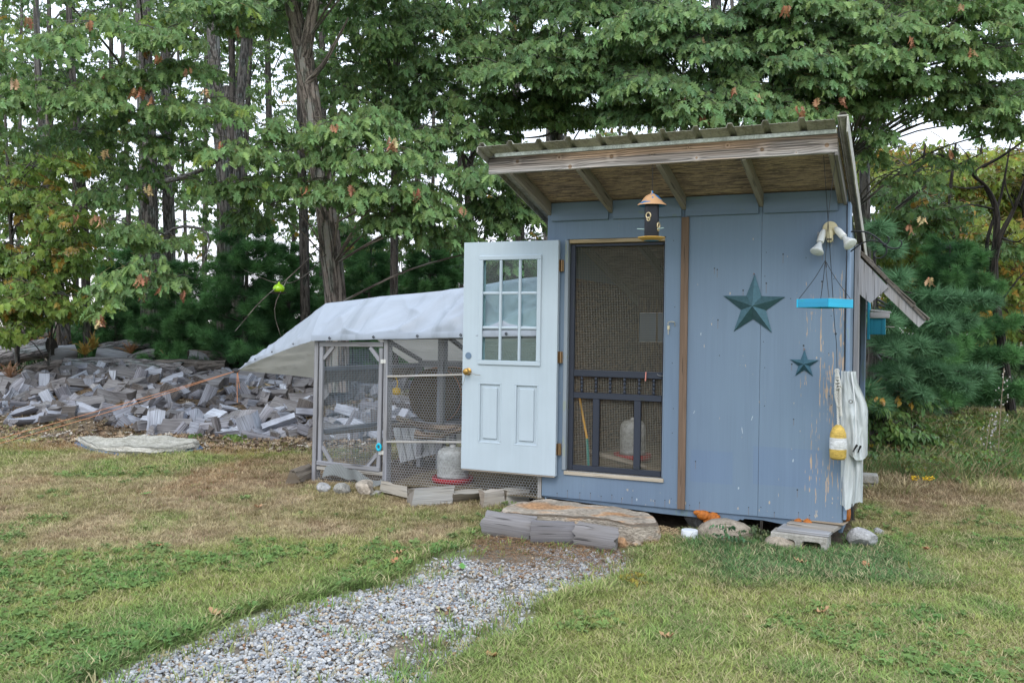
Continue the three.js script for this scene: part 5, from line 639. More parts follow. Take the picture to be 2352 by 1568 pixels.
// ================= firewood heap and the long logs behind =================
{
  const logGrain = rep(tex(512, 256, (u, v, o) => { const w = u + 0.015 * fbm(u * 6, v * 3, 2, 6, 3, 151), a = fbm(w * 44, v * 4, 4, 44, 4, 152), c = vn(w * 56, v * 3, 56, 3, 153), b = fbm(u * 4, v * 3, 3, 4, 3, 154), k = clamp(0.42 + 0.62 * a + 0.5 * (b - 0.5)) * (1 - 0.6 * sst(0.78, 0.95, c)); o[0] = k * lerp(1.04, 0.98, b); o[1] = k; o[2] = k; }), 2.6, 1.1);
  const woodV = (c) => mat(c, 0.88, { vertexColors: true, map: logGrain, bumpMap: rep(grainBump, 2.6, 1.1), bumpScale: 0.014 });
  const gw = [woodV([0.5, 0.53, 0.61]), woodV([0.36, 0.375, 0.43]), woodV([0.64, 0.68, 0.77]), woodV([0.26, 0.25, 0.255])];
  const vars = []; for (let i = 0; i < 14; i++) vars.push(splitLog(0.34 + (i % 4) * 0.035, 0.075 + (i % 5) * 0.011, 100 + i * 7, i % 5 === 4 ? 2 : i % 3 === 2 ? 1 : 0));
  const R = rng(55), surfZ = (x, y) => lerp(12.0, 15.4, sst(1005, 838, y)) + (x > 560 ? 0.0 : 0.3), surfH = (x, y) => { const Z = surfZ(x, y), p = at(x, y, Z); return p; };
  const GL = 'weathered grey split log lying in the firewood heap left of the run', GRP = 'split logs in the firewood heap';
  const put = (p, q, i, m, s = 1, label, own) => { const o = single('split_log', vars[i], gw[m], label ?? GL, 'firewood', p, 0, own ? undefined : GRP); o.quaternion.copy(q); o.scale.set(s * 0.95, s * 0.86, s * 0.86); return o; };
  // ones that stand out, then the rest of the heap
  const special = [[268, 905, 1.5, 0.1, 'pale plank like split log standing upright in the middle of the heap'], [300, 850, -0.9, 0.3, 'long split log leaning down to the right behind the upright one'], [235, 862, 1.2, 0.2, 'light grey split log propped steeply left of the upright one'], [480, 932, 1.25, 0.3, 'pale split log standing steeply where the orange rope ends hang'], [405, 898, 0.35, 0.2, 'light split log tilted in the middle of the heap under the rope'], [498, 980, 0.12, 0.2, 'broad pale split log lying lowest at the front of the heap'], [606, 960, 1.0, 0.1, 'square ended split log tilted at the front right of the heap'], [648, 968, 0.35, 0.2, 'rough barked split log tilted up at the front right of the heap'], [700, 925, 0.3, 0.1, 'pale large split log beside the left run post'], [365, 970, 1.5, 0, 'short upright stump end at the front of the heap'], [415, 973, 0.02, 0, 'low dark log beside the upright stump at the front of the heap'], [350, 940, 0.7, 0.3, 'grey split log slanting up at the front of the heap'], [122, 935, -1.1, 0.2, 'pale split log standing on end at the left of the heap'], [165, 940, 0.9, 0.3, 'split log with a dark end at the front left of the heap']];
  special.forEach(([x, y, a, t, l], k) => { const p = surfH(x, y); p.z += 0.12; p.y = Math.max(p.y, gh(p.x, p.z) + 0.06); put(p, EQ(0, t, a, 'ZYX').multiply(EQ([1.9, 0.4, 2.6, 1.2][k % 4], 0, 0)), k % vars.length, k === 10 ? 3 : k % 3 === 1 ? 0 : 2, 1.05, l, true); });
  for (let k = 0; k < 284; k++) {
    const x = -70 + ((k * 0.61803) % 1) * 1010, yr = (k * 0.7548 + R() * 0.05) % 1, yb = x < 60 ? 958 : x < 330 ? 965 : x < 640 ? 1000 : 990, y = lerp(x < 80 ? 880 : 838, yb, Math.pow(yr, 0.85)); if (x > 735 && y < 880) continue;
    const p = surfH(x, y); const g = gh(p.x, p.z) + 0.05; if (p.y < g || yr > 0.93) p.y = g; p.y -= R() * 0.12; const steep = R() < 0.16;
    const tn = R(); put(p, EQ(steep ? 0 : (R() - 0.5) * 0.5, R() * 6.28, steep ? 0.7 + R() * 0.7 : (R() - 0.5) * 0.75, 'YZX').multiply(EQ(R() * 6.28, 0, 0)), Math.floor(R() * vars.length), tn < 0.45 ? 0 : tn < 0.65 ? 1 : tn < 0.88 ? 2 : 3, 0.85 + R() * 0.4, (tn < 0.45 ? 'grey' : tn < 0.65 ? 'dark grey' : tn < 0.88 ? 'pale grey' : 'blackish') + ' split log ' + (steep ? 'standing ' : 'lying ') + (y < 885 ? 'high at the back' : y < 940 ? 'halfway up' : 'low in front') + (y < 885 || y >= 940 ? ' of the heap, ' : ' the heap, ') + (x < 90 ? 'by the left edge' : x < 210 ? 'in its left part' : x < 400 ? 'near the upright plank' : x < 540 ? 'below the rope knot' : x < 735 ? 'below the tarp point' : 'behind the run wire'));
  }
  { // pieces lying deeper in the heap, mostly covered by the others
    const G = new THREE.Group(); G.name = 'firewood_bed'; G.userData.kind = 'stuff'; tag(G, 'lower layer of grey split firewood showing between the pieces of the heap', 'firewood'); scene.add(G); const ms = [0, 1, 2, 3].map(() => []);
    for (let k = 0; k < 420; k++) { const x = -70 + ((k * 0.7548 + 0.3) % 1) * 1010, y = lerp(842, x < 330 ? 955 : 985, (k * 0.61803 + R() * 0.03) % 1); if (x > 735 && y < 880) continue; const p = surfH(x, y); p.y = Math.max(gh(p.x, p.z) + 0.03, p.y - 0.16 - R() * 0.08); ms[k % 4].push(M4(p, EQ((R() - 0.5) * 0.4, R() * 6.28, (R() - 0.5) * 0.6, 'YZX').multiply(EQ(R() * 6.28, 0, 0)), 0.8 + R() * 0.4)); }
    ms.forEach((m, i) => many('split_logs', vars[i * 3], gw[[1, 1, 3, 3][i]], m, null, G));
  }
  // long logs lying across the back
  const LL = [[-60, 838, 118, 795, 16.6, 0.17, 'dark thick log with a jagged end at the far left'], [-80, 778, 330, 760, 19.5, 0.12, 'long straight log lying farthest back under the trees'], [110, 822, 172, 808, 16.4, 0.14, 'short grey log with a dark end beside the brown ferns'], [150, 835, 420, 846, 15.8, 0.11, 'long split grey log lying behind the heap'], [265, 852, 520, 842, 15.6, 0.12, 'long pale log with a broken right end just behind the heap'], [220, 812, 330, 835, 16.8, 0.1, 'cracked log slanting down to the right of the ferns'], [232, 800, 372, 792, 17.4, 0.1, 'thin log crossing behind the ferns'], [440, 822, 545, 826, 16.3, 0.13, 'thick barked log under the pine branches'], [430, 815, 500, 838, 16.0, 0.09, 'pale split piece resting on the long pale log'], [300, 826, 362, 812, 16.5, 0.09, 'brown cracked piece propped on the logs'], [60, 850, 190, 838, 15.9, 0.1, 'dark rotten log beneath the short grey log'], [340, 818, 392, 808, 17.0, 0.1, 'short log end right of the ferns'], [455, 765, 510, 800, 17.2, 0.13, 'split stump piece leaning up before the pines'], [500, 772, 472, 806, 17.3, 0.09, 'thin broken slab crossed over the leaning stump piece'], [-60, 868, 60, 872, 15.6, 0.08, 'half buried grey log at the far left edge']];
  const bm = [bark([0.3, 0.31, 0.34]), bark([0.2, 0.19, 0.185]), wood([0.4, 0.41, 0.45])];
  LL.forEach(([x0, y0, x1, y1, Z, r, l], i) => { const a = at(x0, y0, Z), b = at(x1, y1, Z + (i % 3 - 1) * 0.3), m = a.clone().lerp(b, 0.5); m.y += 0.02; const t = thing('fallen_log', l, 'log'); t.position.copy(m); const rel = [a, m, b].map((p) => p.clone().sub(m)); part('trunk', tube(rel, [r, r * 1.06, r * 0.92], 13, 9, 0.6, i, 1), bm[i % 3], t); for (const [e, f] of [[rel[0], rel[1]], [rel[2], rel[1]]]) { const d = e.clone().sub(f).normalize(), c = new THREE.CircleGeometry(r * 0.98, 11); c.applyQuaternion(new THREE.Quaternion().setFromUnitVectors(V3(0, 0, 1), d)).translate(e.x, e.y, e.z); part('cut_end', c, darkWood, t); } });
  // right: the grey trunk lying under the pine
  { const a = at(1995, 975, 14.2), b = at(2480, 992, 14.6), m = a.clone().lerp(b, 0.5), t = thing('fallen_log', 'grey trunk lying on the ground at the edge of the wood right of the shed', 'log'); t.position.copy(m); part('trunk', tube([a, a.clone().lerp(b, 0.4).add(V3(0, 0.03, 0)), b].map((p) => p.clone().sub(m)), [0.075, 0.085, 0.06], 10, 8, 0.4, 3), bm[2], t); }
  single('dead_branch', tube([at(1990, 1032, 12), at(2120, 1040, 12), at(2260, 1030, 12.2)], [0.02, 0.03, 0.012], 7, 5, 0.3, 5), bm[2], 'thin dead branch lying in the weeds right of the shed', 'branch'); single('dead_branch', tube([at(2030, 1010, 12.2), at(2090, 1022, 12.2), at(2130, 1028, 12.1)], [0.012, 0.012, 0.006], 6, 5, 0.3, 6), bm[0], 'short bare stick slanting in the weeds right of the shed', 'branch');
  // board with a crust of lime and shavings
  const o = [[172, 1020], [210, 1016], [262, 1020], [330, 1014], [395, 1018], [452, 1026], [462, 1036], [420, 1044], [345, 1050], [262, 1048], [205, 1038]].map((p) => gnd(...p)), lc = o.reduce((s, p) => s.add(p), V3()).multiplyScalar(1 / o.length), lb = thing('lime_board', 'board crusted with chalky white lime lying on the dry grass before the heap', 'board', lc), oo = o.map((p) => p.clone().sub(lc));
  part('crust', slabRock(oo.map((p) => p.clone().multiplyScalar(0.96)), 0.1, 0.02, 9, 0.06), mat([0.6, 0.58, 0.52], 0.95, { map: rep(speck, 2, 2), bumpMap: rep(rockBump, 3, 3), bumpScale: 0.03 }), lb); part('sheet', slabRock(oo.map((p) => p.clone().multiplyScalar(1.02)), 0.035, -0.03, 10, 0.01), mat([0.06, 0.13, 0.25], 0.6), lb);
}
// ================= trees =================
const OAK = [[0, 0.015], [0.1, 0.05], [0.2, 0.2], [0.29, 0.08], [0.43, 0.33], [0.5, 0.1], [0.66, 0.31], [0.72, 0.085], [0.86, 0.15], [1, 0]], MAPLE = [[0, 0.02], [0.12, 0.3], [0.25, 0.22], [0.42, 0.46], [0.55, 0.22], [0.75, 0.2], [1, 0]], OVAL = [[0, 0.01], [0.3, 0.24], [0.6, 0.25], [1, 0]];
function addLeaf(pos, nor, col, out, m, len, fold, droop, c, R) { // one leaf, folded on its midrib
  const f = (t, s) => { const w = s * len * 0.95, a = t * len; return V3(a * (1 - 0.12 * droop * t), -droop * t * t * len + fold * Math.abs(w), w).applyMatrix4(m); }, mid = 0.9 + R() * 0.2;
  for (const sg of [-1, 1]) for (let i = 0; i + 1 < out.length; i++) { const [a, p] = out[i], [b, q] = out[i + 1], A = f(a, 0), B = f(b, 0), C = f(b, q * sg), D = f(a, p * sg), tri = sg > 0 ? [A, C, B, A, D, C] : [A, B, C, A, C, D], n = tri[1].clone().sub(tri[0]).cross(tri[2].clone().sub(tri[0])).normalize(); if (n.lengthSq() < 0.5) n.set(0, 1, 0); for (const v of tri) { pos.push(v.x, v.y, v.z); nor.push(n.x, n.y, n.z); col.push(c[0] * mid, c[1] * mid, c[2] * mid); } }
}
function spray(out, n, len, reach, seed, twig = true, droop = 0.45) {
  const R = rng(seed), pos = [], nor = [], col = [];
  for (let i = 0; i < n; i++) { const t = i / (n - 1 || 1), yaw = (i % 2 ? 1 : -1) * lerp(1.25, 0.25, t) + (R() - 0.5) * 0.8, pit = -0.25 - R() * 0.7 * (1.2 - t), k = 0.75 + R() * 0.5, l = len * (0.7 + R() * 0.5); const m = M4(V3(reach * (0.15 + 0.85 * t), (R() - 0.5) * 0.05, (R() - 0.5) * 0.05), new THREE.Quaternion().setFromEuler(new THREE.Euler((R() - 0.5) * 1.0, -yaw, pit, 'YZX')), 1), w = R(); addLeaf(pos, nor, col, out, m, l, 0.25 + R() * 0.3, droop * (0.4 + R()), [k * lerp(0.9, 1.15, w), k, k * lerp(1.1, 0.85, w)], R); }
  if (twig) { const g = tube([V3(-0.12, -0.01, 0), V3(reach * 0.5, 0.01, 0.01), V3(reach, -0.02, 0)], [0.005, 0.002], 3, 2).toNonIndexed(); pos.push(...g.attributes.position.array); nor.push(...g.attributes.normal.array); for (let i = 0; i < g.attributes.position.count; i++) col.push(0.9, 0.5, 0.5); }
  const g = raw(pos, null, col); g.setAttribute('normal', new THREE.Float32BufferAttribute(nor, 3)); return g;
}
const oakSprays = [spray(OAK, 7, 0.17, 0.2, 1), spray(OAK, 8, 0.155, 0.24, 2), spray(OAK, 6, 0.18, 0.16, 3)], backSprays = [spray(MAPLE, 12, 0.12, 0.34, 5, false), spray(OVAL, 16, 0.1, 0.4, 6, false)], mapleSprays = [spray(MAPLE, 8, 0.095, 0.24, 7), spray(MAPLE, 7, 0.1, 0.2, 8)], ovalSprays = [spray(OVAL, 11, 0.075, 0.26, 9), spray(OVAL, 9, 0.08, 0.22, 10)];
const leafMat = mat([1, 1, 1], 1, { vertexColors: true, transmission: 0.42, thickness: 0, clearcoat: 0.4, clearcoatRoughness: 0.36, specularIntensity: 0.3 }), backLeaf = mat([1, 1, 1], 1, { vertexColors: true, transmission: 0.52, thickness: 0, clearcoat: 0.15, clearcoatRoughness: 0.5, specularIntensity: 0.3 });
const barkGrey = bark([0.2, 0.2, 0.205]), barkDark = bark([0.13, 0.126, 0.126]), barkWarm = bark([0.29, 0.268, 0.255]), barkBlack = bark([0.06, 0.055, 0.052]);
function gapAt(x, y) { return 0.5 + 0.9 * (fbm(x / 50, y / 42, 3, 1e6, 1e6, 201) - 0.5) + 0.85 * (fbm(x / 12, y / 10, 2, 1e6, 1e6, 205) - 0.5); } // where sky shows through
function tree(name, label, o) {
  const R = rng(o.seed), T = o.trunks.map((t) => ({ p: t.map((q) => at(q[0], q[1], q[2])), r: t.map((q) => q[3]) })), base = T[0].p[0].clone(); base.y = gh(base.x, base.z);
  const g = thing(name, label, o.cat ?? 'tree', base, 0, o.group), rel = (v) => v.clone().sub(base);
  for (const t of T) part('trunk', tube(t.p.map(rel), t.r, 14, 5, 0.22, o.seed), o.bark ?? barkGrey, g);
  const all = T.flatMap((t) => t.p.map((p, i) => [p, t.r[i]])), ms = o.sprays.map(() => []), cs = o.sprays.map(() => []), tw = [];
  for (const b of o.bare ?? []) part('limb', tube(b.map((q) => rel(at(q[0], q[1], q[2]))), [b[0][3], b[b.length - 1][3]], 8, 4, 0.3, o.seed + 3), o.bark ?? barkGrey, g);
  for (const [x, y, Z, rx, ry, n, tone] of o.pads ?? []) {
    const c = at(x, y, Z), wx = rx * Z / FPX, wy = ry * Z / FPX;
    let bestP = null, bd = 1e9; for (const t of T) for (let i = 0; i + 1 < t.p.length; i++) for (const f of [0, 0.5]) { const p = t.p[i].clone().lerp(t.p[i + 1], f), d = p.distanceTo(c) + Math.max(0, p.y - c.y + 0.4) * 3; if (d < bd) { bd = d; bestP = p; } }
    if (bestP && o.limbs !== false && bestP.distanceTo(c) < 4.6) { const dir = c.clone().sub(bestP), m = bestP.clone().addScaledVector(dir, 0.5); m.y += 0.1 + R() * 0.2; const e = c.clone().addScaledVector(dir.clone().normalize(), wx * 0.5), lr = Math.min(0.03, 0.007 + dir.length() * 0.005); const geo = tube([bestP, m, c, e].map(rel), [lr, lr * 0.7, 0.008, 0.004], 6, 4, 0.3, n); if (o.fine) part('limb', geo, o.bark ?? barkGrey, g); else tw.push(geo); }
    for (let k = 0; k < 4; k++) { const a = R() * 6.28, e = c.clone().add(V3(Math.cos(a) * wx * 0.9, (R() - 0.6) * wy, Math.sin(a) * wx * 0.7)), m = c.clone().lerp(e, 0.5); m.y += 0.06; tw.push(tube([c, m, e].map(rel), [0.009, 0.003], 4, 3)); }
    const out0 = bestP ? Math.atan2(-(c.z - bestP.z), c.x - bestP.x) : 0;
    for (let k = 0; k < n * (o.thick ?? 1); k++) {
      const a = R() * 6.28, q = Math.pow(R(), 0.6), v = (R() + R() - 1), px = x + Math.cos(a) * q * rx, py = y + v * ry * (1 - 0.4 * q); if (o.gap && gapAt(px, py) > o.gap + R() * 0.1) continue;
      const p = at(px, py, Z + Math.sin(a) * q * wx * 0.8), i = Math.floor(R() * ms.length), yaw = out0 + (R() - 0.5) * 2.6, s = (o.size ?? 1) * (0.65 + R() * 0.7); p.y -= q * q * wx * 0.2;
      ms[i].push(M4(rel(p), EQ(0, yaw, 0).multiply(EQ((R() - 0.5) * 0.7, 0, -0.15 - R() * 0.5 + 0.3 * v)), s));
      const w = R(); let cc = mix3(o.c0, o.c1, clamp(w * 0.7 + (tone ?? 0.15))); if (o.c2 && R() < (o.p2 ?? 0.05)) cc = o.c2; const b = 0.8 + R() * 0.4; cs[i].push(rgb(cc[0] * b, cc[1] * b, cc[2] * b));
    }
  }
  if (tw.length) part('twigs', merge(tw), o.bark ?? barkGrey, g).userData.kind = 'stuff';
  if (o.pads?.length) { if (ms.length > 1) { const C = new THREE.Group(); C.name = 'crown'; C.userData.kind = 'stuff'; g.add(C); ms.forEach((m, i) => m.length && many('foliage', o.sprays[i], o.leaf ?? leafMat, m, cs[i], C)); } else many('crown', o.sprays[0], o.leaf ?? leafMat, ms[0], cs[0], g); }
  for (const [x, y, Z] of o.brown ?? []) { const pos = [], nor = [], col = [], Q = rng(Math.round(x * 7 + y)); for (let i = 0; i < 4; i++) addLeaf(pos, nor, col, OAK, M4(V3((Q() - 0.5) * 0.08, (Q() - 0.3) * 0.06, (Q() - 0.5) * 0.08), new THREE.Quaternion().setFromEuler(new THREE.Euler((Q() - 0.5) * 2, Q() * 6.28, -0.9 - Q() * 0.5, 'YZX')), 1), 0.09 + Q() * 0.05, 0.7, 0.8, [0.8 + Q() * 0.4, 0.8 + Q() * 0.3, 0.9], Q); const bg = raw(pos, null, col); bg.setAttribute('normal', new THREE.Float32BufferAttribute(nor, 3)); part('brown_leaf_cluster', bg, Q() < 0.3 ? deadTan : deadLeaf, g, rel(at(x, y, Z))); }
  return g;
}
const deadLeaf = mat([0.3, 0.16, 0.09], 0.8, { vertexColors: true }), deadTan = mat([0.46, 0.33, 0.2], 0.8, { vertexColors: true });
const LITE = [0.19, 0.31, 0.1], MID = [0.105, 0.2, 0.07], DARK = [0.06, 0.14, 0.06], OLIVE = [0.15, 0.23, 0.055], TEAL = [0.06, 0.145, 0.075], GOLD = [0.38, 0.27, 0.05], YG = [0.22, 0.32, 0.06];
const oak = (o) => ({ sprays: oakSprays, fine: true, c0: MID, c1: LITE, gap: 0.6, thick: 2.9, size: 0.66, ...o });
// scatters of boughs: [x0, x1, y0, y1, Z0, Z1, count, rx, ry, sprays]
function boughs(seed, x0, x1, y0, y1, Z0, Z1, n, rx, ry, k, tone = 0.1) { const R = rng(seed), o = []; for (let i = 0; i < n; i++) o.push([lerp(x0, x1, R()), lerp(y0, y1, R()), lerp(Z0, Z1, R()), rx * (0.7 + R() * 0.6), ry * (0.7 + R() * 0.6), k, tone + (R() - 0.5) * 0.3]); return o; }
tree('oak_tree', 'large oak left of the leaning trunk, with bright lobed boughs reaching over the woodpile', oak({ seed: 1, bark: barkGrey, trunks: [[[347, 840, 18, 0.2], [344, 640, 18, 0.19], [340, 480, 18, 0.185], [338, 330, 18, 0.175], [330, 120, 18, 0.15], [318, -200, 18, 0.12]], [[392, 830, 18.6, 0.12], [388, 520, 18.6, 0.12], [384, 380, 18.6, 0.11], [380, 100, 18.6, 0.1]]],
  pads: [[100, 90, 12, 140, 65, 52, 0.35], [250, 60, 12.3, 130, 55, 48, 0.25], [370, 70, 12, 95, 55, 40, 0.55], [50, 215, 11.8, 95, 50, 42, 0.5], [185, 215, 12, 120, 50, 48, 0.35], [300, 160, 12.4, 120, 50, 45, 0.2], [420, 150, 12.6, 100, 45, 38, 0.4], [440, 235, 12.2, 130, 50, 52, 0.4], [300, 270, 12.6, 120, 55, 45, 0.05], [150, 300, 12.8, 130, 45, 40, -0.05], [540, 270, 12.2, 105, 45, 42, 0.45], [560, 335, 12, 110, 45, 45, 0.5], [420, 330, 12.5, 110, 45, 40, 0.3], [660, 300, 12.4, 80, 40, 30, 0.4], [470, 420, 12.4, 100, 40, 34, 0.15], [590, 415, 12.2, 90, 36, 30, 0.3], [330, 390, 12.9, 70, 36, 20, 0.1], [240, 440, 12.6, 70, 40, 20, 0.25], [300, 520, 12.3, 70, 38, 22, 0.45], [380, 540, 12.5, 80, 35, 18, 0.2], [275, 640, 11.8, 62, 40, 18, 0.5], [330, 600, 12, 60, 34, 14, 0.4], [395, 640, 12.1, 55, 34, 9, 0.2], [250, 690, 11.6, 36, 34, 9, 0.55], [-20, 300, 12, 60, 60, 22, 0.6], [-40, 120, 12, 60, 90, 30, 0.4], ...boughs(3, -60, 700, -160, 40, 12, 14.5, 16, 130, 50, 34)],
  bare: [[[342, 420, 17.9, 0.06], [440, 400, 15, 0.04], [560, 330, 12.8, 0.02]], [[338, 300, 17.9, 0.05], [260, 230, 15, 0.035], [100, 200, 12.4, 0.015]], [[345, 560, 17.8, 0.03], [420, 520, 14, 0.015], [480, 560, 12, 0.006], [450, 640, 11.8, 0.004]]], c2: YG, p2: 0.06,
  brown: [[60, 40, 11.6], [210, 52, 11.7], [335, 118, 11.9], [362, 128, 11.8], [240, 165, 12], [428, 160, 11.9], [345, 222, 11.8], [325, 204, 11.9], [30, 182, 11.5], [245, 345, 12.2], [336, 428, 12.3], [172, 497, 12.1], [217, 500, 12.1], [232, 508, 12], [308, 205, 11.8], [326, 634, 11.6], [340, 625, 11.7], [318, 640, 11.6], [232, 728, 11.4], [226, 735, 11.4], [322, 675, 11.8], [420, 670, 11.9], [362, 658, 11.8], [503, 330, 11.8], [470, 205, 11.9], [545, 65, 12.5]] }));
tree('oak_tree', 'big leaning oak with a forked grey trunk rising behind the tarp', oak({ seed: 2, bark: barkWarm, trunks: [[[776, 900, 13.6, 0.17], [772, 700, 13.6, 0.168], [752, 520, 13.6, 0.155], [742, 430, 13.6, 0.15], [722, 300, 13.6, 0.145], [708, 200, 13.6, 0.145], [694, 110, 13.6, 0.15]], [[700, 150, 13.65, 0.12], [676, 30, 13.6, 0.125], [658, -90, 13.7, 0.11], [640, -260, 13.7, 0.09]], [[697, 140, 13.55, 0.1], [716, 40, 13.4, 0.085], [730, -60, 13.3, 0.075], [745, -240, 13.3, 0.06]]],
  pads: [[780, 290, 11.8, 95, 42, 42, 0.5], [850, 265, 12, 90, 40, 34, 0.3], [860, 350, 11.6, 100, 48, 46, 0.55], [770, 350, 11.9, 80, 40, 32, 0.35], [800, 430, 11.7, 110, 42, 46, 0.45], [910, 430, 11.8, 100, 44, 42, 0.4], [700, 420, 12.2, 80, 38, 24, 0.2], [960, 360, 12.4, 80, 40, 26, 0.2], [985, 470, 11.9, 90, 44, 38, 0.4], [1040, 420, 12.5, 70, 40, 24, 0.15], [890, 500, 12, 100, 36, 30, 0.1], [1010, 530, 12.2, 100, 36, 32, 0.25], [1100, 500, 12.6, 80, 40, 26, 0.1], [1120, 570, 12.2, 80, 36, 22, 0.2], [620, 470, 12.6, 80, 36, 16, 0.1], [560, 500, 12.8, 70, 34, 12, 0.0], ...boughs(5, 600, 980, -200, -30, 11.5, 14, 10, 120, 50, 30)],
  bare: [[[735, 380, 13.5, 0.05], [690, 340, 13, 0.045], [610, 300, 12.5, 0.03]], [[704, 190, 13.5, 0.05], [740, 150, 13.4, 0.045], [772, 95, 13.3, 0.03], [800, 40, 13.2, 0.012]], [[560, 620, 13, 0.003], [640, 650, 12.2, 0.004], [690, 640, 12.8, 0.005], [752, 580, 13.5, 0.008]], [[740, 560, 13.5, 0.008], [660, 640, 12.3, 0.004], [600, 690, 12, 0.008], [540, 760, 11.8, 0.004]], [[660, 640, 12.3, 0.006], [630, 710, 12, 0.004], [650, 790, 12, 0.002]]],
  brown: [[767, 288, 11.3], [900, 320, 11.1], [898, 330, 11.1], [805, 432, 11.3], [1060, 476, 11.6], [960, 440, 11.4], [700, 430, 11.8]] }));
tree('oak_tree', 'slim dark oak trunk between the leaning oak and the shed', oak({ seed: 3, bark: barkDark, c0: MID, c1: LITE, trunks: [[[905, 860, 15.6, 0.07], [905, 600, 15.6, 0.068], [908, 300, 15.6, 0.065], [912, 100, 15.6, 0.062], [916, -150, 15.6, 0.05]]], pads: [...boughs(7, 790, 1060, 20, 260, 13.5, 15.5, 17, 90, 42, 34, 0.15), ...boughs(8, 800, 1080, -180, 0, 13, 15.5, 8, 110, 50, 28)], bare: [[[912, 130, 15.5, 0.03], [945, 60, 15.4, 0.02], [960, 0, 15.3, 0.01]]] }));
tree('oak_tree', 'crooked young oak with an elbow bend left of the shed roof', oak({ seed: 4, bark: barkDark, c0: MID, c1: LITE, trunks: [[[1075, 860, 14.6, 0.07], [1078, 520, 14.6, 0.062], [1074, 420, 14.6, 0.055], [1080, 370, 14.6, 0.05], [1106, 322, 14.6, 0.046], [1118, 296, 14.5, 0.045], [1108, 255, 14.4, 0.04], [1112, 150, 14.4, 0.03], [1100, -50, 14.4, 0.02]]], pads: [...boughs(9, 960, 1250, 60, 330, 12.6, 14.4, 17, 90, 42, 36, 0.25), ...boughs(10, 1090, 1270, 380, 600, 12, 14, 9, 80, 38, 26, 0.1)], bare: [[[1080, 372, 14.5, 0.025], [1058, 350, 14.3, 0.018], [1020, 350, 14, 0.008]]], brown: [[1062, 398, 12.2]] }));
tree('oak_tree', 'oak behind the left end of the shed roof with a slanting upper trunk', oak({ seed: 5, bark: barkGrey, c0: [0.082, 0.17, 0.068], c1: LITE, trunks: [[[1288, 860, 14.8, 0.12], [1284, 500, 14.8, 0.115], [1278, 300, 14.8, 0.105], [1262, 215, 14.8, 0.09], [1235, 140, 14.8, 0.085], [1205, 80, 14.8, 0.075], [1185, -80, 14.8, 0.06]], [[1280, 320, 14.8, 0.07], [1300, 240, 14.6, 0.06], [1330, 80, 14.5, 0.05], [1345, -150, 14.5, 0.04]]], pads: [...boughs(11, 1150, 1440, -20, 300, 12.4, 14.6, 24, 95, 44, 38, 0.2), ...boughs(12, 1120, 1440, -200, -40, 12, 15, 8, 110, 50, 28)], bare: [[[1282, 300, 14.7, 0.03], [1250, 312, 14.5, 0.02], [1195, 318, 14.2, 0.008]]] }));
tree('oak_tree', 'dark oak standing straight behind the middle of the shed roof', oak({ seed: 6, bark: barkDark, c0: [0.08, 0.172, 0.075], c1: LITE, trunks: [[[1650, 860, 14, 0.1], [1650, 400, 14, 0.095], [1648, 180, 14, 0.09], [1645, 0, 14, 0.08], [1640, -250, 14, 0.06]], [[1684, 860, 14.6, 0.07], [1684, 400, 14.6, 0.065], [1688, 240, 14.6, 0.06], [1700, 60, 14.6, 0.05], [1712, -150, 14.6, 0.04]]], pads: [...boughs(13, 1420, 1700, -10, 270, 11.6, 13.8, 28, 95, 44, 40, 0.25), ...boughs(14, 1650, 1900, -10, 260, 11.8, 13.8, 22, 95, 44, 38, 0.2), ...boughs(15, 1400, 1900, -200, -40, 11.8, 15, 12, 120, 50, 28)], brown: [[1962 - 20, 222, 11.6], [1690, 206, 11.5], [1610, 90, 11.6], [1805, 16, 11.4], [1596, 115, 11.5], [1569, 213, 11.5], [1614, 268, 11.4], [1720, 218, 11.5]] }));
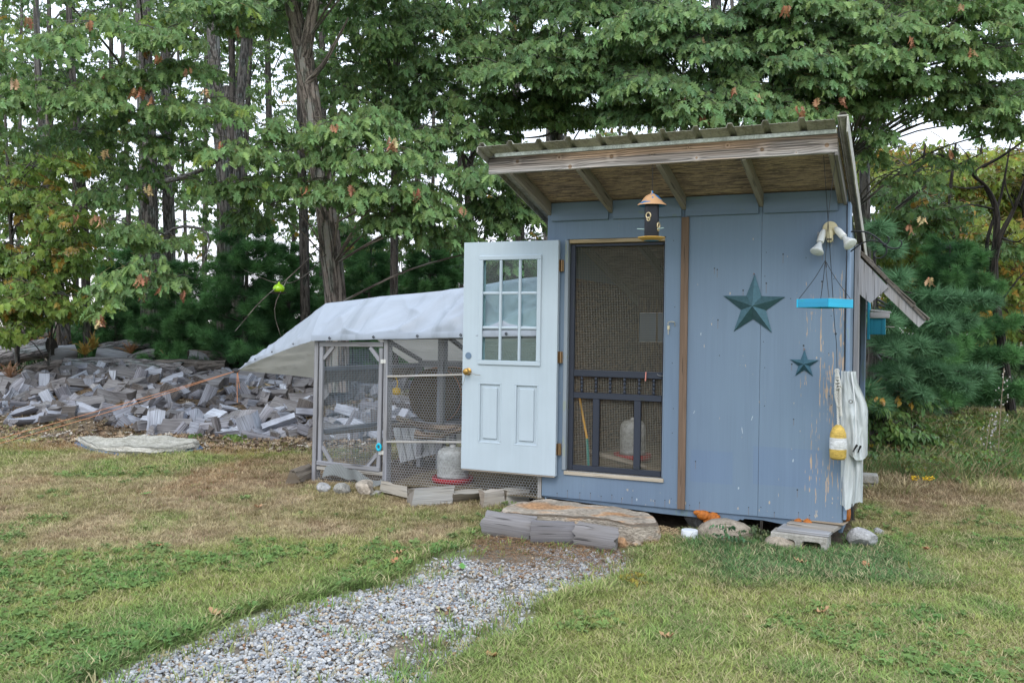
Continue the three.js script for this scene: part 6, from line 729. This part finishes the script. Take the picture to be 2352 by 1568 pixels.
tree('oak_tree', 'oak behind the right end of the shed roof, with limbs reaching right across the sky', oak({ seed: 7, bark: barkGrey, c0: MID, c1: LITE, gap: 0.56, trunks: [[[1942, 900, 13.8, 0.11], [1942, 500, 13.8, 0.1], [1940, 240, 13.8, 0.095], [1943, 60, 13.8, 0.09], [1950, -180, 13.8, 0.07]], [[1990, 880, 15.5, 0.09], [1988, 500, 15.5, 0.085], [1985, 200, 15.5, 0.08], [1990, -100, 15.5, 0.06]]], pads: [...boughs(16, 1800, 2060, -10, 260, 11.6, 13.8, 20, 90, 42, 36, 0.3), ...boughs(27, 1990, 2390, 170, 290, 12, 14, 12, 80, 32, 16, 0.3), ...boughs(17, 2000, 2380, -20, 190, 11.6, 14, 24, 95, 42, 32, 0.3), [2310, 230, 12.2, 90, 40, 34, 0.1], [2250, 205, 12.4, 90, 34, 30, 0.15], [2010, 300, 12.4, 60, 40, 20, 0.3], [1990, 360, 12.6, 45, 40, 14, 0.3], [2330, 290, 12.6, 70, 26, 14, 0.0], [2150, 250, 12.6, 60, 26, 12, 0.1], [2070, 180, 12.4, 80, 40, 26, 0.3], [2090, 400, 12.8, 80, 40, 14, 0.2], [2170, 360, 13, 70, 30, 8, 0.1], ...boughs(18, 1850, 2400, -200, -40, 11.8, 15, 10, 120, 50, 26)], bare: [[[1945, 235, 13.7, 0.05], [2010, 190, 13.4, 0.04], [2100, 120, 13, 0.03], [2220, 30, 12.6, 0.02], [2300, -30, 12.4, 0.012]], [[1950, 180, 13.7, 0.04], [2050, 160, 13.3, 0.03], [2180, 130, 12.9, 0.022], [2352, 100, 12.4, 0.012]], [[1930, 260, 13.7, 0.035], [1915, 240, 13.6, 0.03], [1940, 215, 13.5, 0.02]], [[2060, 480, 14, 0.03], [2130, 425, 13.6, 0.024], [2200, 380, 13.2, 0.014], [2260, 350, 13, 0.006]]], brown: [[1838, 245, 11.3], [1840, 258, 11.3], [1872, 230, 11.4], [1742, 218, 11.5], [2092, 90, 11.4], [2214, 13, 11.4], [2230, 112, 11.6], [2180, 348, 12], [2120, 500, 12.2], [2090, 520, 12.4], [2135, 640, 12.4]] }));
// tall trunks behind, each with its own place
const trunkTree = (seed, label, pts, bk, pads, o = {}) => tree('woodland_tree', label, { seed, bark: bk, sprays: backSprays, leaf: backLeaf, c0: MID, c1: OLIVE, thick: 1.4, size: 0.9, trunks: [pts.map((q) => [q[0], q[1], q[2], q[3] * 0.7])], pads, limbs: true, ...o });
trunkTree(21, 'thick grey trunk left of the leaning oak, nearest of the group at the top', [[512, 880, 17, 0.17], [510, 400, 17, 0.165], [496, 200, 17, 0.165], [488, 60, 17, 0.16], [480, -200, 17, 0.14]], barkGrey, boughs(31, 380, 620, -120, 60, 16, 19, 8, 110, 60, 20));
trunkTree(22, 'dark narrow trunk right beside the thick grey trunk at the top', [[536, 880, 18.5, 0.1], [534, 300, 18.5, 0.095], [531, 60, 18.5, 0.09], [528, -160, 18.5, 0.08]], barkDark, boughs(32, 470, 650, -150, 20, 17, 20, 6, 110, 60, 20));
trunkTree(23, 'leaning grey trunk just left of the big leaning oak at the top', [[540, 880, 18, 0.13], [546, 400, 18, 0.125], [552, 220, 18, 0.125], [566, 60, 18, 0.12], [580, -160, 18, 0.1]], barkGrey, boughs(33, 520, 720, -140, 60, 17, 20, 6, 110, 60, 20));
trunkTree(24, 'straight dark trunk at the left whose base stands behind the brown ferns', [[203, 830, 17.5, 0.12], [196, 640, 17.5, 0.12], [190, 480, 17.5, 0.115], [180, 340, 17.5, 0.1], [168, 200, 17.5, 0.09], [150, -100, 17.5, 0.07]], barkDark, boughs(34, 60, 320, 100, 420, 17, 20, 12, 100, 50, 20));
trunkTree(25, 'grey lichen spotted trunk at the far left, bent near its foot', [[156, 830, 17, 0.14], [146, 740, 17, 0.13], [132, 620, 17, 0.115], [122, 500, 17, 0.11], [106, 360, 17, 0.1], [92, 260, 17, 0.09], [80, -50, 17, 0.07]], barkGrey, boughs(35, -60, 180, 200, 480, 17, 21, 10, 100, 50, 20, 0.4));
trunkTree(26, 'thin reddish trunk close beside the lichen spotted trunk', [[138, 815, 16.8, 0.06], [126, 680, 16.8, 0.055], [118, 560, 16.8, 0.05], [110, 420, 16.8, 0.04], [105, 200, 16.8, 0.03]], barkWarm, []);
trunkTree(27, 'dark trunk in shade right behind the foot of the leaning oak', [[702, 860, 16.5, 0.13], [700, 700, 16.5, 0.125], [698, 540, 16.5, 0.12], [694, 420, 16.5, 0.115], [690, 200, 16.5, 0.1], [688, -150, 16.5, 0.08]], barkDark, boughs(37, 600, 800, 120, 420, 16.5, 19, 8, 100, 46, 16));
trunkTree(28, 'pale grey trunk half hidden by pine boughs left of the leaning oak', [[528, 840, 18, 0.12], [526, 560, 18, 0.115], [522, 440, 18, 0.11], [520, 200, 19, 0.1]], barkGrey, boughs(38, 440, 620, 360, 480, 17, 20, 5, 100, 40, 12));
const R5 = rng(91);
for (let i = 0; i < 56; i++) { // the wood behind
  const Z = 18.5 + 17 * Math.pow((i * 0.7548 + 0.2) % 1, 0.9), x = -260 + ((i * 0.61803) % 1) * 2900 + (R5() - 0.5) * 60, r = 0.045 + R5() * 0.065, k = (Z / 21), ln = (R5() - 0.5) * 60, right = x > 1960, left = x < 260, gold = right ? 0.5 : left ? 0.3 : 0.07;
  const yb = 760 - (gh(0, -Z) - 1.6) / Z * FPX + 6, pts = [[x, yb, Z, r], [x + ln * 0.3, 560, Z, r * 0.95], [x + ln * 0.6, right ? 440 : 320, Z, r * (right ? 0.5 : 0.85)], [x + ln, right ? 340 : 60, Z, r * (right ? 0.2 : 0.7)], ...(right ? [] : [[x + ln * 1.4, -260, Z, r * 0.45]])];
  const pads = []; const np = right ? 6 : 13; for (let j = 0; j < np; j++) { const py = right ? lerp(330, 720, R5()) : lerp(-140, 620, Math.pow(R5(), 1.1)); pads.push([x + (R5() - 0.5) * 240 / k, py, Z + (R5() - 0.5) * 3, 110 / k * (0.7 + R5() * 0.6), 46 / k * (0.7 + R5() * 0.6), Math.round(22), R5() * 0.5]); }
  const zone = x < 640 ? 'left of the leaning oak' : x < 1150 ? 'between the leaning oak and the shed' : x < 1960 ? 'behind the shed' : 'right of the shed';
  tree('woodland_tree', 'one of the slender trees deep in the wood ' + zone, { seed: 300 + i, bark: i % 3 ? barkDark : barkGrey, sprays: [backSprays[i % 2]], leaf: backLeaf, size: 0.95, thick: 1.5, c0: right ? OLIVE : MID, c1: right ? YG : i % 3 === 0 ? OLIVE : LITE, c2: GOLD, p2: gold * 0.3, gap: right ? 0.58 : 0.54, trunks: [pts], pads, group: 'slender trees deep in the wood ' + zone });
}
// yellowing maples low on the left and the yellow green wood on the right
tree('maple_tree', 'young maple with yellowing leaves at the left edge beyond the brown ferns', { seed: 61, bark: barkDark, sprays: mapleSprays, size: 1.1, c0: [0.11, 0.22, 0.05], c1: YG, c2: GOLD, p2: 0.09, fine: true, trunks: [[[40, 840, 15.5, 0.04], [30, 640, 15.5, 0.035], [20, 450, 15.5, 0.03], [10, 250, 15.5, 0.02]]], pads: [...boughs(41, -30, 170, 440, 700, 14.2, 15.6, 20, 70, 32, 34, 0.3), ...boughs(42, 0, 210, 640, 770, 13.6, 15, 9, 50, 24, 20, 0.4), ...boughs(43, -40, 140, 330, 450, 15, 16.5, 8, 80, 40, 24, 0.3)] });
tree('maple_tree', 'low maple sapling with light green leaves before the pale trunks at left', { seed: 62, bark: barkDark, sprays: mapleSprays, size: 0.9, c0: [0.1, 0.2, 0.05], c1: YG, fine: true, trunks: [[[110, 840, 15, 0.02], [120, 740, 15, 0.016], [135, 650, 15, 0.01]]], pads: [[140, 655, 15, 50, 24, 22, 0.3], [170, 715, 14.8, 40, 18, 14, 0.4], [80, 720, 14.8, 50, 20, 18, 0.3], [40, 770, 14.6, 50, 18, 16, 0.3], [120, 600, 15.2, 60, 28, 24, 0.3]] });
for (const [s, x, Z, l, gd] of [[63, 2120, 19, 'yellow green maple thicket tree right behind the pine', 0.12], [64, 2250, 21, 'yellow and orange tinged tree behind the bare black tree', 0.2], [65, 2360, 18, 'yellow tinged tree at the right edge of the picture', 0.24], [66, 2190, 17, 'dark green oak sapling between the pine and the bare black tree', 0.02]]) tree('maple_tree', l, { seed: s, bark: barkBlack, sprays: ovalSprays.concat(mapleSprays), leaf: backLeaf, size: 1.35, thick: 1.3, c0: s === 66 ? MID : [0.17, 0.27, 0.06], c1: s === 66 ? LITE : [0.33, 0.4, 0.08], c2: [0.5, 0.33, 0.07], p2: gd * 0.7, trunks: [[[x, 900, Z, 0.05], [x + 10, 650, Z, 0.045], [x - 8, 480, Z, 0.035], [x + 6, 330, Z, 0.02]]], pads: s === 66 ? boughs(s, 2060, 2290, 430, 640, 15.5, 17.5, 14, 70, 34, 26, 0.2) : boughs(s, x - 170, x + 150, 340, 760, Z - 1.5, Z + 2.5, 30, 85, 46, 40, 0.3) });
tree('bare_tree', 'bare black twisted tree at the right edge of the wood', { seed: 67, bark: barkBlack, sprays: ovalSprays, c0: MID, c1: LITE, trunks: [[[2325, 960, 14.5, 0.075], [2300, 770, 14.5, 0.07], [2288, 690, 14.5, 0.065], [2284, 590, 14.5, 0.06], [2290, 545, 14.5, 0.055], [2287, 475, 14.5, 0.05], [2262, 425, 14.5, 0.045], [2240, 405, 14.5, 0.04], [2240, 393, 14.5, 0.036], [2260, 382, 14.5, 0.028], [2300, 360, 14.4, 0.02], [2370, 310, 14.3, 0.01]], [[2286, 600, 14.5, 0.045], [2300, 540, 14.4, 0.04], [2330, 480, 14.3, 0.03], [2352, 420, 14.2, 0.02], [2370, 330, 14.2, 0.01]], [[2300, 780, 14.6, 0.05], [2278, 660, 14.7, 0.04], [2268, 560, 14.8, 0.03], [2300, 450, 14.8, 0.02], [2322, 330, 14.8, 0.01]]], pads: [], bare: [[[2262, 428, 14.5, 0.02], [2215, 432, 14.3, 0.012], [2150, 418, 14.1, 0.005]], [[2285, 480, 14.5, 0.02], [2230, 470, 14.3, 0.012], [2190, 480, 14.1, 0.005]], [[2300, 545, 14.4, 0.018], [2340, 555, 14.2, 0.012], [2390, 500, 14, 0.006]], [[2240, 400, 14.5, 0.015], [2225, 360, 14.4, 0.008], [2200, 330, 14.3, 0.004]], [[2330, 480, 14.3, 0.015], [2310, 420, 14.2, 0.008], [2316, 370, 14.2, 0.004]], [[2294, 700, 14.5, 0.02], [2340, 640, 14.3, 0.012], [2380, 600, 14.2, 0.006]]] });
// ---- white pines ----
function needles(n, len, w, seed, cone) { const R = rng(seed), pos = [], nor = []; for (let i = 0; i < n; i++) { const a = R() * 6.28, c = Math.pow(R(), 0.7) * cone, l = len * (0.7 + R() * 0.5), d = V3(Math.cos(c), Math.sin(c) * Math.cos(a), Math.sin(c) * Math.sin(a)), s = V3(R() - 0.5, R() - 0.5, R() - 0.5).cross(d).normalize().multiplyScalar(w / 2), b = d.clone().multiplyScalar(0.012).add(V3(-R() * 0.05, 0, 0)), e = b.clone().addScaledVector(d, l); e.y -= l * 0.12; pos.push(...b.clone().sub(s).toArray(), ...b.clone().add(s).toArray(), ...e.toArray()); const m = d.clone().multiplyScalar(0.4).add(V3(0, 0.8, 0)); for (let k = 0; k < 3; k++) nor.push(m.x, m.y, m.z); } return raw(pos); }
const tufts = [needles(36, 0.13, 0.0075, 1, 1.3), needles(30, 0.12, 0.007, 2, 1.0)], needleMat = mat([1, 1, 1], 1, { transmission: 0.25, thickness: 0, clearcoat: 0.15, clearcoatRoughness: 0.5, specularIntensity: 0.3 });
function pine(label, x, Z, topY, rad, seed, o = {}) {
  const R = rng(seed), base = at(x, 760, Z); base.y = gh(base.x, base.z); const H = at(x, topY, Z).y - base.y, g = thing('pine_tree', label, 'tree', base), lean = (R() - 0.5) * 0.2; part('trunk', tube([V3(0, -0.1, 0), V3(lean * 0.5, H * 0.5, 0), V3(lean, H, 0)], [0.02 + H * 0.018, 0.015 + H * 0.01, 0.01], 9, 4, 0.2, seed), barkDark, g);
  const ms = [[], []], cs = [[], []], br = [];
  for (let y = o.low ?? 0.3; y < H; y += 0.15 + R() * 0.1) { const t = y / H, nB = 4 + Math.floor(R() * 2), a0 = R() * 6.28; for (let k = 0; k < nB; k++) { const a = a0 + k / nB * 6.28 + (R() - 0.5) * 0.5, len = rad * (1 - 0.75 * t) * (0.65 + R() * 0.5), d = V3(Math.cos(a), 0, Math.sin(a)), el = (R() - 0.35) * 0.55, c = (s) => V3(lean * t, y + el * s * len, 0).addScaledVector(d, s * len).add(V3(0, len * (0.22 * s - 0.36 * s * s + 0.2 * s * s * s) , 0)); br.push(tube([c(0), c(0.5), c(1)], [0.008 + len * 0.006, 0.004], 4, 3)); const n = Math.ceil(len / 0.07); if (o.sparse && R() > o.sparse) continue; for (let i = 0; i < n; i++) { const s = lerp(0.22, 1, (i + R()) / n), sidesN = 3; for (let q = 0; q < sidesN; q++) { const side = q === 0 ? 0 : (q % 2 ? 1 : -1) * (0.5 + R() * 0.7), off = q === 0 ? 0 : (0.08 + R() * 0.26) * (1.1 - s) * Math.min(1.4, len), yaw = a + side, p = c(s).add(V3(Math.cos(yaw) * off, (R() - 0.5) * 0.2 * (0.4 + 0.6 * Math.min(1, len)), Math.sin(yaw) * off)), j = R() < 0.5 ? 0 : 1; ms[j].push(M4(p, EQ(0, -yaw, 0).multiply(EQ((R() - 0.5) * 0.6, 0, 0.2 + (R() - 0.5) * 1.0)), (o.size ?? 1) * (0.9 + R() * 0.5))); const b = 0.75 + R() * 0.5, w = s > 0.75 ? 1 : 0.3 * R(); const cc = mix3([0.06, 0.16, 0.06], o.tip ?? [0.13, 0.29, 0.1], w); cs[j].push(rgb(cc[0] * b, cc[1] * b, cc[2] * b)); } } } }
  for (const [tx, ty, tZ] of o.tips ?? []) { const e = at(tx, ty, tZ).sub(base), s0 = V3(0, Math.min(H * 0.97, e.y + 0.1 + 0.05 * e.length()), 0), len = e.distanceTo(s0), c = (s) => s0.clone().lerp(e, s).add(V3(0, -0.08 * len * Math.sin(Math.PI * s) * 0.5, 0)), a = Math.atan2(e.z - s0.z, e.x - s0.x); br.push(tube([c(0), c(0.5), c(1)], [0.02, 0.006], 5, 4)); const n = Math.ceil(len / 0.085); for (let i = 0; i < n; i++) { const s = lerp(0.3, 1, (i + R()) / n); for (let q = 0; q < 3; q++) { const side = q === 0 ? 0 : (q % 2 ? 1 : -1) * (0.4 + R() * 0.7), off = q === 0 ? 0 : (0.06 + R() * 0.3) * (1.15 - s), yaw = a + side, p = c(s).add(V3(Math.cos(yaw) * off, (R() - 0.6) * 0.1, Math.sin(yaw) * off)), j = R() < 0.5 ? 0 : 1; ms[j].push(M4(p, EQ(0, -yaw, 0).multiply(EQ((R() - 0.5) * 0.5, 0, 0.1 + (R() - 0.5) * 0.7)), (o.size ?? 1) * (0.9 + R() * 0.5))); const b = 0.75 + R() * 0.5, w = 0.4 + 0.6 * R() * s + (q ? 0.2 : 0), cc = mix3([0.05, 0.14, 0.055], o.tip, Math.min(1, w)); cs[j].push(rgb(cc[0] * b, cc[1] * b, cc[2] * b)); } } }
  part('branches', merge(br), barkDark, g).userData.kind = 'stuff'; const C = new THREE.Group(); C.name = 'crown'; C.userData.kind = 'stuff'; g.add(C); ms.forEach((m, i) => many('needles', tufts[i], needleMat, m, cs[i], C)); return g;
}
pine('young white pine at the left behind the brown ferns', 265, 18, 610, 1.1, 1); pine('soft young white pine behind the middle of the log heap', 415, 17, 600, 1.2, 2); pine('broad white pine hanging over the right end of the long logs', 560, 16.4, 520, 1.45, 3, { size: 1.1 }); pine('white pine left of the shaded trunk behind the tarp point', 655, 17.4, 560, 1.25, 4); pine('white pine seen above the left part of the tarp', 845, 17, 545, 1.3, 5); pine('white pine seen above the tarp beside the open door', 985, 16.5, 540, 1.35, 6); pine('distant white pine between the leaning oak and the slim dark trunk', 800, 22, 520, 1.6, 7, { size: 1.3 }); pine('distant white pine at the left between the two trunks', 330, 22, 560, 1.6, 8, { size: 1.3 });
pine('white pine with long blue green boughs right beside the shed', 2015, 12, 500, 1.5, 9, { low: 9, size: 1.1, tip: [0.13, 0.26, 0.13], tips: [[2290, 690, 10.8], [2240, 735, 10.9], [2200, 700, 11.2], [2180, 745, 10.6], [2275, 858, 10.9], [2225, 882, 10.7], [2170, 850, 11], [2185, 800, 11.5], [2120, 795, 10.6], [2125, 905, 10.6], [2075, 860, 10.5], [2060, 800, 10.4], [2040, 740, 10.4], [2070, 640, 10.9], [2055, 575, 11], [2020, 520, 11.2], [1990, 900, 10.6], [2020, 930, 10.4], [2150, 930, 11], [2090, 720, 11.5]] }); pine('smaller white pine farther right in the shade of the wood', 2180, 14.6, 560, 1.5, 10); pine('white pine low behind the shed, glimpsed left of the roof', 1180, 16.5, 560, 1.3, 11);
// shrubs in the shade under the trees
function shrub(label, x, y, Z, rx, ry, n, seed, c0, c1, sp, o = {}) { return tree('shrub', label, { cat: 'shrub', seed, bark: barkDark, sprays: sp, leaf: backLeaf, c0, c1, limbs: true, trunks: [[[x, 760 + FPX * (1.6 - gh(0, -Z)) / Z, Z, 0.02], [x + 6, y, Z, 0.012]]], pads: boughs(seed, x - rx, x + rx, y - ry, y + ry, Z - 0.6, Z + 0.6, n, rx * 0.5, ry * 0.45, 24, 0.1), ...o }); }
for (const [x, y, Z, l] of [[60, 740, 20, 'at the left edge'], [330, 730, 20.5, 'behind the pines at left'], [740, 720, 20, 'behind the leaning oak'], [930, 690, 21, 'above the tarp'], [1120, 660, 18, 'left of the shed'], [2060, 860, 17, 'behind the pine right of the shed'], [2200, 850, 18, 'in the dark of the wood at right'], [2340, 840, 17.5, 'at the right edge']]) shrub('dark leafy undergrowth shrub ' + l, x, y, Z, 150, 70, 16, Math.round(x + y), DARK, MID, [backSprays[1]], { size: 1.2 });
shrub('light green leafy bush with a few yellow leaves by the corner of the shed', 2045, 930, 11.2, 55, 75, 12, 81, [0.08, 0.18, 0.05], [0.15, 0.25, 0.06], ovalSprays, { leaf: leafMat, c2: [0.5, 0.3, 0.05], p2: 0.07 });
// ---- small plants ----
function sapling(label, x, y, hPx, seed, c0, c1, n = 8, sp = mapleSprays[1], size = 0.55) { const b = gnd(x, y), R = rng(seed), t = thing('sapling', label, 'plant', b), h = hPx * -b.z / FPX; part('stem', tube([V3(0, -0.02, 0), V3(0.02, h * 0.5, 0), V3(0, h, 0.01)], [0.005, 0.002], 5, 3), mat([0.12, 0.16, 0.05], 0.8), t); const ms = [], cs = []; for (let i = 0; i < n; i++) { const s = lerp(0.35, 1, (i + 0.5) / n), w = R(), cc = mix3(c0, c1, w); ms.push(M4(V3(0, h * s, 0), EQ(0, i * 2.4, 0).multiply(EQ(0, 0, -0.1)), size * (0.7 + R() * 0.5))); cs.push(rgb(...cc)); } many('leaves', sp, leafMat, ms, cs, t); }
const LG = [0.13, 0.28, 0.06], LY = [0.24, 0.3, 0.06];
sapling('bright green sapling growing up through the long logs', 202, 905, 95, 1, LG, LY, 12, mapleSprays[0], 0.7); sapling('light green seedling at the left end of the heap', 120, 925, 45, 2, LG, LY, 6, mapleSprays[0], 0.8); sapling('tiny yellow green seedling on the dead leaves before the heap', 545, 1018, 22, 3, LG, LY, 5, mapleSprays[1], 0.7); sapling('small seedling by the left of the dead leaves', 440, 1010, 14, 4, LG, LY, 4, mapleSprays[1], 0.5);
sapling('green oak seedling before the large split log at the run', 1003, 1152, 16, 5, [0.05, 0.16, 0.07], [0.07, 0.2, 0.08], 5, oakSprays[2], 0.4); sapling('tall seedling with broad leaves before the long boulder, left one', 1664, 1262, 62, 6, [0.07, 0.17, 0.07], [0.1, 0.22, 0.09], 5, ovalSprays[1], 0.55); sapling('seedling with broad leaves before the long boulder, right one', 1697, 1258, 42, 7, [0.07, 0.17, 0.07], [0.1, 0.22, 0.09], 4, ovalSprays[1], 0.5); sapling('yellow seedling standing in the lawn right of the gravel', 1455, 1350, 40, 8, [0.3, 0.3, 0.04], [0.35, 0.28, 0.05], 6, ovalSprays[0], 0.4); sapling('leafy weed at the foot of the charred stake', 1738, 1245, 40, 9, [0.08, 0.14, 0.06], [0.13, 0.16, 0.07], 8, ovalSprays[0], 0.4);
{ // bracken, brown and one still green
  const frondG = (seed, len) => { const R = rng(seed), pos = [], c = (t) => V3(len * (0.75 * t), len * (0.85 * t - 0.45 * t * t), 0), n = 15; for (let i = 1; i < n; i++) { const t = i / n, p = c(t), w = len * 0.17 * Math.sin(Math.PI * Math.min(1, t * 0.9 + 0.12)) * (1 - t * 0.5); for (const s of [-1, 1]) { const e = p.clone().add(V3(w * 0.35, -w * (0.15 + R() * 0.4), s * w)), q = c(t + 0.016), m = p.clone().lerp(e, 0.5).add(V3(0.012, 0.01, 0)); pos.push(...p.toArray(), ...q.toArray(), ...m.toArray(), ...m.toArray(), ...e.toArray(), ...p.toArray()); } } const st = sticks([[[0, 0, 0], c(0.5).toArray()], [c(0.5).toArray(), c(1).toArray()]], 0.004); return merge([raw(pos), st]); };
  const fr = [frondG(1, 0.42), frondG(2, 0.36), frondG(3, 0.46)], br = [mat([0.36, 0.18, 0.08], 0.85), mat([0.33, 0.19, 0.11], 0.85), mat([0.42, 0.28, 0.07], 0.85), mat([0.13, 0.24, 0.05], 0.8)];
  const F = [[20, 868, 15.3, 9, 1, 'big rust brown bracken clump in front of the dark log at far left'], [15, 800, 17.6, 6, 0, 'brown bracken at the far left behind the dark log'], [68, 792, 17.4, 7, 1, 'pale brown bracken, second from the left behind the dark log'], [115, 795, 17.2, 7, 0, 'brown and gold bracken in the middle of the far left row'], [142, 802, 17, 6, 2, 'yellow bracken just left of the green one'], [212, 800, 16.8, 8, 3, 'tall green bracken still standing among the brown ones'], [195, 815, 16.5, 6, 2, 'golden bracken under the tall green one'], [300, 812, 17, 5, 0, 'orange bracken right of the tall green one'], [385, 838, 16, 4, 0, 'small rusty dead plant between the long logs'], [90, 812, 16.8, 5, 2, 'low golden bracken before the farthest log']];
  F.forEach(([x, y, Z, n, m, l], k) => { const p = at(x, y, Z), t = thing('bracken', l, 'fern', p); const R = rng(k + 5); for (let i = 0; i < n * 3; i++) { const f = part('frond', fr[i % 3], br[m === 3 && i > 4 ? 2 : m], t); f.rotation.set((R() - 0.5) * 0.4, i / n * 6.28 + R(), -0.2 + R() * 1.2); f.scale.setScalar(0.4 + R() * 0.5); } });
}
{ // tall weeds and goldenrod at the right
  const R = rng(71), blade = (() => { const g = []; for (let i = 0; i < 12; i++) { const a = R() * 6.28, h = 0.22 + R() * 0.28, l = h * (0.3 + R() * 0.5); g.push([[Math.cos(a) * 0.04, 0, Math.sin(a) * 0.04], [Math.cos(a) * (0.04 + l * 0.4), h * 0.7, Math.sin(a) * (0.04 + l * 0.4)]], [[Math.cos(a) * (0.04 + l * 0.4), h * 0.7, Math.sin(a) * (0.04 + l * 0.4)], [Math.cos(a) * (0.04 + l), h, Math.sin(a) * (0.04 + l)]]); } return sticks(g, 0.0035); })(), ms = [], cs = [], ms2 = [], cs2 = [];
  for (let k = 0; k < 2600; k++) { const x = 1985 + R() * 480, y = lerp(975, 1125, Math.pow(R(), 1.2)), p = gnd(x, y), n = fbm(p.x * 1.3, p.z * 1.3, 3); if (n + (y - 975) / 600 > 0.72) continue; const t = R(), c = t < 0.3 ? [0.2, 0.21, 0.08] : t < 0.8 ? [0.1, 0.2, 0.06] : [0.28, 0.22, 0.13]; ms.push(M4(p, EQ(0, R() * 6.28, 0), 0.25 + R() * 0.5)); cs.push(rgb(...c)); if (R() < 0.3) { ms2.push(M4(p.clone().add(V3(0, 0.08 + R() * 0.25, 0)), EQ(0, R() * 6.28, 0), 0.5 + R() * 0.5)); cs2.push(rgb(0.09 + R() * 0.1, 0.16 + R() * 0.08, 0.045)); } }
  const G = new THREE.Group(); G.name = 'tall_weeds'; G.userData.kind = 'stuff'; tag(G, 'tall dry grass and weeds along the wood edge right of the shed', 'weeds'); scene.add(G); many('weed_stems', blade, mat([1, 1, 1], 0.85), ms, cs, G); many('weed_leaves', ovalSprays[0], leafMat, ms2, cs2, G);
  const gold = mat([0.62, 0.4, 0.03], 0.8), stem = mat([0.13, 0.14, 0.06], 0.8), white = mat([0.4, 0.38, 0.36], 0.9);
  for (const [x, y, h, l] of [[2092, 1125, 0.12, 'yellow goldenrod flowering low in the weeds, leftmost of three'], [2125, 1128, 0.13, 'yellow goldenrod flowering low in the weeds, middle of three'], [2108, 1108, 0.14, 'yellow goldenrod flowering low in the weeds, rightmost and farthest of three'], [2000, 1060, 0.2, 'yellow goldenrod just beside the netting at the shed corner']]) { const t = thing('goldenrod', l, 'flower', gnd(x, y)); part('stem', wire([V3(0, 0, 0), V3(0.02, h * 0.6, 0), V3(0.05, h, 0)], 0.003), stem, t); const fl = []; for (let i = 0; i < 26; i++) fl.push(new THREE.IcosahedronGeometry(0.005 + R() * 0.005, 0).translate(0.04 + (R() - 0.5) * 0.11, h + (R() - 0.4) * 0.04, (R() - 0.5) * 0.08)); part('flower_head', merge(fl), gold, t); }
  for (const [x, y, top, l] of [[2292, 1085, 845, 'tall dead stem with white fluffy seed heads at right'], [2262, 1090, 960, 'shorter dead stem with white seed heads left of the tall one']]) { const b = gnd(x, y), t = thing('seed_stem', l, 'plant', b), h = at(x, top, -b.z).y - b.y; part('stem', wire([V3(0, 0, 0), V3(0.02, h * 0.5, 0), V3(0.06, h, 0)], 0.004), mat([0.3, 0.24, 0.18], 0.9), t); const fl = [], sk = []; for (let i = 0; i < 26; i++) { const s = 0.35 + R() * 0.62, a = R() * 6.28, p = V3(0.06 * s + Math.cos(a) * 0.07, h * s + 0.05, Math.sin(a) * 0.07); sk.push([[0.05 * s, h * s, 0], p.toArray()]); fl.push(new THREE.IcosahedronGeometry(0.006 + R() * 0.005, 0).scale(1, 1.5, 1).translate(p.x, p.y, p.z)); } part('side_twigs', sticks(sk, 0.0015), stem, t); part('seed_heads', merge(fl), white, t); }
}
{ // lime green gourd feeder hanging from a twig
  const t = thing('gourd_feeder', 'lime green gourd shaped feeder hanging from a thin branch before the pines', 'bird feeder', at(640, 672, 12.2));
  part('gourd', lathe([[0, 0.005], [0.05, 0.005], [0.074, 0.03], [0.078, 0.06], [0.066, 0.09], [0.04, 0.108], [0.018, 0.118], [0.013, 0.135], [0.008, 0.145], [0, 0.147]], 28), mat([0.3, 0.56, 0.01], 0.25, { clearcoat: 0.6 }), t); part('tray', lathe([[0, -0.012], [0.085, -0.012], [0.1, 0], [0.098, 0.004], [0.08, -0.004], [0, -0.004]], 28), mat([0.05, 0.04, 0.03], 0.6), t); part('hanging_wire', wire([V3(0, 0.145, 0), V3(0.01, 0.3, 0), V3(0, 0.45, 0.02)], 0.002), blackWire, t);
}
renderer.render(scene, camera);
